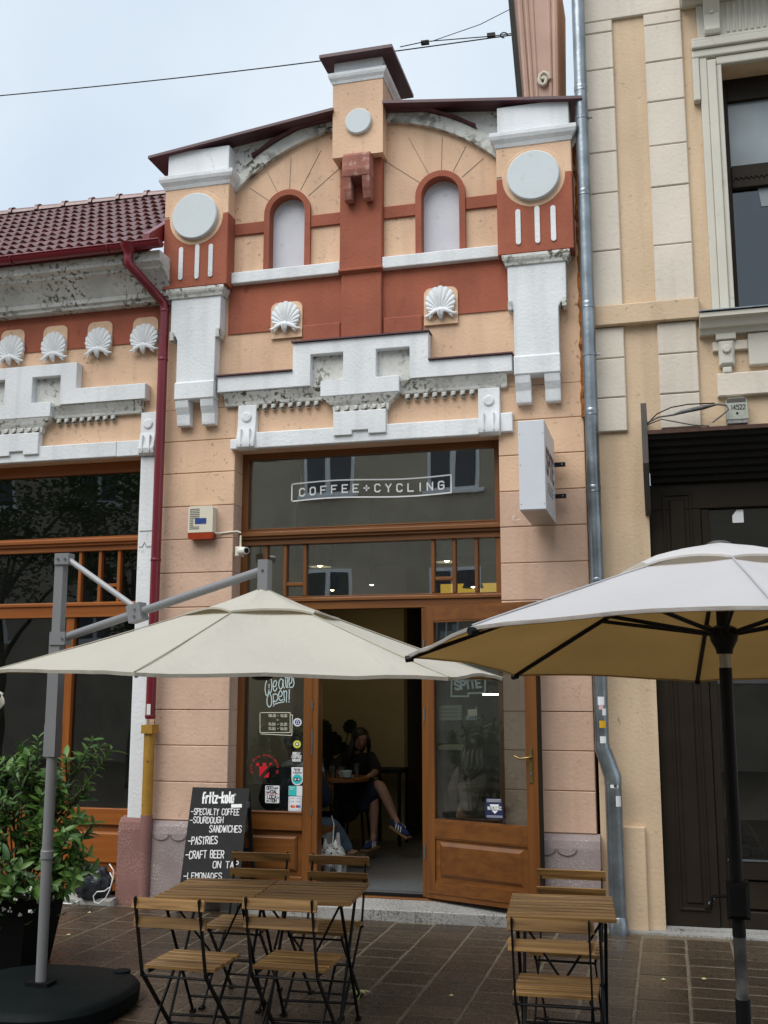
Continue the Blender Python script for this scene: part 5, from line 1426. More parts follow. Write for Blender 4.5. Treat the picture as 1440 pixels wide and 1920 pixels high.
# cable box and spliced cable on the town house
x0, x1, z0, z1 = RB(1361, 747, 1402, 787, -.05)
cbx = thing('junction_box', ((x0+x1)/2, -.02, z0), 'grey-green numbered junction box above the dark hood', 'junction box')
M_GGREY = mat('grey_green_enamel', (0.40, 0.42, 0.36), 0.5, 0.15, 8, 0.05, 50, spots=0.4, scol=(0.1,0.09,0.07,1))
b = MB(); b.prism([(x0,z0),(x1,z0),(x1-.005,z1-.02),(x1-.02,z1),(x0+.012,z1),(x0,z1-.02)], -.075, .015); obj('box_body', b, M_GGREY, cbx)
b = MB(); b.box(x0+.005, x1-.012, -.078, -.0755, z1-.035, z1-.004); obj('box_lid_strip', b, M_CHEEK, cbx)
b = MB(); text_on(b, '14522', Vector((x0+.04, -.0765, z0+.075)), Vector((1,0,0)), Vector((0,0,1)), FRONT, .035, .10, .16); obj('number', b, M_PRINTK, cbx)
b = MB(); b.lathe(((x0+x1)/2, -.0755, z0+.045), [(.01, 0), (.008, .003)], 10, 'Y'); obj('screw', b, M_BLACK, cbx)
b = MB(); b.box(x0+.005, x1-.005, -.07, .015, z0-.03, z0-.001); obj('box_foot', b, M_GRANITE, cbx)
cab = [W(px, py, -.12) for px, py in ((1212,794),(1235,782),(1262,778),(1280,772),(1318,764),(1345,758),(1362,760),(1366,768),(1352,780),(1336,792))]
cb_ = thing('spliced_cable', cab[0], 'grey taped cable splice looping over the dark hood', 'cable')
b = MB(); b.tube(cab, [.006,.007,.008,.016,.018,.008,.007,.007,.006,.006], 8); obj('splice', b, mat('grey_cable_tape', (0.12,0.115,0.115), 0.6, 0.5, 25, 0.3, 60), cb_, smooth=50)
b = MB(); b.tube([W(px, py, -.11) for px, py in ((1212,796),(1232,776),(1258,764),(1290,758),(1340,756))], .005, 6); obj('cable_strand', b, M_BLACK, cb_, smooth=True)
b = MB(); b.tube([W(px, py, -.13) for px, py in ((1212,797),(1240,786),(1262,790),(1300,797),(1330,799))], .005, 6); obj('cable_strand', b, M_CHEEK, cb_, smooth=True)

# overhead wires
YW = 1.15
wa, wb = W(-60, 185, YW), W(1022, 57, YW)
wr = thing('span_wire', wb, 'thin black overhead span wire with insulators crossing behind the chimney', 'wire')
b = MB(); b.tube([wa.lerp(wb, t/30) - Vector((0,0,.05*math.sin(math.pi*t/30))) for t in range(30)] , .006, 6); obj('wire', b, M_BLACK, wr)
for px, py in ((797, 80), (921, 66)):
    c = W(px, py, YW-.03); b = MB(); b.obox(c, (wb-wa).normalized(), Vector((0,1,0)), Vector((0,0,1)), .04, .018, .018); obj('insulator', b, M_BLACK, wr)
b = MB(); b.tube([W(px, py, YW-.05) for px, py in ((750,88),(797,78),(870,72),(921,68),(945,65),(970,61),(1022,55))], .005, 6); obj('second_strand', b, M_BLACK, wr)
b = MB(); b.tube([W(px, py, YW-.02) for px, py in ((970,62),(985,60),(1005,58),(1026,55))], [.008,.02,.02,.012], 8); obj('turnbuckle', b, M_BLACK, wr)
b = MB(); b.tube([W(px, py, YW-.04) for px, py in ((808,78),(900,46),(1010,-10))], .004, 5); obj('branch_wire', b, M_BLACK, wr)
b = MB(); b.tube([W(945+7*math.cos(a), 66-5*math.sin(a), YW-.05) for a in [i*.6 for i in range(9)]], .006, 6); obj('hook', b, M_BLACK, wr)

# ------------------------------------------------------------------ parasols
def canopy_mesh(n, R, apex, phi, tilt, m, name, r_in=.0, sag=.035, scallop=.04, hem=.05, droop=0.10, nr=9, na=10, base=None):
    """ribbed canopy: straight ribs that droop a little, cloth sagging between them"""
    b = MB(); v = []
    H = apex
    ncol = n*na
    for j in range(nr+1):
        t = (r_in + (1-r_in)*j/nr)
        for i in range(ncol):
            seg, w = divmod(i, na); w /= na
            a0 = phi + 2*math.pi*seg/n; a1 = a0 + 2*math.pi/n
            p0 = Vector((math.cos(a0), math.sin(a0))); p1 = Vector((math.cos(a1), math.sin(a1)))
            k = 4*w*(1-w)
            p = p0.lerp(p1, w)*R*t*(1 - scallop*k*t**3)
            z = H*max(0.0, 1-t)**(1+droop) - sag*k*math.sin(math.pi*min(1, t*.9))*.8 + .02*k*t**4
            z += tilt[0]*p.x + tilt[1]*p.y
            z += (.016*mnoise.noise(Vector((p.x*2.2, p.y*2.2, n))) + .005*mnoise.noise(Vector((p.x*7, p.y*7, n+3.3))))*(1 if 0 < w < 1 else .25)*min(1, t*2)
            v.append((p.x, p.y, z))
    f = [(j*ncol+i, j*ncol+(i+1) % ncol, (j+1)*ncol+(i+1) % ncol, (j+1)*ncol+i) for j in range(nr) for i in range(ncol)]
    if r_in == 0: pass
    # small hem turned down
    o = len(v)
    for i in range(ncol):
        p = v[nr*ncol+i]; v.append((p[0]*.997, p[1]*.997, p[2]-hem))
    f += [(nr*ncol+i, nr*ncol+(i+1) % ncol, o+(i+1) % ncol, o+i) for i in range(ncol)]
    b.add(v, f)
    return mesh_of(b, name, m, 35, recalc=False)
M_CAN1 = fabric('ecru_canopy', (0.645, 0.62, 0.545), (0.60, 0.50, 0.32), 0.28); M_LIN = fabric('tan_lining', (0.33, 0.235, 0.105), (0.70, 0.50, 0.23), 0.52)
M_CAN2 = fabric('white_canopy', (0.80, 0.80, 0.83), (0.80, 0.70, 0.52), 0.42)

# ecru cantilever parasol
C1 = Vector((-2.081, -3.064, 0)); Z1 = 1.828; R1 = 1.35; PH1 = 3.6373; T1 = (-.0178, .0074)
base1 = G(76, 1850, .12)
cu = thing('cantilever_parasol', (base1.x, base1.y, 0), 'ecru cantilever parasol on a grey side post over the café tables', 'parasol')
me = canopy_mesh(6, R1, .44, PH1, T1, M_CAN1, 'canopy', .16, .035, .03, .016, .04, 10, 10)
can = obj('canopy', me, None, cu); can.location = (C1.x, C1.y, Z1)
me = canopy_mesh(6, R1, .44, PH1, T1, M_LIN, 'lining', .16, .035, .03, .010, .04, 10, 10); o = obj('lining', me, None, cu); o.location = (C1.x, C1.y, Z1-.006); o.scale = (.997,.997,1)
me = canopy_mesh(6, .42, .155, PH1, T1, M_CAN1, 'vent_flap', .06, .012, .10, .010, .25, 5, 8)
vf = obj('vent_flap', me, None, cu); vf.location = (C1.x, C1.y, Z1+.312)
def seams(C, Z, R, ph, n, T, H, ex, parent, m, t0):
    for k in range(n):
        b = MB(); b.tube([rimpt(C, Z, R, ph, k, n, T, t, H, ex) + Vector((0,0,.0035)) for t in [t0 + (1-t0)*i/12 for i in range(13)]], .0032, 5); obj('seam', b, m, parent)
def rimpt(C, Z, R, ph, k, n, T, t=1.0, H=0.0, ex=1.0):
    a = ph + 2*math.pi*k/n; p = Vector((math.cos(a), math.sin(a), 0))*R*t
    return Vector((C.x+p.x, C.y+p.y, Z + H*max(0.0, 1-t)**ex + T[0]*p.x + T[1]*p.y))
M_SEAM1 = mat('ecru_seam', (0.40,0.37,0.30), 0.9, 0.1, 9, 0); M_SEAM2 = mat('grey_seam', (0.42,0.42,0.44), 0.9, 0.1, 9, 0)
seams(C1, Z1, R1, PH1, 6, T1, .44, 1.04, cu, M_SEAM1, .16)
top1 = Vector((C1.x, C1.y, Z1+.44))
for k in range(6):
    pts = [rimpt(C1, Z1, R1, PH1, k, 6, T1, t, .44, 1.04) - Vector((0,0,.018)) for t in (.05, .3, .6, .99)]
    b = MB(); b.tube(pts, .009, 6); obj('rib', b, M_GRAPH, cu)
    b = MB(); q = rimpt(C1, Z1, R1, PH1, k, 6, T1, .5, .44, 1.04) - Vector((0,0,.025)); b.tube([(C1.x, C1.y, Z1+.10), q], .007, 6); obj('strut', b, M_GRAPH, cu)
b = MB(); b.tube([(C1.x, C1.y, Z1-.015), (C1.x, C1.y, Z1+.42)], .022, 12); obj('hub_post', b, M_GRAPH, cu, smooth=40)
b = MB(); b.lathe((C1.x, C1.y, Z1-.03), [(.03,0),(.055,.01),(.055,.05),(.03,.06)], 16); obj('runner', b, M_BLACK, cu, smooth=40)
hubz = W(495, 1064, C1.y).z
b = MB(); b.obox(Vector((C1.x+.005, C1.y, (Z1+.44+hubz)/2+.01)), (1,0,0), (0,1,0), (0,0,1), .028, .035, (hubz-Z1-.44)/2+.03); obj('hub_bracket', b, M_GRAPH, cu)
jz = W(95, 1196, base1.y).z; tz = W(97, 1046, base1.y).z
pxx_ = base1.x
b = MB(); b.tube([(pxx_, base1.y, .10), (pxx_, base1.y, 1.42)], .030, 16); obj('post', b, M_GRAPH, cu, smooth=40)
b = MB(); b.lathe((pxx_, base1.y, W(76,1600,base1.y).z-.03), [(.031,0),(.036,.004),(.036,.045),(.031,.05)], 16); obj('post_collar', b, M_GRAPH, cu, smooth=40)
b = MB(); b.obox((pxx_, base1.y, (1.40+jz)/2), (1,0,0), (0,1,0), (0,0,1), .035, .035, (jz-1.40)/2); sl2 = obj('post_sleeve', b, M_GRAPH, cu)
b = MB(); b.obox((pxx_, base1.y, 1.46), (1,0,0), (0,1,0), (0,0,1), .037, .037, .09); obj('sleeve_collar', b, M_GRAPH, cu)
b = MB(); b.obox((pxx_, base1.y, (jz+tz)/2), (1,0,0), (0,1,0), (0,0,1), .0275, .0275, (tz-jz)/2); obj('upper_post', b, M_GRAPH, cu)
b = MB(); b.obox((pxx_+.02, base1.y-.004, jz-.005), (1,0,0), (0,1,0), (0,0,1), .050, .039, .038); obj('arm_joint', b, M_GRAPH, cu)
b = MB(); b.obox((pxx_+.02, base1.y-.004, tz-.012), (1,0,0), (0,1,0), (0,0,1), .046, .034, .033); obj('top_joint', b, M_GRAPH, cu)
armA = Vector((pxx_+.05, base1.y-.01, jz+.0)); armB = Vector((C1.x-.02, C1.y, hubz-.02))
b = MB(); b.tube([armA, armB], .024, 14); obj('arm', b, M_GRAPH, cu, smooth=40)
kk = armA.lerp(armB, (255-105)/(490-105.)); 
dirA = (armB-armA).normalized()
b = MB(); b.obox(kk, dirA, dirA.cross(Vector((0,0,1))).normalized(), dirA.cross(Vector((0,0,1))).normalized().cross(dirA), .045, .036, .05); obj('slider', b, M_GRAPH, cu)
b = MB(); b.tube([Vector((pxx_+.05, base1.y-.008, tz-.015)), kk + Vector((-.02,0,.035))], .017, 12); obj('tie_bar', b, mat('light_grey_bar', (0.33,0.335,0.35), 0.35, 0.05, 4, 0), cu, smooth=40)
for (c, nm) in ((Vector((pxx_+.055, base1.y-.049, jz-.005)), 0), (Vector((pxx_, base1.y-.044, tz-.012)), 0), (Vector((pxx_+.045, base1.y-.044, tz-.012)), 0), (kk+Vector((0,-.042,.02)), 0), (kk+Vector((0,-.042,-.02)), 0), (Vector((C1.x+.005, C1.y-.036, hubz-.02)), 0)):
    b = MB(); b.lathe(c, [(.008,0),(.006,.005)], 10, 'Y'); obj('bolt', b, M_ZINC, cu)
M_BASE = mat('dark_teal_plastic', (0.0035, 0.0065, 0.0075), 0.6, 0.2, 5, 0.05, 40, spec=0.12)
b = MB(); ns = 48
def sq(a, r): 
    c, s = math.cos(a), math.sin(a); e = 2.6
    k = r/((abs(c)**e + abs(s)**e)**(1/e)); return c*k, s*k
rings = []
for (r, z) in ((.50,.0),(.545,.02),(.55,.085),(.53,.11),(.50,.122),(.12,.13)):
    rings.append([(base1.x+.0+sq(2*math.pi*i/ns+.5, r*.93)[0], base1.y+sq(2*math.pi*i/ns+.5, r*.93)[1], z) for i in range(ns)])
v = [p for r in rings for p in r]; f = [(j*ns+i, j*ns+(i+1) % ns, (j+1)*ns+(i+1) % ns, (j+1)*ns+i) for j in range(5) for i in range(ns)] + [tuple(reversed(range(ns))), tuple(5*ns+i for i in range(ns))]
b.add(v, f); bs = obj('ballast_base', b, M_BASE, cu, smooth=40)
cp = G(238, 1822, .125); b = MB(); b.lathe((cp.x-.03, cp.y, .118), [(.05,0),(.05,.012),(.04,.016)], 20); obj('filler_cap', b, M_BASE, bs)
b = MB(); b.box(pxx_-.07, pxx_+.07, base1.y-.05, base1.y+.05, .128, .15); obj('post_socket', b, M_BLACK, cu)

# white centre-pole parasol on the right
C2 = Vector((.2197, -4.0524, 0)); Z2 = 1.89; R2 = 1.25; PH2 = 3.9878; T2 = (.0047, -.0717)
H2 = .43
mu = thing('centre_pole_parasol', (C2.x, C2.y, 0), 'white octagonal parasol on a black centre pole at the right', 'parasol')
me = canopy_mesh(8, R2, H2, PH2, T2, M_CAN2, 'canopy', .19, .02, .02, .012, -.02, 10, 8)
o = obj('canopy', me, None, mu); o.location = (C2.x, C2.y, Z2)
me = canopy_mesh(8, R2, H2, PH2, T2, M_LIN, 'lining', .19, .02, .02, .008, -.02, 10, 8); o = obj('lining', me, None, mu); o.location = (C2.x, C2.y, Z2-.006); o.scale = (.997,.997,1)
me = canopy_mesh(8, .42, .135, PH2, T2, M_CAN2, 'vent_flap', .05, .0, .06, .008, -.25, 5, 8)
o = obj('vent_flap', me, None, mu); o.location = (C2.x, C2.y, Z2+.300)
b = MB(); b.lathe((C2.x, C2.y, Z2+.418), [(.05,0),(.045,.014),(.025,.022)], 16); obj('finial', b, M_CHEEK, mu, smooth=40)
seams(C2, Z2, R2, PH2, 8, T2, H2, .98, mu, M_SEAM2, .19)
run2 = Vector((C2.x, C2.y, W(1365, 1192, C2.y).z))
for k in range(8):
    pts = [rimpt(C2, Z2, R2, PH2, k, 8, T2, t, H2, .98) - Vector((0,0,.016)) for t in (.03, .3, .6, .80, 1.005)]
    b = MB(); b.tube(pts, .0105, 6); rb = obj('rib', b, M_BLACK, mu)
    b = MB(); b.tube([run2, rimpt(C2, Z2, R2, PH2, k, 8, T2, .52, H2, .98) - Vector((0,0,.02))], .009, 6); obj('strut', b, M_BLACK, rb)
    b = MB(); e_ = rimpt(C2, Z2, R2, PH2, k, 8, T2, 1.0, H2, .98); d_ = (e_-run2).normalized(); b.tube([e_-d_*.02-Vector((0,0,.014)), e_+d_*.012-Vector((0,0,.016))], .014, 8); obj('rib_tip', b, M_BLACK, rb)
b = MB(); b.lathe((C2.x, C2.y, run2.z-.07), [(.03,0),(.034,.02),(.05,.05),(.055,.075),(.05,.10),(.03,.11)], 16); obj('runner', b, M_BLACK, mu, smooth=40)
zj0, zj1 = W(1365, 1252, C2.y).z, W(1365, 1222, C2.y).z
b = MB(); b.tube([(C2.x, C2.y, .02), (C2.x, C2.y, .62)], .027, 16); obj('lower_pole', b, M_BLACK, mu, smooth=40)
b = MB(); b.tube([(C2.x, C2.y, .60), (C2.x, C2.y, .86)], .0225, 16); obj('worn_pole_section', b, mat('worn_black_paint', (0.05,0.05,0.05), 0.5, 0.6, 14, 0.05, 40, spots=0.9, scol=(0.3,0.29,0.27,1), sscale=8, smin=.5), mu, smooth=40)
b = MB(); b.tube([(C2.x, C2.y, .84), (C2.x, C2.y, zj0)], .0245, 16); obj('pole', b, M_BLACK, mu, smooth=40)
b = MB(); b.tube([(C2.x, C2.y, zj0), (C2.x, C2.y, zj1)], .021, 16); obj('tilt_joint', b, mat('bare_steel', (0.34,0.33,0.30), 0.4, 0.2, 8, 0, metal=.6), mu, smooth=40)
b = MB(); b.tube([(C2.x, C2.y, zj1), (C2.x, C2.y, Z2+.40)], .025, 16); obj('pole_head', b, M_BLACK, mu, smooth=40)
kz0, kz1 = W(1386, 1720, C2.y).z, W(1386, 1652, C2.y).z
b = MB(); b.cbox(C2.x-.042, C2.x+.042, C2.y-.055, C2.y+.045, kz0, kz1, .014); cr = obj('crank_housing', b, M_BLACK, mu)
b = MB(); b.tube([(C2.x-.04, C2.y-.03, kz0+.08), (C2.x-.09, C2.y-.03, kz0+.075), (C2.x-.10, C2.y-.03, kz0+.03), (C2.x-.12, C2.y-.03, kz0+.03)], .006, 8); obj('crank_handle', b, M_BLACK, cr)
b = MB(); b.lathe((C2.x, C2.y, 0), [(.27,0),(.27,.03),(.25,.05),(.05,.06),(.04,.25)], 32); obj('base_plate', b, M_BLACK, mu, smooth=40)

# ------------------------------------------------------------------ folding tables and chairs
def slat_mesh(L, w, t, name):
    b = MB(); c = .003
    a = [(-L/2,-w/2),(L/2,-w/2),(L/2,w/2),(-L/2,w/2)]; i = [(-L/2+c,-w/2+c),(L/2-c,-w/2+c),(L/2-c,w/2-c),(-L/2+c,w/2-c)]
    v = [(p[0],p[1],-t/2) for p in a] + [(p[0],p[1],t/2-c) for p in a] + [(p[0],p[1],t/2) for p in i]; f = [(8,9,10,11),(3,2,1,0)]
    for k in range(4):
        n = (k+1) % 4; f += [(k,n,4+n,4+k),(4+k,4+n,8+n,8+k)]
    b.add(v, f); return mesh_of(b, name, M_SLAT)
def make_chair():
    r = thing('folding_chair', (0,0,0), 'x', 'chair', 'folding slatted chairs around the café tables')
    me_s = slat_mesh(.37, .053, .017, 'seat_slat'); me_b = slat_mesh(.372, .052, .015, 'back_slat')
    for i in range(5): placed('seat_slat', me_s, r, (0, -.128 + i*.066, .425), (rad(1.5),0,0), local=True)
    for (y, z) in ((-.322, .745), (-.298, .655)): placed('back_slat', me_b, r, (0, y+.024, z), (rad(90-14),0,0), local=True)
    for s in (-1, 1):
        x = s*.165
        b = MB()
        for (p, q) in (((x,-.315,.775),(x,-.215,.405)), ((x,-.215,.41),(x,.19,.012))): b.bar(p, q, .008, .021, (0,1,.3))
        lg = obj('long_leg', b, M_BLACK, r)
        b = MB(); b.bar((x*.9,.155,.405), (x*.9,-.235,.012), .008, .02, (0,1,.3)); obj('short_leg', b, M_BLACK, r)
        b = MB(); b.bar((x*.93,-.17,.408), (x*.93,.17,.410), .006, .018); obj('seat_rail', b, M_BLACK, r)
        b = MB(); b.box(x-.012, x+.012, .175, .225, 0, .014); obj('foot', b, M_BLACK, r)
        b = MB(); b.box(x*.9-.012, x*.9+.012, -.265, -.215, 0, .014); obj('foot', b, M_BLACK, r)
    for (p, q) in (((-.165,.10,.10),(.165,.10,.10)), ((-.148,-.15,.10),(.148,-.15,.10)), ((-.18,-.205,.395),(.18,-.205,.395)), ((-.15,.155,.395),(.15,.155,.395))):
        b = MB(); b.tube([p, q], .006, 8); obj('cross_bar', b, M_BLACK, r)
    return r
def make_table():
    r = thing('folding_table', (0,0,0), 'x', 'table', 'folding slatted café tables')
    me_t = slat_mesh(.512, .051, .019, 'table_slat')
    for i in range(8): placed('table_slat', me_t, r, (0, -.2555 + i*.073, .69), local=True)
    for s in (-1, 1):
        x = s*.205
        b = MB(); b.bar((x,-.27,.672), (x,.27,.672), .006, .016); obj('top_rail', b, M_BLACK, r)
        b = MB(); b.tube([(x,-.25,.668), (x,.235,.008)], .0085, 8); obj('leg', b, M_BLACK, r)
        x2 = s*.188
        b = MB(); b.tube([(x2,.25,.668), (x2,-.235,.008)], .0085, 8); obj('leg', b, M_BLACK, r)
        b = MB(); b.tube([(x2,-.20,.668), (0,-.02,.345)], .006, 6); obj('brace', b, M_BLACK, r)
        for (xx_, yy_) in ((x,.235), (x2,-.235)):
            b = MB(); b.box(xx_-.013, xx_+.013, yy_-.02, yy_+.02, 0, .015); obj('foot', b, M_BLACK, r)
    for (y, z, x) in ((.17,.10,.205), (-.165,.10,.188), (.0,.335,.205)):
        b = MB(); b.tube([(-x,y,z), (x,y,z)], .007, 8); obj('cross_bar', b, M_BLACK, r)
    return r
chair0 = make_chair(); table0 = make_table()
def place(proto, first, x, y, rz, label):
    o = proto if first else copy_tree(proto)
    o.location = (x, y, 0); o.rotation_euler = (0, 0, rad(rz)); o['label'] = label
    return o
place(table0, True, -2.376, -2.885, 5.5, 'left of the two slatted tables pushed together under the ecru parasol')
place(table0, False, -1.862, -2.836, 5.5, 'right of the two slatted tables pushed together, in front of the doorway')
place(table0, False, -.553, -2.888, 5.0, 'lone slatted folding table in front of the open door leaf')
place(chair0, True, -2.332, -3.286, 0, 'near-left slatted chair with its back to the street, beside the parasol base')
place(chair0, False, -1.819, -3.168, 0.5, 'near-right slatted chair of the joined tables, its back to the street')
place(chair0, False, -2.422, -2.40, 183, 'slatted chair behind the joined tables, next to the chalkboard')
place(chair0, False, -1.938, -2.40, 180.8, 'slatted chair behind the joined tables, in front of the open doorway')
place(chair0, False, -.540, -3.299, 1.5, 'slatted chair with its back to the street at the lone right table')
place(chair0, False, -.558, -2.558, 180, 'slatted chair behind the lone right table, against the speckled plinth')

# ------------------------------------------------------------------ chalkboard
B0, B1 = G(337, 1712), G(452, 1715); B1.y = B0.y
yt = B0.y + .24
T0, T1_ = W(357, 1476.5, yt), W(466, 1478.5, yt)
zt = (T0.z+T1_.z)/2; xl_, xr_ = (B0.x+T0.x)/2, (B1.x+T1_.x)/2
cb3 = thing('chalkboard', ((xl_+xr_)/2, B0.y, 0), 'black pavement chalkboard listing coffee, pastries and beer in white chalk', 'chalkboard')
bd = Vector((0, yt-B0.y, zt)).normalized(); bn = Vector((0, -bd.z, bd.y))
Lc = Vector((0, yt-B0.y, zt)).length
cen = lambda t: Vector(((xl_+xr_)/2, B0.y, 0)) + bd*(Lc*t)
b = MB(); b.obox(cen(.55), (1,0,0), bn, bd, (xr_-xl_)/2, .011, Lc*.45); obj('board', b, M_CHALK, cb3)
for s in (0, 1):
    x = xl_+.02 if s == 0 else xr_-.02
    b = MB(); b.obox(Vector((x, 0, 0)) + Vector((0, B0.y, 0)) + bd*(Lc*.05), (1,0,0), bn, bd, .02, .011, Lc*.05); obj('board_leg', b, M_CHALK, cb3)
    b = MB(); b.bar((x, yt+.012, zt-.02), (x, yt+.20, 0), .03, .016, (0,1,0)); obj('rear_leg', b, M_CHALK, cb3)
b = MB(); b.bar((xl_+.03, yt+.11, .45), (xr_-.03, yt+.11, .45), .02, .03); obj('stay_bar', b, M_CHALK, cb3)
for zz in (.62, .80):
    b = MB(); b.box(xr_+.001, xr_+.012, yt-.08-(.05 if zz < .7 else 0), yt-.03-(.05 if zz < .7 else 0), zz, zz+.05); obj('clip', b, M_ZINC, cb3)
S_c = Surface(cen(.5) + bn*.0125, bn)
b = MB()
random.seed(21)
for (s, x0, y0, x1, y1, h) in (('-SPECIALTY COFFEE', 358, 1527, 448, 1528.5, 11), ('-SOURDOUGH', 356, 1543, 418, 1543, 11), ('SANDWICHES', 392.5, 1560, 452, 1560.5, 12), ('-PASTRIES', 352.5, 1583.5, 407, 1582, 13.5), ('-CRAFT BEER', 348, 1609.5, 419, 1608.5, 13.5), ('ON TAP', 399, 1627, 446, 1627.5, 12), ('-LEMONADES', 344, 1648, 415, 1648, 11)):
    b = MB(); S_c.write(b, s, x0, y0, x1, y1, h, th=.125, gap=.24, jit=.045); obj('chalk_line', b, M_CHALKW, cb3)
b = MB(); S_c.write(b, 'fritz-kola', 379.5, 1505.5, 437, 1504.5, 19, th=.17, gap=.34, wl=.50)
S_c.line(b, S_c.circ(440.5, 1490, 1.8, 10) + [(442.3,1490)], .003)
obj('brand_lettering', b, M_PRINTW, cb3)
b = MB(); S_c.poly(b, [(433.5,1508),(453.5,1507.5),(453.5,1514),(433.5,1514.5)]); lt = obj('small_plate', b, M_PRINTW, cb3)

# ------------------------------------------------------------------ small things on the pavement
def ground_light(px, py, label):
    c = G(px, py); t = thing('ground_light', (c.x, c.y, 0), label, 'ground light', 'round ground lights in the pavement')
    b = MB(); b.lathe((c.x, c.y, -.01), [(.135,0),(.135,.017),(.128,.021),(.10,.021)], 32); obj('steel_ring', b, M_ZINC, t, smooth=30)
    b = MB(); b.lathe((c.x, c.y, 0), [(.10,.0),(.10,.010),(.09,.0125),(.0,.0125)], 24, caps=False); obj('frosted_lens', b, mat('frosted_lens', (0.40,0.44,0.48), 0.3, 0.2, 20, 0.1, 80), t)
    return t
ground_light(291, 1735, 'round steel ground light left of the chalkboard feet'); ground_light(1050, 1786, 'round steel ground light under the lone right table')
fc = G(676, 1868)
fl = thing('fallen_flower', (fc.x, fc.y, 0), 'wilted pale green flower lying under the joined tables', 'flower')
random.seed(2)
b = MB(); b.tube([(fc.x-.07, fc.y+.02, .012), (fc.x, fc.y, .014), (fc.x+.01, fc.y-.09, .006)], .004, 5); obj('stem', b, mat('pale_green_stem', (0.35,0.40,0.12), 0.7, 0.1, 5, 0), fl)
M_PET = mat('pale_petal', (0.55, 0.55, 0.25), 0.7, 0.2, 20, 0)
for i in range(9):
    a = random.uniform(-2.8, .4); L_ = random.uniform(.04, .085); d = Vector((math.cos(a), math.sin(a)*.5, 0)); s = Vector((-d.y, d.x, 0)).normalized()*.008
    c = Vector((fc.x-.02+random.uniform(-.02,.03), fc.y+.01, .016)); b = MB()
    b.add([c-s, c+d*L_*.5-s*1.6+Vector((0,0,.012)), c+d*L_, c+d*L_*.5+s*1.6+Vector((0,0,.014)), c+s], [(0,1,2,3,4)]); obj('petal', b, M_PET, fl)
for i, (px, py) in enumerate(((167, 1712), (1320, 1725+112), (128, 1754), (846, 1868), (1244, 1838))):
    c = G(px, py); b = MB(); s = .016
    b.add([(c.x-s, c.y, .004), (c.x, c.y-s*1.2, .007), (c.x+s, c.y, .005), (c.x, c.y+s, .010)], [(0,1,2,3)])
    lab = ['tiny yellowish petal on the paving near the white cable', 'tiny pale leaf scrap on the paving before the dark shop door', 'tiny pale crumb on the paving beside the planter', 'tiny pale leaf scrap left of the lone table', 'tiny pale leaf scrap right of the lone table'][i]
    obj('leaf_scrap', b, M_PET, label=lab, cat='leaf', group='scraps on the paving')
# ------------------------------------------------------------------ planter with a laurel bush
random.seed(17)
pc0 = G(22, 1808)
pl_t = thing('planted_laurel', (pc0.x, pc0.y, 0), 'leafy green laurel bush in a black tapered planter behind the grey post', 'plant')
M_POT = mat('black_planter', (0.0035, 0.004, 0.004), 0.65, 0.2, 6, 0.05, 40, spec=0.12); M_SOIL = mat('soil', (0.03, 0.02, 0.012), 0.95, 0.3, 12, 0.5, 60)
b = MB(); rings = []
PHt = .44
for (r, z) in ((.17,0),(.225,PHt-.05),(.24,PHt-.045),(.24,PHt),(.215,PHt),(.21,PHt-.06)):
    rings.append([(pc0.x+sx*r, pc0.y+sy*r, z) for sx, sy in ((-1,-1),(1,-1),(1,1),(-1,1))])
v = [p for r in rings for p in r]; f = [(4*i+k, 4*i+(k+1) % 4, 4*i+4+(k+1) % 4, 4*i+4+k) for i in range(5) for k in range(4)] + [(3,2,1,0), (20,21,22,23)]
b.add(v, f); obj('planter', b, M_POT, pl_t)
M_LEAF = leafmat('laurel_leaf', (0.030, 0.090, 0.018, 1), (0.115, 0.225, 0.042, 1), 0.42)
M_STEM = mat('green_brown_stem', (0.06, 0.06, 0.025), 0.8, 0.2, 10, 0)
def laurel_leaf(name, L, w, curl):
    b = MB(); v = []; n = 5
    for i in range(n+1):
        t = i/n; ww = w*math.sin(math.pi*min(1, t*.93+.04))**.8*(1 if t < .98 else .1); z = -curl*L*t*t
        v += [(-ww/2, L*t, z+.16*ww), (0, L*t, z-.03*ww), (ww/2, L*t, z+.16*ww)]
    f = []
    for i in range(n):
        a = 3*i; f += [(a, a+1, a+4, a+3), (a+1, a+2, a+5, a+4)]
    b.add(v, f); return mesh_of(b, name, M_LEAF, True, recalc=False)
LEAVES = [laurel_leaf('leaf', .085, .032, .15), laurel_leaf('leaf', .10, .036, .3), laurel_leaf('leaf', .07, .027, .05), laurel_leaf('leaf', .115, .038, .22)]
leaf_tr = []      # (matrix, mesh index)
stems = []
def twig(p, d, L, nl):
    pts = [p.copy()]; dd = d.copy()
    for i in range(6):
        dd = (dd + Vector((random.uniform(-.12,.12), random.uniform(-.12,.12), .05))).normalized(); p = p + dd*L/6; pts.append(p.copy())
    stems.append(pts)
    for i in range(nl):
        t = .25 + .75*(i+1)/nl; k = min(5, int(t*6-.001)); q = pts[k].lerp(pts[k+1], t*6-k if t < 1 else 1)
        ax = (pts[k+1]-pts[k]).normalized(); a = i*2.4 + random.uniform(-.4,.4)
        s = ax.orthogonal().normalized(); s = Matrix.Rotation(a, 3, ax) @ s
        out = (s*.85 + ax*random.uniform(.35,.8) + Vector((0,0,random.uniform(-.1,.25)))).normalized()
        upv = (ax - out*ax.dot(out)).normalized()
        m = Matrix((out.cross(upv), out, upv)).transposed().to_4x4(); m.translation = q
        sc_ = random.uniform(.5, 1.12)
        leaf_tr.append((m @ Matrix.Scale(sc_, 4), random.randrange(4)))
    return pts
root_p = Vector((pc0.x, pc0.y, PHt-.06))
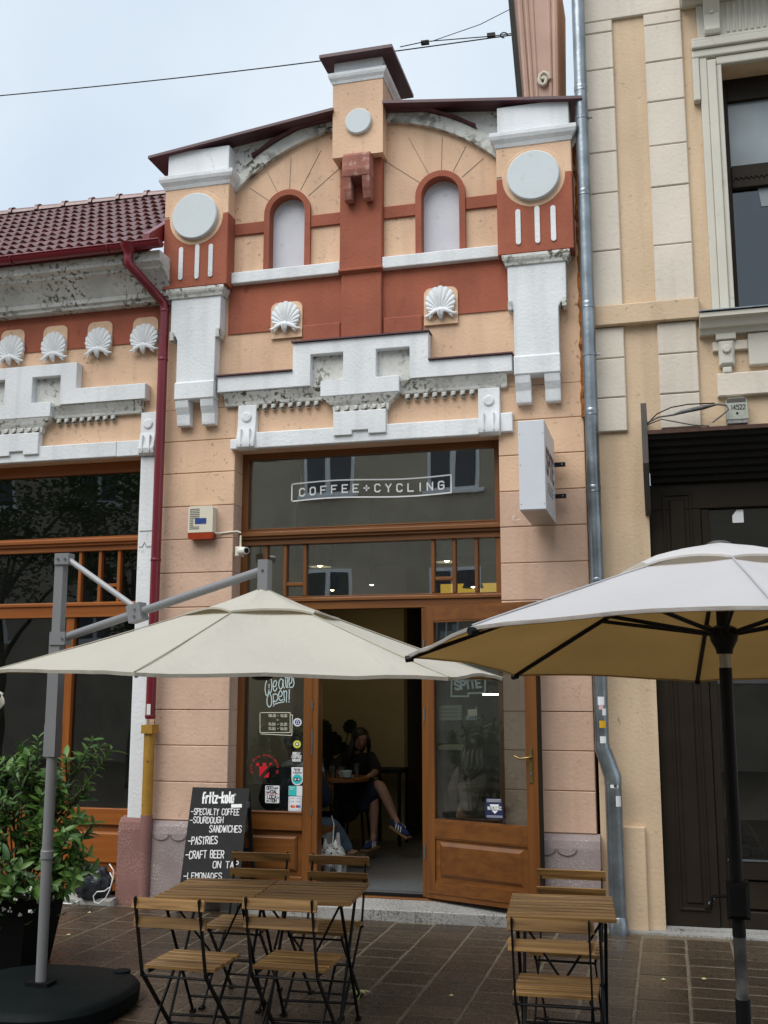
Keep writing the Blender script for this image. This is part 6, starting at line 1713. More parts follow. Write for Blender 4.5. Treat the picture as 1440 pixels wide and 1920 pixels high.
tips = [(x*1.12, y, z*1.14) for (x, y, z) in [(-.35,.0,.72),(-.2,-.15,.80),(-.05,.05,.86),(.08,-.1,.80),(.20,.05,.74),(.34,.0,.66),(.46,.05,.88),(.30,-.12,.55),(.42,-.05,.48),(.50,.0,.38),(-.45,-.1,.6),(-.10,-.25,.62),(.10,-.25,.56),(.25,-.22,.40),(-.28,-.25,.45),(0,-.3,.38),(.38,.12,.62),(-.15,.2,.75),(.42,-.18,.22),(.2,-.3,.2),(-.05,-.33,.18),(-.3,-.3,.2),(.5,-.02,.16),(.32,-.1,.75),(.15,-.15,.68),(-.02,-.2,.5),(.3,-.2,.3),(.12,.0,.9),(.42,-.15,.35),(.5,-.12,.25),(.30,-.28,.12),(.1,-.33,.1),(-.15,-.33,.12),(.46,-.2,.1),(.25,-.15,.58),(-.1,-.1,.72)]]
for (x, y, z) in tips:
    tip = root_p + Vector((x, y, z)); mid = root_p + Vector((x*.35, y*.35, z*.55))
    n1 = 5; stems.append([root_p + Vector((x*.08, y*.08, 0)), root_p.lerp(mid, .6), mid, mid.lerp(tip, .5)])
    dd = (tip-mid).normalized()
    twig(mid.lerp(tip, .35), dd, (tip-mid).length*.72, 22)
    for j in range(3):
        q = mid.lerp(tip, random.uniform(-.1,.75)); d2 = (dd + Vector((random.uniform(-1,1), random.uniform(-1,.6), random.uniform(-.1,.7)))).normalized()
        twig(q, d2, random.uniform(.14,.26), 13)
tw = twig(root_p + Vector((.34,-.05,.58)), Vector((.72,.1,.9)).normalized(), .50, 28)
def vis(m):
    v = m.translation - CAM; z = v.dot(_F); px = 720 + FPX*v.dot(_R)/z
    return px > -10, (m.translation - CAM).length
order = sorted(range(len(leaf_tr)), key=lambda i: (not vis(leaf_tr[i][0])[0], vis(leaf_tr[i][0])[1]))
for i in order[:290]:
    m, k = leaf_tr[i]; o = bpy.data.objects.new('leaf', LEAVES[k]); COL.objects.link(o); attach(o, pl_t)
    o.matrix_basis = m
rest = MB()
for i in order[290:]:
    m, k = leaf_tr[i]; me = LEAVES[k]
    rest.add([m @ vv.co for vv in me.vertices], [tuple(p.vertices) for p in me.polygons])
obj('foliage', rest, M_LEAF, pl_t, smooth=True, kind='stuff', recalc=False)
b = MB()
for pts in stems: b.tube(pts, [.006]*(len(pts)-1) + [.0025], 5, caps=False)
obj('stems', b, M_STEM, pl_t, kind='stuff')
b = MB(); b.box(pc0.x-.21, pc0.x+.21, pc0.y-.21, pc0.y+.21, PHt-.10, PHt-.058); obj('soil', b, M_SOIL, pl_t)
# small white blossoms spilling over the rim
b = MB(); b2 = MB()
for i in range(170):
    a = random.uniform(-.3, 6.0); r = random.uniform(.12,.42); c = Vector((pc0.x + r*math.cos(a) + .05, pc0.y - abs(r*math.sin(a)), PHt + random.uniform(-.10,.24) - max(0, r-.27)*.6))
    for k in range(3):
        aa = random.uniform(0, 6.28); d = Vector((math.cos(aa), math.sin(aa), random.uniform(-.3,.5)))*random.uniform(.02,.045); s = d.cross(Vector((0,0,1))).normalized()*.01
        b.add([c-s*.3, c+d*.5-s, c+d, c+d*.5+s], [(0,1,2,3)])
    if random.random() < .4:
        for k in range(4):
            q = c + Vector((random.uniform(-.015,.015), -.02+random.uniform(-.01,.01), random.uniform(-.01,.015))); e = .006
            b2.add([q+Vector((-e,0,-e)), q+Vector((e,0,-e)), q+Vector((e,.002,e)), q+Vector((-e,.002,e))], [(0,1,2,3)])
obj('underplanting', b, leafmat('dark_small_leaf', (0.012,0.035,0.012,1), (0.03,0.075,0.02,1), .5), pl_t, kind='stuff', recalc=False)
obj('white_blossoms', b2, mat('white_blossom', (0.6,0.62,0.6), 0.8, 0.05, 5, 0), pl_t, kind='stuff', recalc=False)

# black bag, cable and kerb stone by the wall
bg = G(172, 1681, .06)
t = thing('plastic_bag', (bg.x, bg.y, 0), 'crumpled shiny black plastic bag against the low house front', 'bag')
bm = bmesh.new(); bmesh.ops.create_icosphere(bm, subdivisions=4, radius=1.0)
for vtx in bm.verts:
    nn = mnoise.fractal(vtx.co*2.4, 1.0, 2.0, 4) ; vtx.co *= (1 + .22*nn + .10*abs(mnoise.noise(vtx.co*7)))
    vtx.co = Vector((vtx.co.x*.155, vtx.co.y*.11, max(0, vtx.co.z*.15+.11)))
me = bpy.data.meshes.new('bag_film'); bm.to_mesh(me); bm.free(); me.materials.append(mat('black_film', (0.02,0.024,0.03), 0.3, 0.3, 12, 0.5, 30, spec=.45))
for p in me.polygons: p.use_smooth = True
o = bpy.data.objects.new('bag_film', me); COL.objects.link(o); o.parent = t; o.location = (0, .02, .045)
b = MB(); b.cbox(-4.98, -4.47, -.17, .0, -.02, .055, .02); obj('kerb_stone', b, M_GRANITE, label='low granite kerb stone under the black bag', cat='kerb stone')
cp_ = [G(*q) for q in ((108,1689,.02),(120,1694,.02),(135,1695,.02),(150,1688,.03),(160,1680,.06),(168,1672,.07))]
b = MB(); b.tube(cp_, .006, 8); ct = obj('white_cable', b, mat('white_pvc', (0.72,0.73,0.72), 0.4, 0.05, 5, 0), label='short end of white cable lying beside the planter', cat='cable', smooth=True)
loop = [W(px, py, -.21) for px, py in ((205,1620),(213,1632),(212,1648),(206,1668),(198,1684),(186,1694),(177,1692),(175,1680),(182,1672),(196,1671),(208,1662),(211,1646),(206,1636))]
b = MB(); b.tube(loop, .005, 8); obj('white_cable', b, MATS['white_pvc'], label='looped white cable hanging by the rose plinth', cat='cable', smooth=True)
rp = W(4, 1304, -3.0)
b = MB()
for i in range(5):
    b.tube([rp + Vector((-.06,0,.025+.004*i)), rp + Vector((-.01+.004*i,0,.01)), rp + Vector((.012-.006*i,.0,-.02)), rp + Vector((.016-.008*i,.004*i,-.05-.006*i))], .0035, 5)
ro = obj('rope_tassel', b, M_CREAMW, label='frayed white rope end at the left picture edge', cat='rope', smooth=True)

# ------------------------------------------------------------------ inside the café
FZ = .13
M_FLOORIN = mat('concrete_floor', (0.105, 0.10, 0.095), 0.55, 0.15, 2, 0.1, 30); M_YWALL = mat('mustard_wall', (0.35, 0.285, 0.16), 0.85, 0.08, 2, 0.1, 30)
M_GWALL = mat('pale_inner_wall', (0.68, 0.68, 0.64), 0.85, 0.05, 2, 0.1, 30); M_CEIL = mat('brown_ceiling', (0.13, 0.10, 0.07), 0.8, 0.1, 2, 0)
b = MB(); b.box(-4.2, -.6, .301, 6.0, -.02, FZ); obj('café_floor', b, M_FLOORIN, kind='structure').name = 'cafe_floor'
xd0 = W(758, 1400, 3.2).x
b = MB(); b.box(-4.2, xd0, 3.2, 3.35, FZ, 3.9); obj('cafe_back_wall', b, M_YWALL, kind='structure')
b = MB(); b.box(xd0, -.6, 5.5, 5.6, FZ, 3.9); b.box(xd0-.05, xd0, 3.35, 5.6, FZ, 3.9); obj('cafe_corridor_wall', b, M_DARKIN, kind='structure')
b = MB(); b.box(-4.2, -4.12, .345, 6.0, FZ, 3.9); obj('cafe_side_wall', b, M_GWALL, kind='structure')
b = MB(); b.box(-.68, -.6, .345, 6.0, FZ, 3.9); obj('cafe_side_wall', b, M_YWALL, kind='structure')
b = MB(); b.box(-4.2, -.6, .345, 6.0, 3.9, 4.0); obj('cafe_ceiling', b, M_CEIL, kind='structure')
b = MB(); b.cbox(xs1+.01, dx1-.01, .31, .95, FZ, FZ+.012, .004); 
b = MB(); b.box(xs1-.1, dx1+.1, .32, .80, FZ, FZ+.012); obj('door_mat', b, mat('grey_mat', (0.075,0.08,0.085), 0.9, 0.15, 30, 0.3, 90), label='dark grey mat just inside the open doorway', cat='mat')
# yellow bulkhead with added glow and strip lamp deep in the room, pendant lamps
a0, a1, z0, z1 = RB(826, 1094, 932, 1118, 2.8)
b = MB(); b.box(a0, a1+.05, 2.8, 2.84, z0-.02, z1); obj('glow_bulkhead', b, glow('yellow_added_glow', (1.0, 0.60, 0.07), 0.42), label='yellow bulkhead with added glow seen through the right transom panes', cat='lamp')  # no lamp: the light falling on this yellow surface is added as emission
p0_, p1_ = W(905, 1302, 2.6), W(936, 1302, 2.6)
t = thing('strip_lamp', p0_, 'short white strip lamp glowing behind the right side light', 'lamp')
b = MB(); b.box(p0_.x, p1_.x, 2.6, 2.63, p0_.z-.006, p0_.z+.006); obj('diffuser', b, glow('strip_light', (1.0, .88, .62), 22.0), t)
b = MB(); b.box(p0_.x-.02, p1_.x+.02, 2.59, 2.64, p0_.z+.0065, p0_.z+.03); obj('lamp_housing', b, M_BLACK, t)
def pendant(px, py, Y, m, label, r=.11):
    c = W(px, py, Y); t = thing('pendant_lamp', (c.x, c.y, c.z), label, 'lamp', 'pendant lamps inside the café')
    b = MB(); b.lathe(c, [(r,0),(r*.95,.01),(r*.55,.12),(r*.3,.17),(r*.25,.20)], 20, caps=False); obj('lamp_shade', b, m, t, smooth=40)
    b = MB(); b.tube([c+Vector((0,0,.2)), (c.x, c.y, 3.9)], .005, 6); obj('cord', b, M_BLACK, t)
    b = MB(); b.lathe(c, [(.01,.0),(.035,.02),(.04,.05),(.02,.10)], 12); obj('bulb', b, glow('warm_bulb', (1.0, .80, .45), 15.0), t, smooth=True)
pendant(600, 1063, 1.3, M_GRAPH, 'grey pendant lamp behind the left end of the wide transom pane'); pendant(838, 1054, 1.3, M_GRAPH, 'grey pendant lamp behind the first right transom pane')
pendant(623, 1108, 2.2, M_BLACK, 'black pendant lamp low behind the wide transom pane'); pendant(697, 1098, 2.4, M_BLACK, 'small black pendant lamp in the middle of the wide transom pane'); pendant(887, 1102, 2.2, M_BLACK, 'black pendant lamp in front of the yellow bulkhead with added glow')
b = MB(); b.box(-3.9, -.8, 1.25, 1.33, 3.22, 3.30); obj('lamp_beam', b, M_BLACK, label='black beam carrying lamps across the café ceiling', cat='beam')
b = MB(); b.box(-3.9, -.8, 2.5, 2.58, 3.05, 3.13); obj('lamp_beam', b, M_BLACK, label='second black beam deeper in the café', cat='beam')

# furniture inside
M_TOPW = wood('warm_table_wood', (0.16, 0.055, 0.013, 1), (0.26, 0.10, 0.026, 1), 0.4, 'X', .5, 1, .1, .1)
tz_ = W(640, 1457, 1.75).z; tc_ = W(632, 1457, 1.80)
t = thing('round_table', (tc_.x, 1.80, FZ), 'round wooden café table with cup and glasses inside the doorway', 'table')
b = MB(); b.lathe((tc_.x, 1.80, tz_-.04), [(.30,0),(.315,.008),(.315,.032),(.305,.04)], 36); obj('table_top', b, M_TOPW, t, smooth=40)
b = MB(); b.tube([(tc_.x, 1.8, FZ), (tc_.x, 1.8, tz_-.04)], .035, 12); obj('column', b, M_BLACK, t, smooth=40)
b = MB(); b.lathe((tc_.x, 1.8, FZ), [(.22,0),(.22,.015),(.04,.03)], 24); obj('foot', b, M_BLACK, t)
M_CUP = mat('pale_blue_china', (0.50, 0.58, 0.57), 0.25, 0.03, 5, 0, spec=.6)
cc = W(650, 1452, 1.62)
t = thing('coffee_cup', (cc.x, 1.62, tz_), 'pale cup on a saucer at the edge of the round table', 'cup')
b = MB(); b.lathe((cc.x, 1.62, tz_), [(.03,0),(.03,.006),(.07,.016),(.072,.02),(.03,.012)], 28); obj('saucer', b, M_CUP, t, smooth=40)
b = MB(); b.lathe((cc.x, 1.62, tz_+.012), [(.025,0),(.04,.015),(.05,.045),(.053,.062),(.049,.062),(.044,.04),(.02,.012)], 28); obj('cup', b, M_CUP, t, smooth=40)
b = MB(); b.tube([(cc.x-.048,1.62,tz_+.062),(cc.x-.075,1.62,tz_+.06),(cc.x-.078,1.62,tz_+.04),(cc.x-.045,1.62,tz_+.03)], .006, 8); obj('cup_handle', b, M_CUP, t, smooth=True)
def tumbler(px, Y, r, h, label):
    c = W(px, 1452, Y); b = MB(); b.lathe((c.x, Y, tz_+.001), [(r*.8,0),(r,h),(r*.93,h),(r*.74,.008),(0.001,.008)], 20); obj('drinking_glass', b, M_TUMBLER, label=label, cat='glass', group='glasses on the round table', smooth=40)
tumbler(624, 1.68, .038, .105, 'tumbler beside the carafe on the round table'); tumbler(641, 1.85, .042, .09, 'wide tumbler behind the pale cup'); tumbler(669, 1.80, .03, .13, 'tall slim glass right of the pale cup')
cc = W(608, 1462, 1.45)
t = thing('side_table', (cc.x-.05, 1.40, FZ), 'small wooden side table with a water carafe beside the man', 'table')
sz = W(612, 1472, 1.45).z
b = MB(); b.lathe((cc.x-.06, 1.40, sz-.035), [(.16,0),(.165,.006),(.165,.03),(.16,.035)], 28); obj('table_top', b, M_TOPW, t, smooth=40)
b = MB(); b.tube([(cc.x-.06, 1.4, FZ), (cc.x-.06, 1.4, sz-.035)], .03, 12); obj('column', b, M_BLACK, t)
b = MB(); b.lathe((cc.x, 1.40, sz), [(.042,0),(.045,.01),(.045,.12),(.04,.15),(.016,.19),(.014,.23),(.018,.245)], 20); obj('water_carafe', b, M_TUMBLER, label='clear water bottle on the small side table', cat='bottle', smooth=40)
hc = W(728, 1441, 2.9)
t = thing('high_table', (hc.x, 2.95, FZ), 'dark high table against the mustard wall behind the woman', 'table')
b = MB(); b.box(hc.x-.17, hc.x+.17, 2.75, 3.15, hc.z-.04, hc.z); obj('table_top', b, M_HOOD, t)
for dx in (-.15, .15):
    for dy in (-.17, .17):
        b = MB(); b.bar((hc.x+dx, 2.95+dy, FZ), (hc.x+dx, 2.95+dy, hc.z-.041), .03, .03); obj('leg', b, M_BLACK, t)
# cinder block bench
M_CINDER = mat('cinder_block', (0.30, 0.31, 0.29), 0.95, 0.15, 6, 0.5, 60)
bp = W(604, 1600, .70)
zz0 = W(605, 1556, .70).z
t = thing('block_bench', (bp.x-.3, .8, FZ), 'bench of grey hollow blocks with a wooden seat inside the doorway', 'bench')
xr = W(614, 1580, .70).x
hb = (zz0-FZ-.03)/2
for k in range(2):
    z0 = FZ + k*hb
    b = MB(); p = [(xr-.39, z0+.002), (xr, z0+.002), (xr, z0+hb-.002), (xr-.39, z0+hb-.002)]
    hol = [[(xr-.17, z0+.035), (xr-.035, z0+.035), (xr-.035, z0+hb-.035), (xr-.17, z0+hb-.035)], [(xr-.355, z0+.035), (xr-.22, z0+.035), (xr-.22, z0+hb-.035), (xr-.355, z0+hb-.035)]]
    b.prism(p, .70, .89, hol); obj('hollow_block', b, M_CINDER, t)
b = MB(); b.box(xr-1.2, xr-.01, .68, 1.02, zz0-.03, zz0); obj('seat_board', b, M_TOPW, t)

# monstera behind the woman
mp = W(618, 1500, 2.75)
t = thing('monstera', (mp.x, 2.8, FZ), 'dark monstera with split leaves against the mustard wall', 'plant')
M_MON = leafmat('monstera_leaf', (0.006,0.02,0.01,1), (0.015,0.04,0.018,1), .45)
b = MB(); b.lathe((mp.x, 2.8, FZ), [(.13,0),(.17,.32),(.16,.32),(.15,.28),(0.001,.28)], 24); obj('plant_pot', b, M_POT, t, smooth=40)
def monstera_leaf(c, s, rot, tilt):
    b = MB(); pts = []
    n = 40
    for i in range(n):
        a = 2*math.pi*i/n; r = s*(.72+.28*math.cos(a*.5)**2)*(1 - .10*math.cos(a))
        if 6 < i < 34 and i % 4 == 0: r *= .86
        pts.append(Vector((r*math.sin(a)*.85, 0, -r*math.cos(a)*.95)))
    mr = Matrix.Rotation(rot, 3, 'Y') @ Matrix.Rotation(tilt, 3, 'X')
    v = [c + mr @ Vector((0,.02,0))] + [c + mr @ p for p in pts]
    b.add(v, [(0, i+1, (i+1) % n + 1) for i in range(n)]); obj('leaf', b, M_MON, t, recalc=False)
for (px, py, s, rot, tl) in ((608,1365,.13,.3,.3), (622,1392,.17,-.5,.2), (612,1425,.15,.6,.4), (655,1362,.11,-1.2,.9), (640,1402,.10,-.9,.5), (597,1395,.16,.9,.1)):
    c = W(px, py, 2.72); monstera_leaf(c, s, rot, tl)
    b = MB(); b.tube([(mp.x, 2.8, FZ+.3), ((mp.x+c.x)/2, 2.8, (FZ+.3+c.z)/2+.05), c], .006, 5); obj('stalk', b, M_MON, t)

# ------------------------------------------------------------------ people and the dog
def skin(name, nodes, edges, m, parent, root=0, sub=2, extra=None):
    me = bpy.data.meshes.new(name); me.from_pydata([tuple(n[0]) for n in nodes], edges, []); me.materials.append(m)
    o = bpy.data.objects.new(name, me); COL.objects.link(o)
    if parent is not None: attach(o, parent)
    md = o.modifiers.new('Skin', 'SKIN'); md.use_smooth_shade = True
    for i, n in enumerate(nodes):
        sv = me.skin_vertices[0].data[i]; r = n[1]
        sv.radius = (r, r) if not isinstance(r, tuple) else r
        sv.use_root = (i == root)
    s = o.modifiers.new('Sub', 'SUBSURF'); s.levels = sub; s.render_levels = sub
    return o
def blob(name, c, rad3, m, parent, rot=(0,0,0), sub=3, noise_=0.0, nf=3.0):
    bm = bmesh.new(); bmesh.ops.create_icosphere(bm, subdivisions=sub, radius=1.0)
    R_m = Matrix.Rotation(rot[2], 3, 'Z') @ Matrix.Rotation(rot[1], 3, 'Y') @ Matrix.Rotation(rot[0], 3, 'X')
    for vtx in bm.verts:
        k = 1 + noise_*mnoise.noise(vtx.co*nf)
        vtx.co = R_m @ Vector((vtx.co.x*rad3[0]*k, vtx.co.y*rad3[1]*k, vtx.co.z*rad3[2]*k)) + Vector(c)
    me = bpy.data.meshes.new(name); bm.to_mesh(me); bm.free(); me.materials.append(m)
    for p in me.polygons: p.use_smooth = True
    o = bpy.data.objects.new(name, me); COL.objects.link(o)
    if parent is not None: attach(o, parent)
    return o
M_SKIN = mat('skin', (0.36, 0.20, 0.14), 0.5, 0.05, 8, 0.0); M_HAIR = mat('dark_hair', (0.012, 0.008, 0.006), 0.45, 0.4, 30, 0.3, 40)
M_BLKCL = mat('black_cloth', (0.008, 0.008, 0.010), 0.9, 0.2, 6, 0.3, 30); M_NAVYCL = mat('navy_cloth', (0.008, 0.013, 0.028), 0.9, 0.2, 6, 0.3, 30)
M_JEAN = mat('faded_denim', (0.10, 0.15, 0.22), 0.9, 0.35, 5, 0.4, 80, streak=.3); M_SHOE = mat('blue_suede', (0.012, 0.03, 0.13), 0.85, 0.15, 10, 0.2, 60); M_SOLE = mat('gum_sole', (0.30,0.17,0.07), 0.7, 0.1, 5, 0)
M_JACKET = mat('dark_blue_jacket', (0.012, 0.024, 0.05), 0.85, 0.2, 5, 0.3, 30); M_COLLAR = mat('pale_collar', (0.66, 0.72, 0.74), 0.85, 0.1, 6, 0.2, 40); M_BEIGE = mat('beige_knit', (0.11, 0.09, 0.065), 0.9, 0.1, 6, 0.3, 60)
# seated woman with crossed legs
wm = thing('person', (W(668, 1560, 2.4).x, 2.4, FZ), 'seated person in black top and long dark skirt, legs crossed, blue shoes', 'person')
P = W
nd = [(P(664,1478,2.42),(.15,.12)), (P(665,1456,2.42),(.125,.095)), (P(667,1432,2.40),(.15,.10)), (P(669,1416,2.38),(.10,.075)), (P(671,1407,2.36),.048), (P(674,1398,2.33),.062), (P(676.5,1387,2.31),(.078,.09)), (P(678.5,1372,2.31),.062),
      (P(644,1422,2.40),.055), (P(626,1442,2.22),.042), (P(650,1456,1.98),.028), (P(664,1457,1.90),.022),
      (P(695,1421,2.38),.055), (P(706,1446,2.22),.042), (P(697,1453,1.98),.028), (P(690,1455,1.90),.022),
      (P(682,1480,2.36),.085), (P(712,1472,1.92),.058), (P(727,1503,1.92),.05), (P(742,1538,1.92),.032), (P(747,1546,1.88),.034),
      (P(652,1482,2.36),.085), (P(699,1487,1.95),.058), (P(702,1522,1.96),.05), (P(700,1566,1.97),.032), (P(699,1580,1.90),.034)]
ed = [(0,1),(1,2),(2,3),(3,4),(4,5),(5,6),(6,7),(2,8),(8,9),(9,10),(10,11),(2,12),(12,13),(13,14),(14,15),(0,16),(16,17),(17,18),(18,19),(19,20),(0,21),(21,22),(22,23),(23,24),(24,25)]
body = skin('body', nd, ed, M_SKIN, wm)
# five fingers on each visible hand
for (i, sgn_) in ((11, 1), (15, -1)):
    c = nd[i][0]; pv = nd[i-1][0]; d = (c-pv).normalized(); sd = d.cross(Vector((0,0,1))).normalized()
    for k in range(4):
        o_ = sd*(.011*(k-1.5)); L_ = (.055,.065,.062,.048)[k]
        b = MB(); b.tube([c+o_, c+o_+d*L_*.5+Vector((0,0,-.004)), c+o_+d*L_*.85+Vector((0,0,-.018))], [.0085,.008,.006], 6); obj('finger', b, M_SKIN, body, smooth=True)
    b = MB(); b.tube([c-d*.02+sd*sgn_*.02, c+sd*sgn_*.035+d*.01, c+sd*sgn_*.036+d*.03], [.01,.009,.007], 6); obj('thumb', b, M_SKIN, body, smooth=True)
tp = skin('top', [(nd[0][0]+Vector((0,0,.04)),(.165,.135)), (nd[1][0],(.15,.12)), (nd[2][0],(.165,.12)), (nd[3][0],(.115,.085)), (nd[8][0],.075), (nd[9][0],.07), (nd[9][0].lerp(nd[10][0],.45),.055), (nd[12][0],.075), (nd[13][0],.07), (nd[13][0].lerp(nd[14][0],.4),.055)],
     [(0,1),(1,2),(2,3),(2,4),(4,5),(5,6),(2,7),(7,8),(8,9)], M_BLKCL, wm)
sk = skin('skirt', [(nd[0][0],(.18,.15)), (P(678,1480,2.2),(.19,.12)), (P(700,1480,1.98),(.13,.11)), (P(711,1474,1.93),(.075,.075)), (P(690,1505,2.0),(.13,.09)), (P(682,1522,2.02),(.13,.08)), (P(655,1500,2.25),(.16,.12)), (P(650,1545,2.3),(.15,.10))], [(0,1),(1,2),(2,3),(2,4),(4,5),(1,6),(6,7)], M_NAVYCL, wm)
hd = nd[6][0]
def hair_mesh(parent, cap, lock, m=M_HAIR):
    """cap of hair with a falling lock, grown as one mesh"""
    bm = bmesh.new()
    for (c, r3) in cap:
        g_ = bmesh.ops.create_icosphere(bm, subdivisions=3, radius=1.0)
        for vtx in g_['verts']:
            k = 1 + .10*mnoise.noise(vtx.co*4); vtx.co = Vector((vtx.co.x*r3[0]*k, vtx.co.y*r3[1]*k, vtx.co.z*r3[2]*k)) + c
    me = bpy.data.meshes.new('hair'); bm.to_mesh(me); bm.free()
    b = MB(); b.add([v.co.copy() for v in me.vertices], [tuple(p.vertices) for p in me.polygons])
    for (pts, rs) in lock: b.tube(pts, rs, 10)
    return obj('hair', b, m, parent, smooth=True)
V3 = Vector
hair = hair_mesh(wm, [(hd+V3((-.018,.032,.028)), (.092,.098,.098)), (hd+V3((-.035,.045,-.04)), (.082,.08,.10))],
    [([hd+V3((-.05,.02,.03)), hd+V3((-.085,-.01,-.05)), hd+V3((-.105,-.02,-.14)), hd+V3((-.13,-.02,-.24)), hd+V3((-.14,-.02,-.30))], [.03,.042,.045,.035,.012]),
     ([hd+V3((.05,.0,.06)), hd+V3((.078,.0,.0)), hd+V3((.08,.03,-.07)), hd+V3((.06,.06,-.14))], [.022,.026,.024,.015])])
fd = Vector((.35,-.90,-.25)).normalized(); fr_ = fd.cross(Vector((0,0,1))).normalized(); fu = fr_.cross(fd)
for s in (-1, 1):
    blob('eye', hd + fd*.083 + fr_*s*.03 + fu*.012, (.008,.006,.003), M_HAIR, wm, sub=2); blob('eyebrow', hd + fd*.084 + fr_*s*.03 + fu*.03, (.014,.005,.002), M_HAIR, wm, sub=2)
    blob('ear', hd + fr_*s*.076 + fu*.0, (.01,.018,.028), M_SKIN, wm, sub=2)
b = MB(); b.tube([hd+fd*.08+fu*.02, hd+fd*.096+fu*-.005, hd+fd*.106-fu*.022, hd+fd*.085-fu*.03], [.008,.011,.014,.008], 8); obj('nose', b, M_SKIN, wm, smooth=True)
blob('mouth', hd + fd*.084 - fu*.052, (.022,.008,.006), mat('lips', (0.30,0.10,0.09), 0.5, 0, 5, 0), wm, sub=2)
def shoe(c, d, name='shoe'):
    d = Vector(d).normalized(); s = d.cross(Vector((0,0,1))).normalized(); u = s.cross(d)
    o = skin(name, [(c-d*.06+u*.02,(.038,.04)), (c-d*.0+u*.015,(.042,.038)), (c+d*.09,(.042,.028)), (c+d*.15-u*.006,(.03,.02)), (c-d*.055+u*.07,(.036,.036))], [(0,1),(1,2),(2,3),(0,4)], M_SHOE, wm, 1)
    b = MB(); b.obox(c+d*.045-u*.028, d, s, u, .115, .042, .009); obj('sole', b, M_SOLE, o)
    for k in range(3):
        p0 = c + d*(.01+.03*k) ; b = MB(); b.bar(p0 - s*.043 - u*.012, p0 - s*.034 + u*.038 + d*.0 - d*.02, .004, .011, tuple(d)); obj('white_stripe', b, M_PRINTW, o)
        b = MB(); b.bar(p0 + s*.043 - u*.012, p0 + s*.034 + u*.038 - d*.02, .004, .011, tuple(d)); obj('white_stripe', b, M_PRINTW, o)
shoe(P(746,1551,1.90), (.85,-.35,-.42)); shoe(P(698,1584,1.93), (-.25,-.9,-.05))
t = thing('stool', (nd[0][0].x, 2.45, FZ), 'dark stool under the seated person with blue shoes', 'stool')
b = MB(); sz_ = nd[0][0].z - .13
b.lathe((nd[0][0].x, 2.46, sz_-.04), [(.17,0),(.18,.01),(.18,.03),(.17,.04)], 24); obj('seat', b, M_HOOD, t)
for k in range(4):
    a = math.pi/4 + k*math.pi/2; b = MB(); b.tube([(nd[0][0].x+.13*math.cos(a), 2.46+.13*math.sin(a), sz_-.04), (nd[0][0].x+.19*math.cos(a), 2.46+.19*math.sin(a), FZ)], .012, 8); obj('leg', b, M_BLACK, t)

# man seen from behind through the left side light
mn = thing('person', (W(560, 1580, .95).x, .95, FZ), 'seated person in dark blue jacket with pale collar and faded jeans', 'person')
Y0 = .95
nd = [(P(560,1556,Y0),(.16,.13)), (P(557,1520,Y0),(.16,.12)), (P(556,1475,Y0),(.18,.12)), (P(556,1442,Y0),(.12,.085)), (P(553,1425,Y0),.058), (P(553,1411,Y0-.01),.07), (P(555,1396,Y0-.02),(.088,.098)), (P(556,1378,Y0-.01),.07),
      (P(514,1452,Y0),.07), (P(497,1500,Y0+.05),.055), (P(520,1520,Y0+.30),.04), (P(560,1500,Y0+.40),.035),
      (P(596,1452,Y0+.03),.07), (P(608,1500,Y0+.12),.055), (P(604,1505,Y0+.40),.038), (P(600,1490,Y0+.50),.033),
      (P(580,1558,Y0+.05),.10), (P(620,1545,Y0+.35),.075), (P(638,1570,Y0+.42),.062), (P(655,1600,Y0+.45),.045), (P(672,1604,Y0+.40),.045),
      (P(545,1562,Y0+.05),.10), (P(580,1548,Y0+.50),.075), (P(584,1590,Y0+.5),.055), (P(590,1612,Y0+.45),.045)]
ed = [(0,1),(1,2),(2,3),(3,4),(4,5),(5,6),(6,7),(2,8),(8,9),(9,10),(10,11),(2,12),(12,13),(13,14),(14,15),(0,16),(16,17),(17,18),(18,19),(19,20),(0,21),(21,22),(22,23),(23,24)]
body = skin('body', nd, ed, M_SKIN, mn)
up2 = lambda i, d=.022: (nd[i][0], tuple(x+d for x in nd[i][1]) if isinstance(nd[i][1], tuple) else nd[i][1]+d)
skin('jacket', [up2(0), up2(1), up2(2), up2(3), up2(8), up2(9), up2(10), up2(12), up2(13), up2(14)], [(0,1),(1,2),(2,3),(2,4),(4,5),(5,6),(2,7),(7,8),(8,9)], M_JACKET, mn)
skin('collar', [(P(530,1437,Y0-.03),.035), (P(545,1430,Y0-.08),.032), (P(562,1432,Y0-.08),.032), (P(578,1438,Y0-.02),.035)], [(0,1),(1,2),(2,3)], M_COLLAR, mn)
skin('jeans', [(nd[0][0],(.165,.14)), up2(16,.012), up2(17,.012), up2(18,.014), (nd[19][0],.06), up2(21,.012), up2(22,.012), up2(23,.014), (nd[24][0],.055)], [(0,1),(1,2),(2,3),(3,4),(0,5),(5,6),(6,7),(7,8)], M_JEAN, mn)
blob('hair', nd[6][0]+Vector((-.005,-.012,.035)), (.102,.112,.095), M_HAIR, mn, noise_=.22, nf=5)
for s in (-1, 1): blob('ear', nd[6][0] + Vector((s*.09,.01,-.015)), (.014,.022,.03), M_SKIN, mn, sub=2)
b = MB(); q = nd[6][0]; b.tube([q+Vector((0,.085,.02)), q+Vector((0,.112,-.02)), q+Vector((0,.09,-.035))], [.01,.014,.01], 8); obj('nose', b, M_SKIN, mn, smooth=True)
skin('boot', [(nd[19][0]+Vector((0,0,-.02)),.05), (nd[20][0]+Vector((.0,.0,-.01)),.05), (nd[20][0]+Vector((.10,-.02,-.02)),.04)], [(0,1),(1,2)], mat('brown_boot', (0.05,0.03,0.012), 0.6, 0.2, 8, 0), mn)

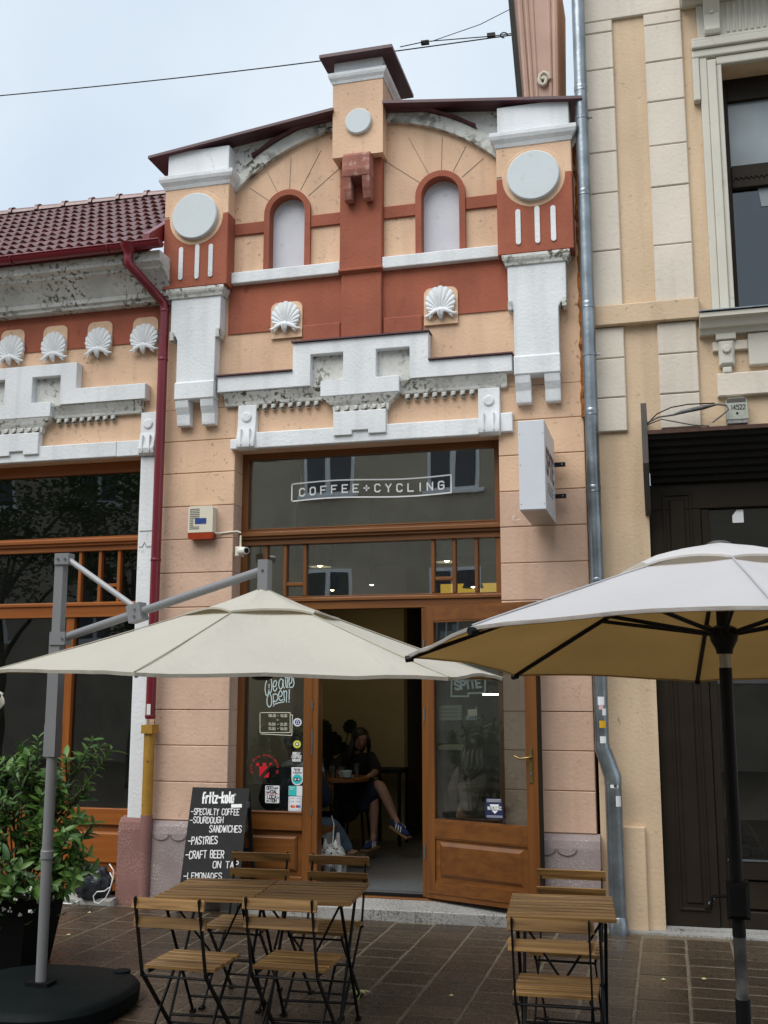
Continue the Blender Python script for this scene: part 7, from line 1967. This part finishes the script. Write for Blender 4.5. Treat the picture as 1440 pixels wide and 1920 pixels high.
# long-haired person seen through the open door glass
lw = thing('person', (W(888, 1560, 1.2).x, 1.2, FZ), 'long-haired seated person in a beige top seen from behind through the door glass', 'person')
Y0 = 1.2
nd = [(P(888,1530,Y0),(.16,.13)), (P(888,1500,Y0),(.13,.10)), (P(888,1462,Y0),(.16,.10)), (P(889,1440,Y0),(.11,.08)), (P(890,1428,Y0),.05), (P(891,1416,Y0),.065), (P(892,1402,Y0),(.082,.092)), (P(892,1386,Y0),.065),
      (P(862,1450,Y0),.06), (P(850,1490,Y0+.1),.045), (P(870,1500,Y0+.35),.032), (P(884,1495,Y0+.42),.026), (P(916,1450,Y0),.06), (P(926,1490,Y0+.1),.045), (P(912,1500,Y0+.35),.032), (P(905,1495,Y0+.42),.026),
      (P(905,1535,Y0+.1),.09), (P(912,1532,Y0+.5),.065), (P(914,1580,Y0+.5),.05), (P(912,1620,Y0+.45),.035), (P(872,1535,Y0+.1),.09), (P(874,1532,Y0+.5),.065), (P(874,1580,Y0+.5),.05), (P(874,1620,Y0+.45),.035)]
ed = [(0,1),(1,2),(2,3),(3,4),(4,5),(5,6),(6,7),(2,8),(8,9),(9,10),(10,11),(2,12),(12,13),(13,14),(14,15),(0,16),(16,17),(17,18),(18,19),(0,20),(20,21),(21,22),(22,23)]
skin('body', nd, ed, M_SKIN, lw)
skin('top', [up2(0,.01), up2(1), up2(2), up2(3,.015), up2(8,.02), up2(9,.02), up2(10,.014), up2(12,.02), up2(13,.02), up2(14,.014)], [(0,1),(1,2),(2,3),(2,4),(4,5),(5,6),(2,7),(7,8),(8,9)], M_BEIGE, lw)
skin('trousers', [(nd[0][0]-Vector((0,0,.03)),(.17,.145)), up2(16), up2(17), up2(18,.015), up2(19,.02), up2(20), up2(21), up2(22,.015), up2(23,.02)], [(0,1),(1,2),(2,3),(3,4),(0,5),(5,6),(6,7),(7,8)], M_NAVYCL, lw)
hq = nd[6][0]
hair_mesh(lw, [(hq+V3((0,-.012,.03)), (.092,.10,.10))],
    [([hq+V3((dx_,-.05,.03)), hq+V3((dx_*1.25-.01,-.085,-.06)), hq+V3((dx_*1.2-.03+.01*k_,-.105,-.16)), hq+V3((dx_*1.0-.06-.01*k_,-.11,-.26)), hq+V3((dx_*.8-.10,-.105,-.33-.02*k_))], [.035,.036,.032,.026,.008]) for k_, dx_ in enumerate((-.06,-.03,.0,.035,.065))], mat('brown_hair', (0.03,0.016,0.009), 0.4, 0.4, 30, 0.3, 40))
sh_ = W(862, 1402, 2.9)
b = MB(); b.box(sh_.x-.22, sh_.x+.22, 2.85, 3.19, sh_.z-.02, sh_.z+.02); obj('wall_shelf', b, mat('pale_shelf', (0.5,0.52,0.42), 0.6, 0.05, 5, 0), label='pale wall shelf deep behind the open door glass', cat='shelf')
t = thing('stool', (nd[0][0].x, Y0, FZ), 'dark stool under the long-haired person', 'stool')
b = MB(); zq = nd[0][0].z-.15; b.lathe((nd[0][0].x, Y0, zq-.04), [(.17,0),(.18,.01),(.18,.03),(.17,.04)], 24); obj('seat', b, M_HOOD, t)
for k in range(4):
    a = math.pi/4 + k*math.pi/2; b = MB(); b.tube([(nd[0][0].x+.13*math.cos(a), Y0+.13*math.sin(a), zq-.04), (nd[0][0].x+.19*math.cos(a), Y0+.19*math.sin(a), FZ)], .012, 8); obj('leg', b, M_BLACK, t)

# white terrier
dY = .62
dc = W(625, 1600, dY)
M_FUR = mat('white_fur', (0.62, 0.61, 0.58), 0.95, 0.15, 20, 0.8, 50)
dg = thing('terrier', (dc.x, dY, FZ), 'small white terrier standing inside the doorway behind a chair', 'dog')
hz = W(626, 1596, dY).z
nd = [((dc.x-.05, dY+.22, FZ+.19),(.085,.09)), ((dc.x-.03, dY+.08, FZ+.20),(.09,.10)), ((dc.x, dY-.02, FZ+.22),(.08,.09)), ((dc.x+.005, dY-.06, hz-.02),(.06,.07)), ((dc.x+.01, dY-.12, hz),(.07,.07)), ((dc.x+.014, dY-.20, hz-.03),(.035,.03)),
      ((dc.x-.05, dY-.02, FZ+.14),.04), ((dc.x-.05, dY-.03, FZ+.07),.028), ((dc.x-.05, dY-.05, FZ+.018),.03), ((dc.x+.055, dY-.02, FZ+.14),.04), ((dc.x+.055, dY-.03, FZ+.07),.028), ((dc.x+.055, dY-.05, FZ+.018),.03),
      ((dc.x-.10, dY+.22, FZ+.15),.05), ((dc.x-.10, dY+.27, FZ+.08),.028), ((dc.x-.10, dY+.24, FZ+.018),.03), ((dc.x+.01, dY+.23, FZ+.15),.05), ((dc.x+.01, dY+.28, FZ+.08),.028), ((dc.x+.01, dY+.25, FZ+.018),.03), ((dc.x-.06, dY+.31, FZ+.27),.03), ((dc.x-.06, dY+.33, FZ+.37),.015)]
ed = [(0,1),(1,2),(2,3),(3,4),(4,5),(2,6),(6,7),(7,8),(2,9),(9,10),(10,11),(0,12),(12,13),(13,14),(0,15),(15,16),(16,17),(0,18),(18,19)]
nd = [(Vector(a), r) for a, r in nd]
skin('body', nd, ed, M_FUR, dg)
for s in (-1, 1):
    c = nd[4][0] + Vector((s*.045, .0, .05)); b = MB(); b.lathe(c, [(.025,0),(.018,.03),(.003,.065)], 8); obj('ear', b, M_FUR, dg)
    blob('eye', nd[4][0] + Vector((s*.03, -.065, .012)), (.009,.006,.009), M_BLACK, dg, sub=2)
blob('nose', nd[5][0] + Vector((0,-.035,.005)), (.014,.01,.011), M_BLACK, dg, sub=2)
random.seed(4); b = MB()
for i in range(900):
    d = Vector((random.gauss(0,1), random.gauss(0,1), random.gauss(0,1))).normalized(); k = random.choice([4,4,4,3,2,1,5,2])
    r = nd[k][1]; r = r[0] if isinstance(r, tuple) else r
    c = nd[k][0] + d*r*.92; L_ = random.uniform(.02,.045); s = d.orthogonal().normalized()*.0035; e = d*L_ + Vector((0,0,-.010))
    b.add([c-s, c+s, c+e], [(0,1,2)])
obj('fur_tufts', b, M_FUR, dg, kind='stuff', recalc=False)
b = MB(); b.tube([nd[3][0]+Vector((0,.02,.02)), W(626, 1545, dY+.2), W(622, 1530, dY+.4)], .005, 6); obj('leash', b, M_COLLAR, label='pale leash rising from the white terrier', cat='leash')

# ------------------------------------------------------------------ the other side of the street (seen in the panes)
opp = thing('street_house', (-6, -15.5, 0), 'plain brown rendered house across the street, seen only as a reflection', 'building')
M_OPP = mat('brown_rendering', (0.44, 0.385, 0.29), 0.9, 0.15, 1.2, 0.2, 20)
b = MB(); b.box(-34, 14, -16.0, -15.5, 0, 8.6); obj('wall', b, M_OPP, opp)
b = MB(); b.box(-34.2, 14.2, -16.2, -15.2, 8.6, 8.9); obj('eaves', b, M_CREAM, opp)
M_OWIN = mat('window_dark', (0.05, 0.055, 0.06), 0.2, 0.1, 3, 0)
yv = .43 + 15.5
wx = [W(617, 872, yv), W(850, 862, yv)]
gap_ = wx[1].x - wx[0].x
for k in range(-5, 6):
    for (zc, hh) in ((wx[0].z, .75), (wx[0].z-3.4, .8)):
        x = wx[0].x + k*gap_
        if not -33 < x < 13: continue
        b = MB(); b.box(x-.62, x+.62, -15.499, -15.47, zc-hh, zc+hh); wdw = obj('window', b, M_PRINTW, opp)
        for s in (-1, 1):
            b = MB(); b.box(x+s*.30-.235, x+s*.30+.235, -15.469, -15.455, zc-hh+.08, zc+hh-.08); obj('window_pane', b, M_OWIN, wdw)
        b = MB(); b.box(x-.75, x+.75, -15.499, -15.38, zc-hh-.08, zc-hh-.001); obj('window_sill', b, M_PRINTW, wdw)
def tree(x, y, h, r, label, seed):
    random.seed(seed); t = thing('street_tree', (x, y, 0), label, 'tree', 'trees across the street')
    b = MB(); b.tube([(x,y,0),(x+.05,y,h*.3),(x-.05,y+.1,h*.6)], [.16,.12,.07], 8)
    for k in range(7):
        a = k*.9; b.tube([(x,y,h*(.32+.03*k)), (x+r*.4*math.cos(a), y+r*.4*math.sin(a), h*(.5+.04*k)), (x+r*.75*math.cos(a), y+r*.75*math.sin(a), h*(.6+.05*k))], [.06,.04,.015], 5)
    obj('trunk', b, M_STEM, t)
    b = MB(); cl = []
    for k in range(46):
        d = Vector((random.gauss(0,1), random.gauss(0,1), random.gauss(0,1))).normalized()*random.uniform(.35,1.0)
        cl.append(Vector((x+d.x*r, y+d.y*r, h*.68+d.z*h*.30)))
    for i in range(4200):
        c = random.choice(cl) + Vector((random.gauss(0,.22), random.gauss(0,.22), random.gauss(0,.18)))
        u = Vector((random.uniform(-1,1), random.uniform(-1,1), random.uniform(-.6,.6))).normalized(); w = u.orthogonal().normalized()
        b.add([c-u*.07, c+w*.035, c+u*.07, c-w*.035], [(0,1,2,3)])
    obj('crown', b, leafmat('tree_leaf', (0.03,0.07,0.02,1), (0.07,0.13,0.035,1), .5), t, kind='stuff', recalc=False)
tree(-9.6, -9.5, 6.6, 2.0, 'leafy street tree reflected in the low house window', 31); tree(-13.6, -11.0, 7.0, 2.3, 'second street tree further left across the street', 32)

# paint-softened arrises on the stucco work
for o in list(scene.objects):
    if o.type == 'MESH' and o.data.materials and o.data.materials[0] and o.data.materials[0].name in ('white_stucco', 'weathered_stucco', 'mossy_arch', 'bleached_red_paint', 'cream_stone_trim') and o.name.split('.')[0] not in ('shell_ornament', 'leaf_swag', 'flute'):
        md = o.modifiers.new('soft_edge', 'BEVEL'); md.width = .007; md.segments = 2; md.limit_method = 'ANGLE'; md.angle_limit = rad(38); md.use_clamp_overlap = True
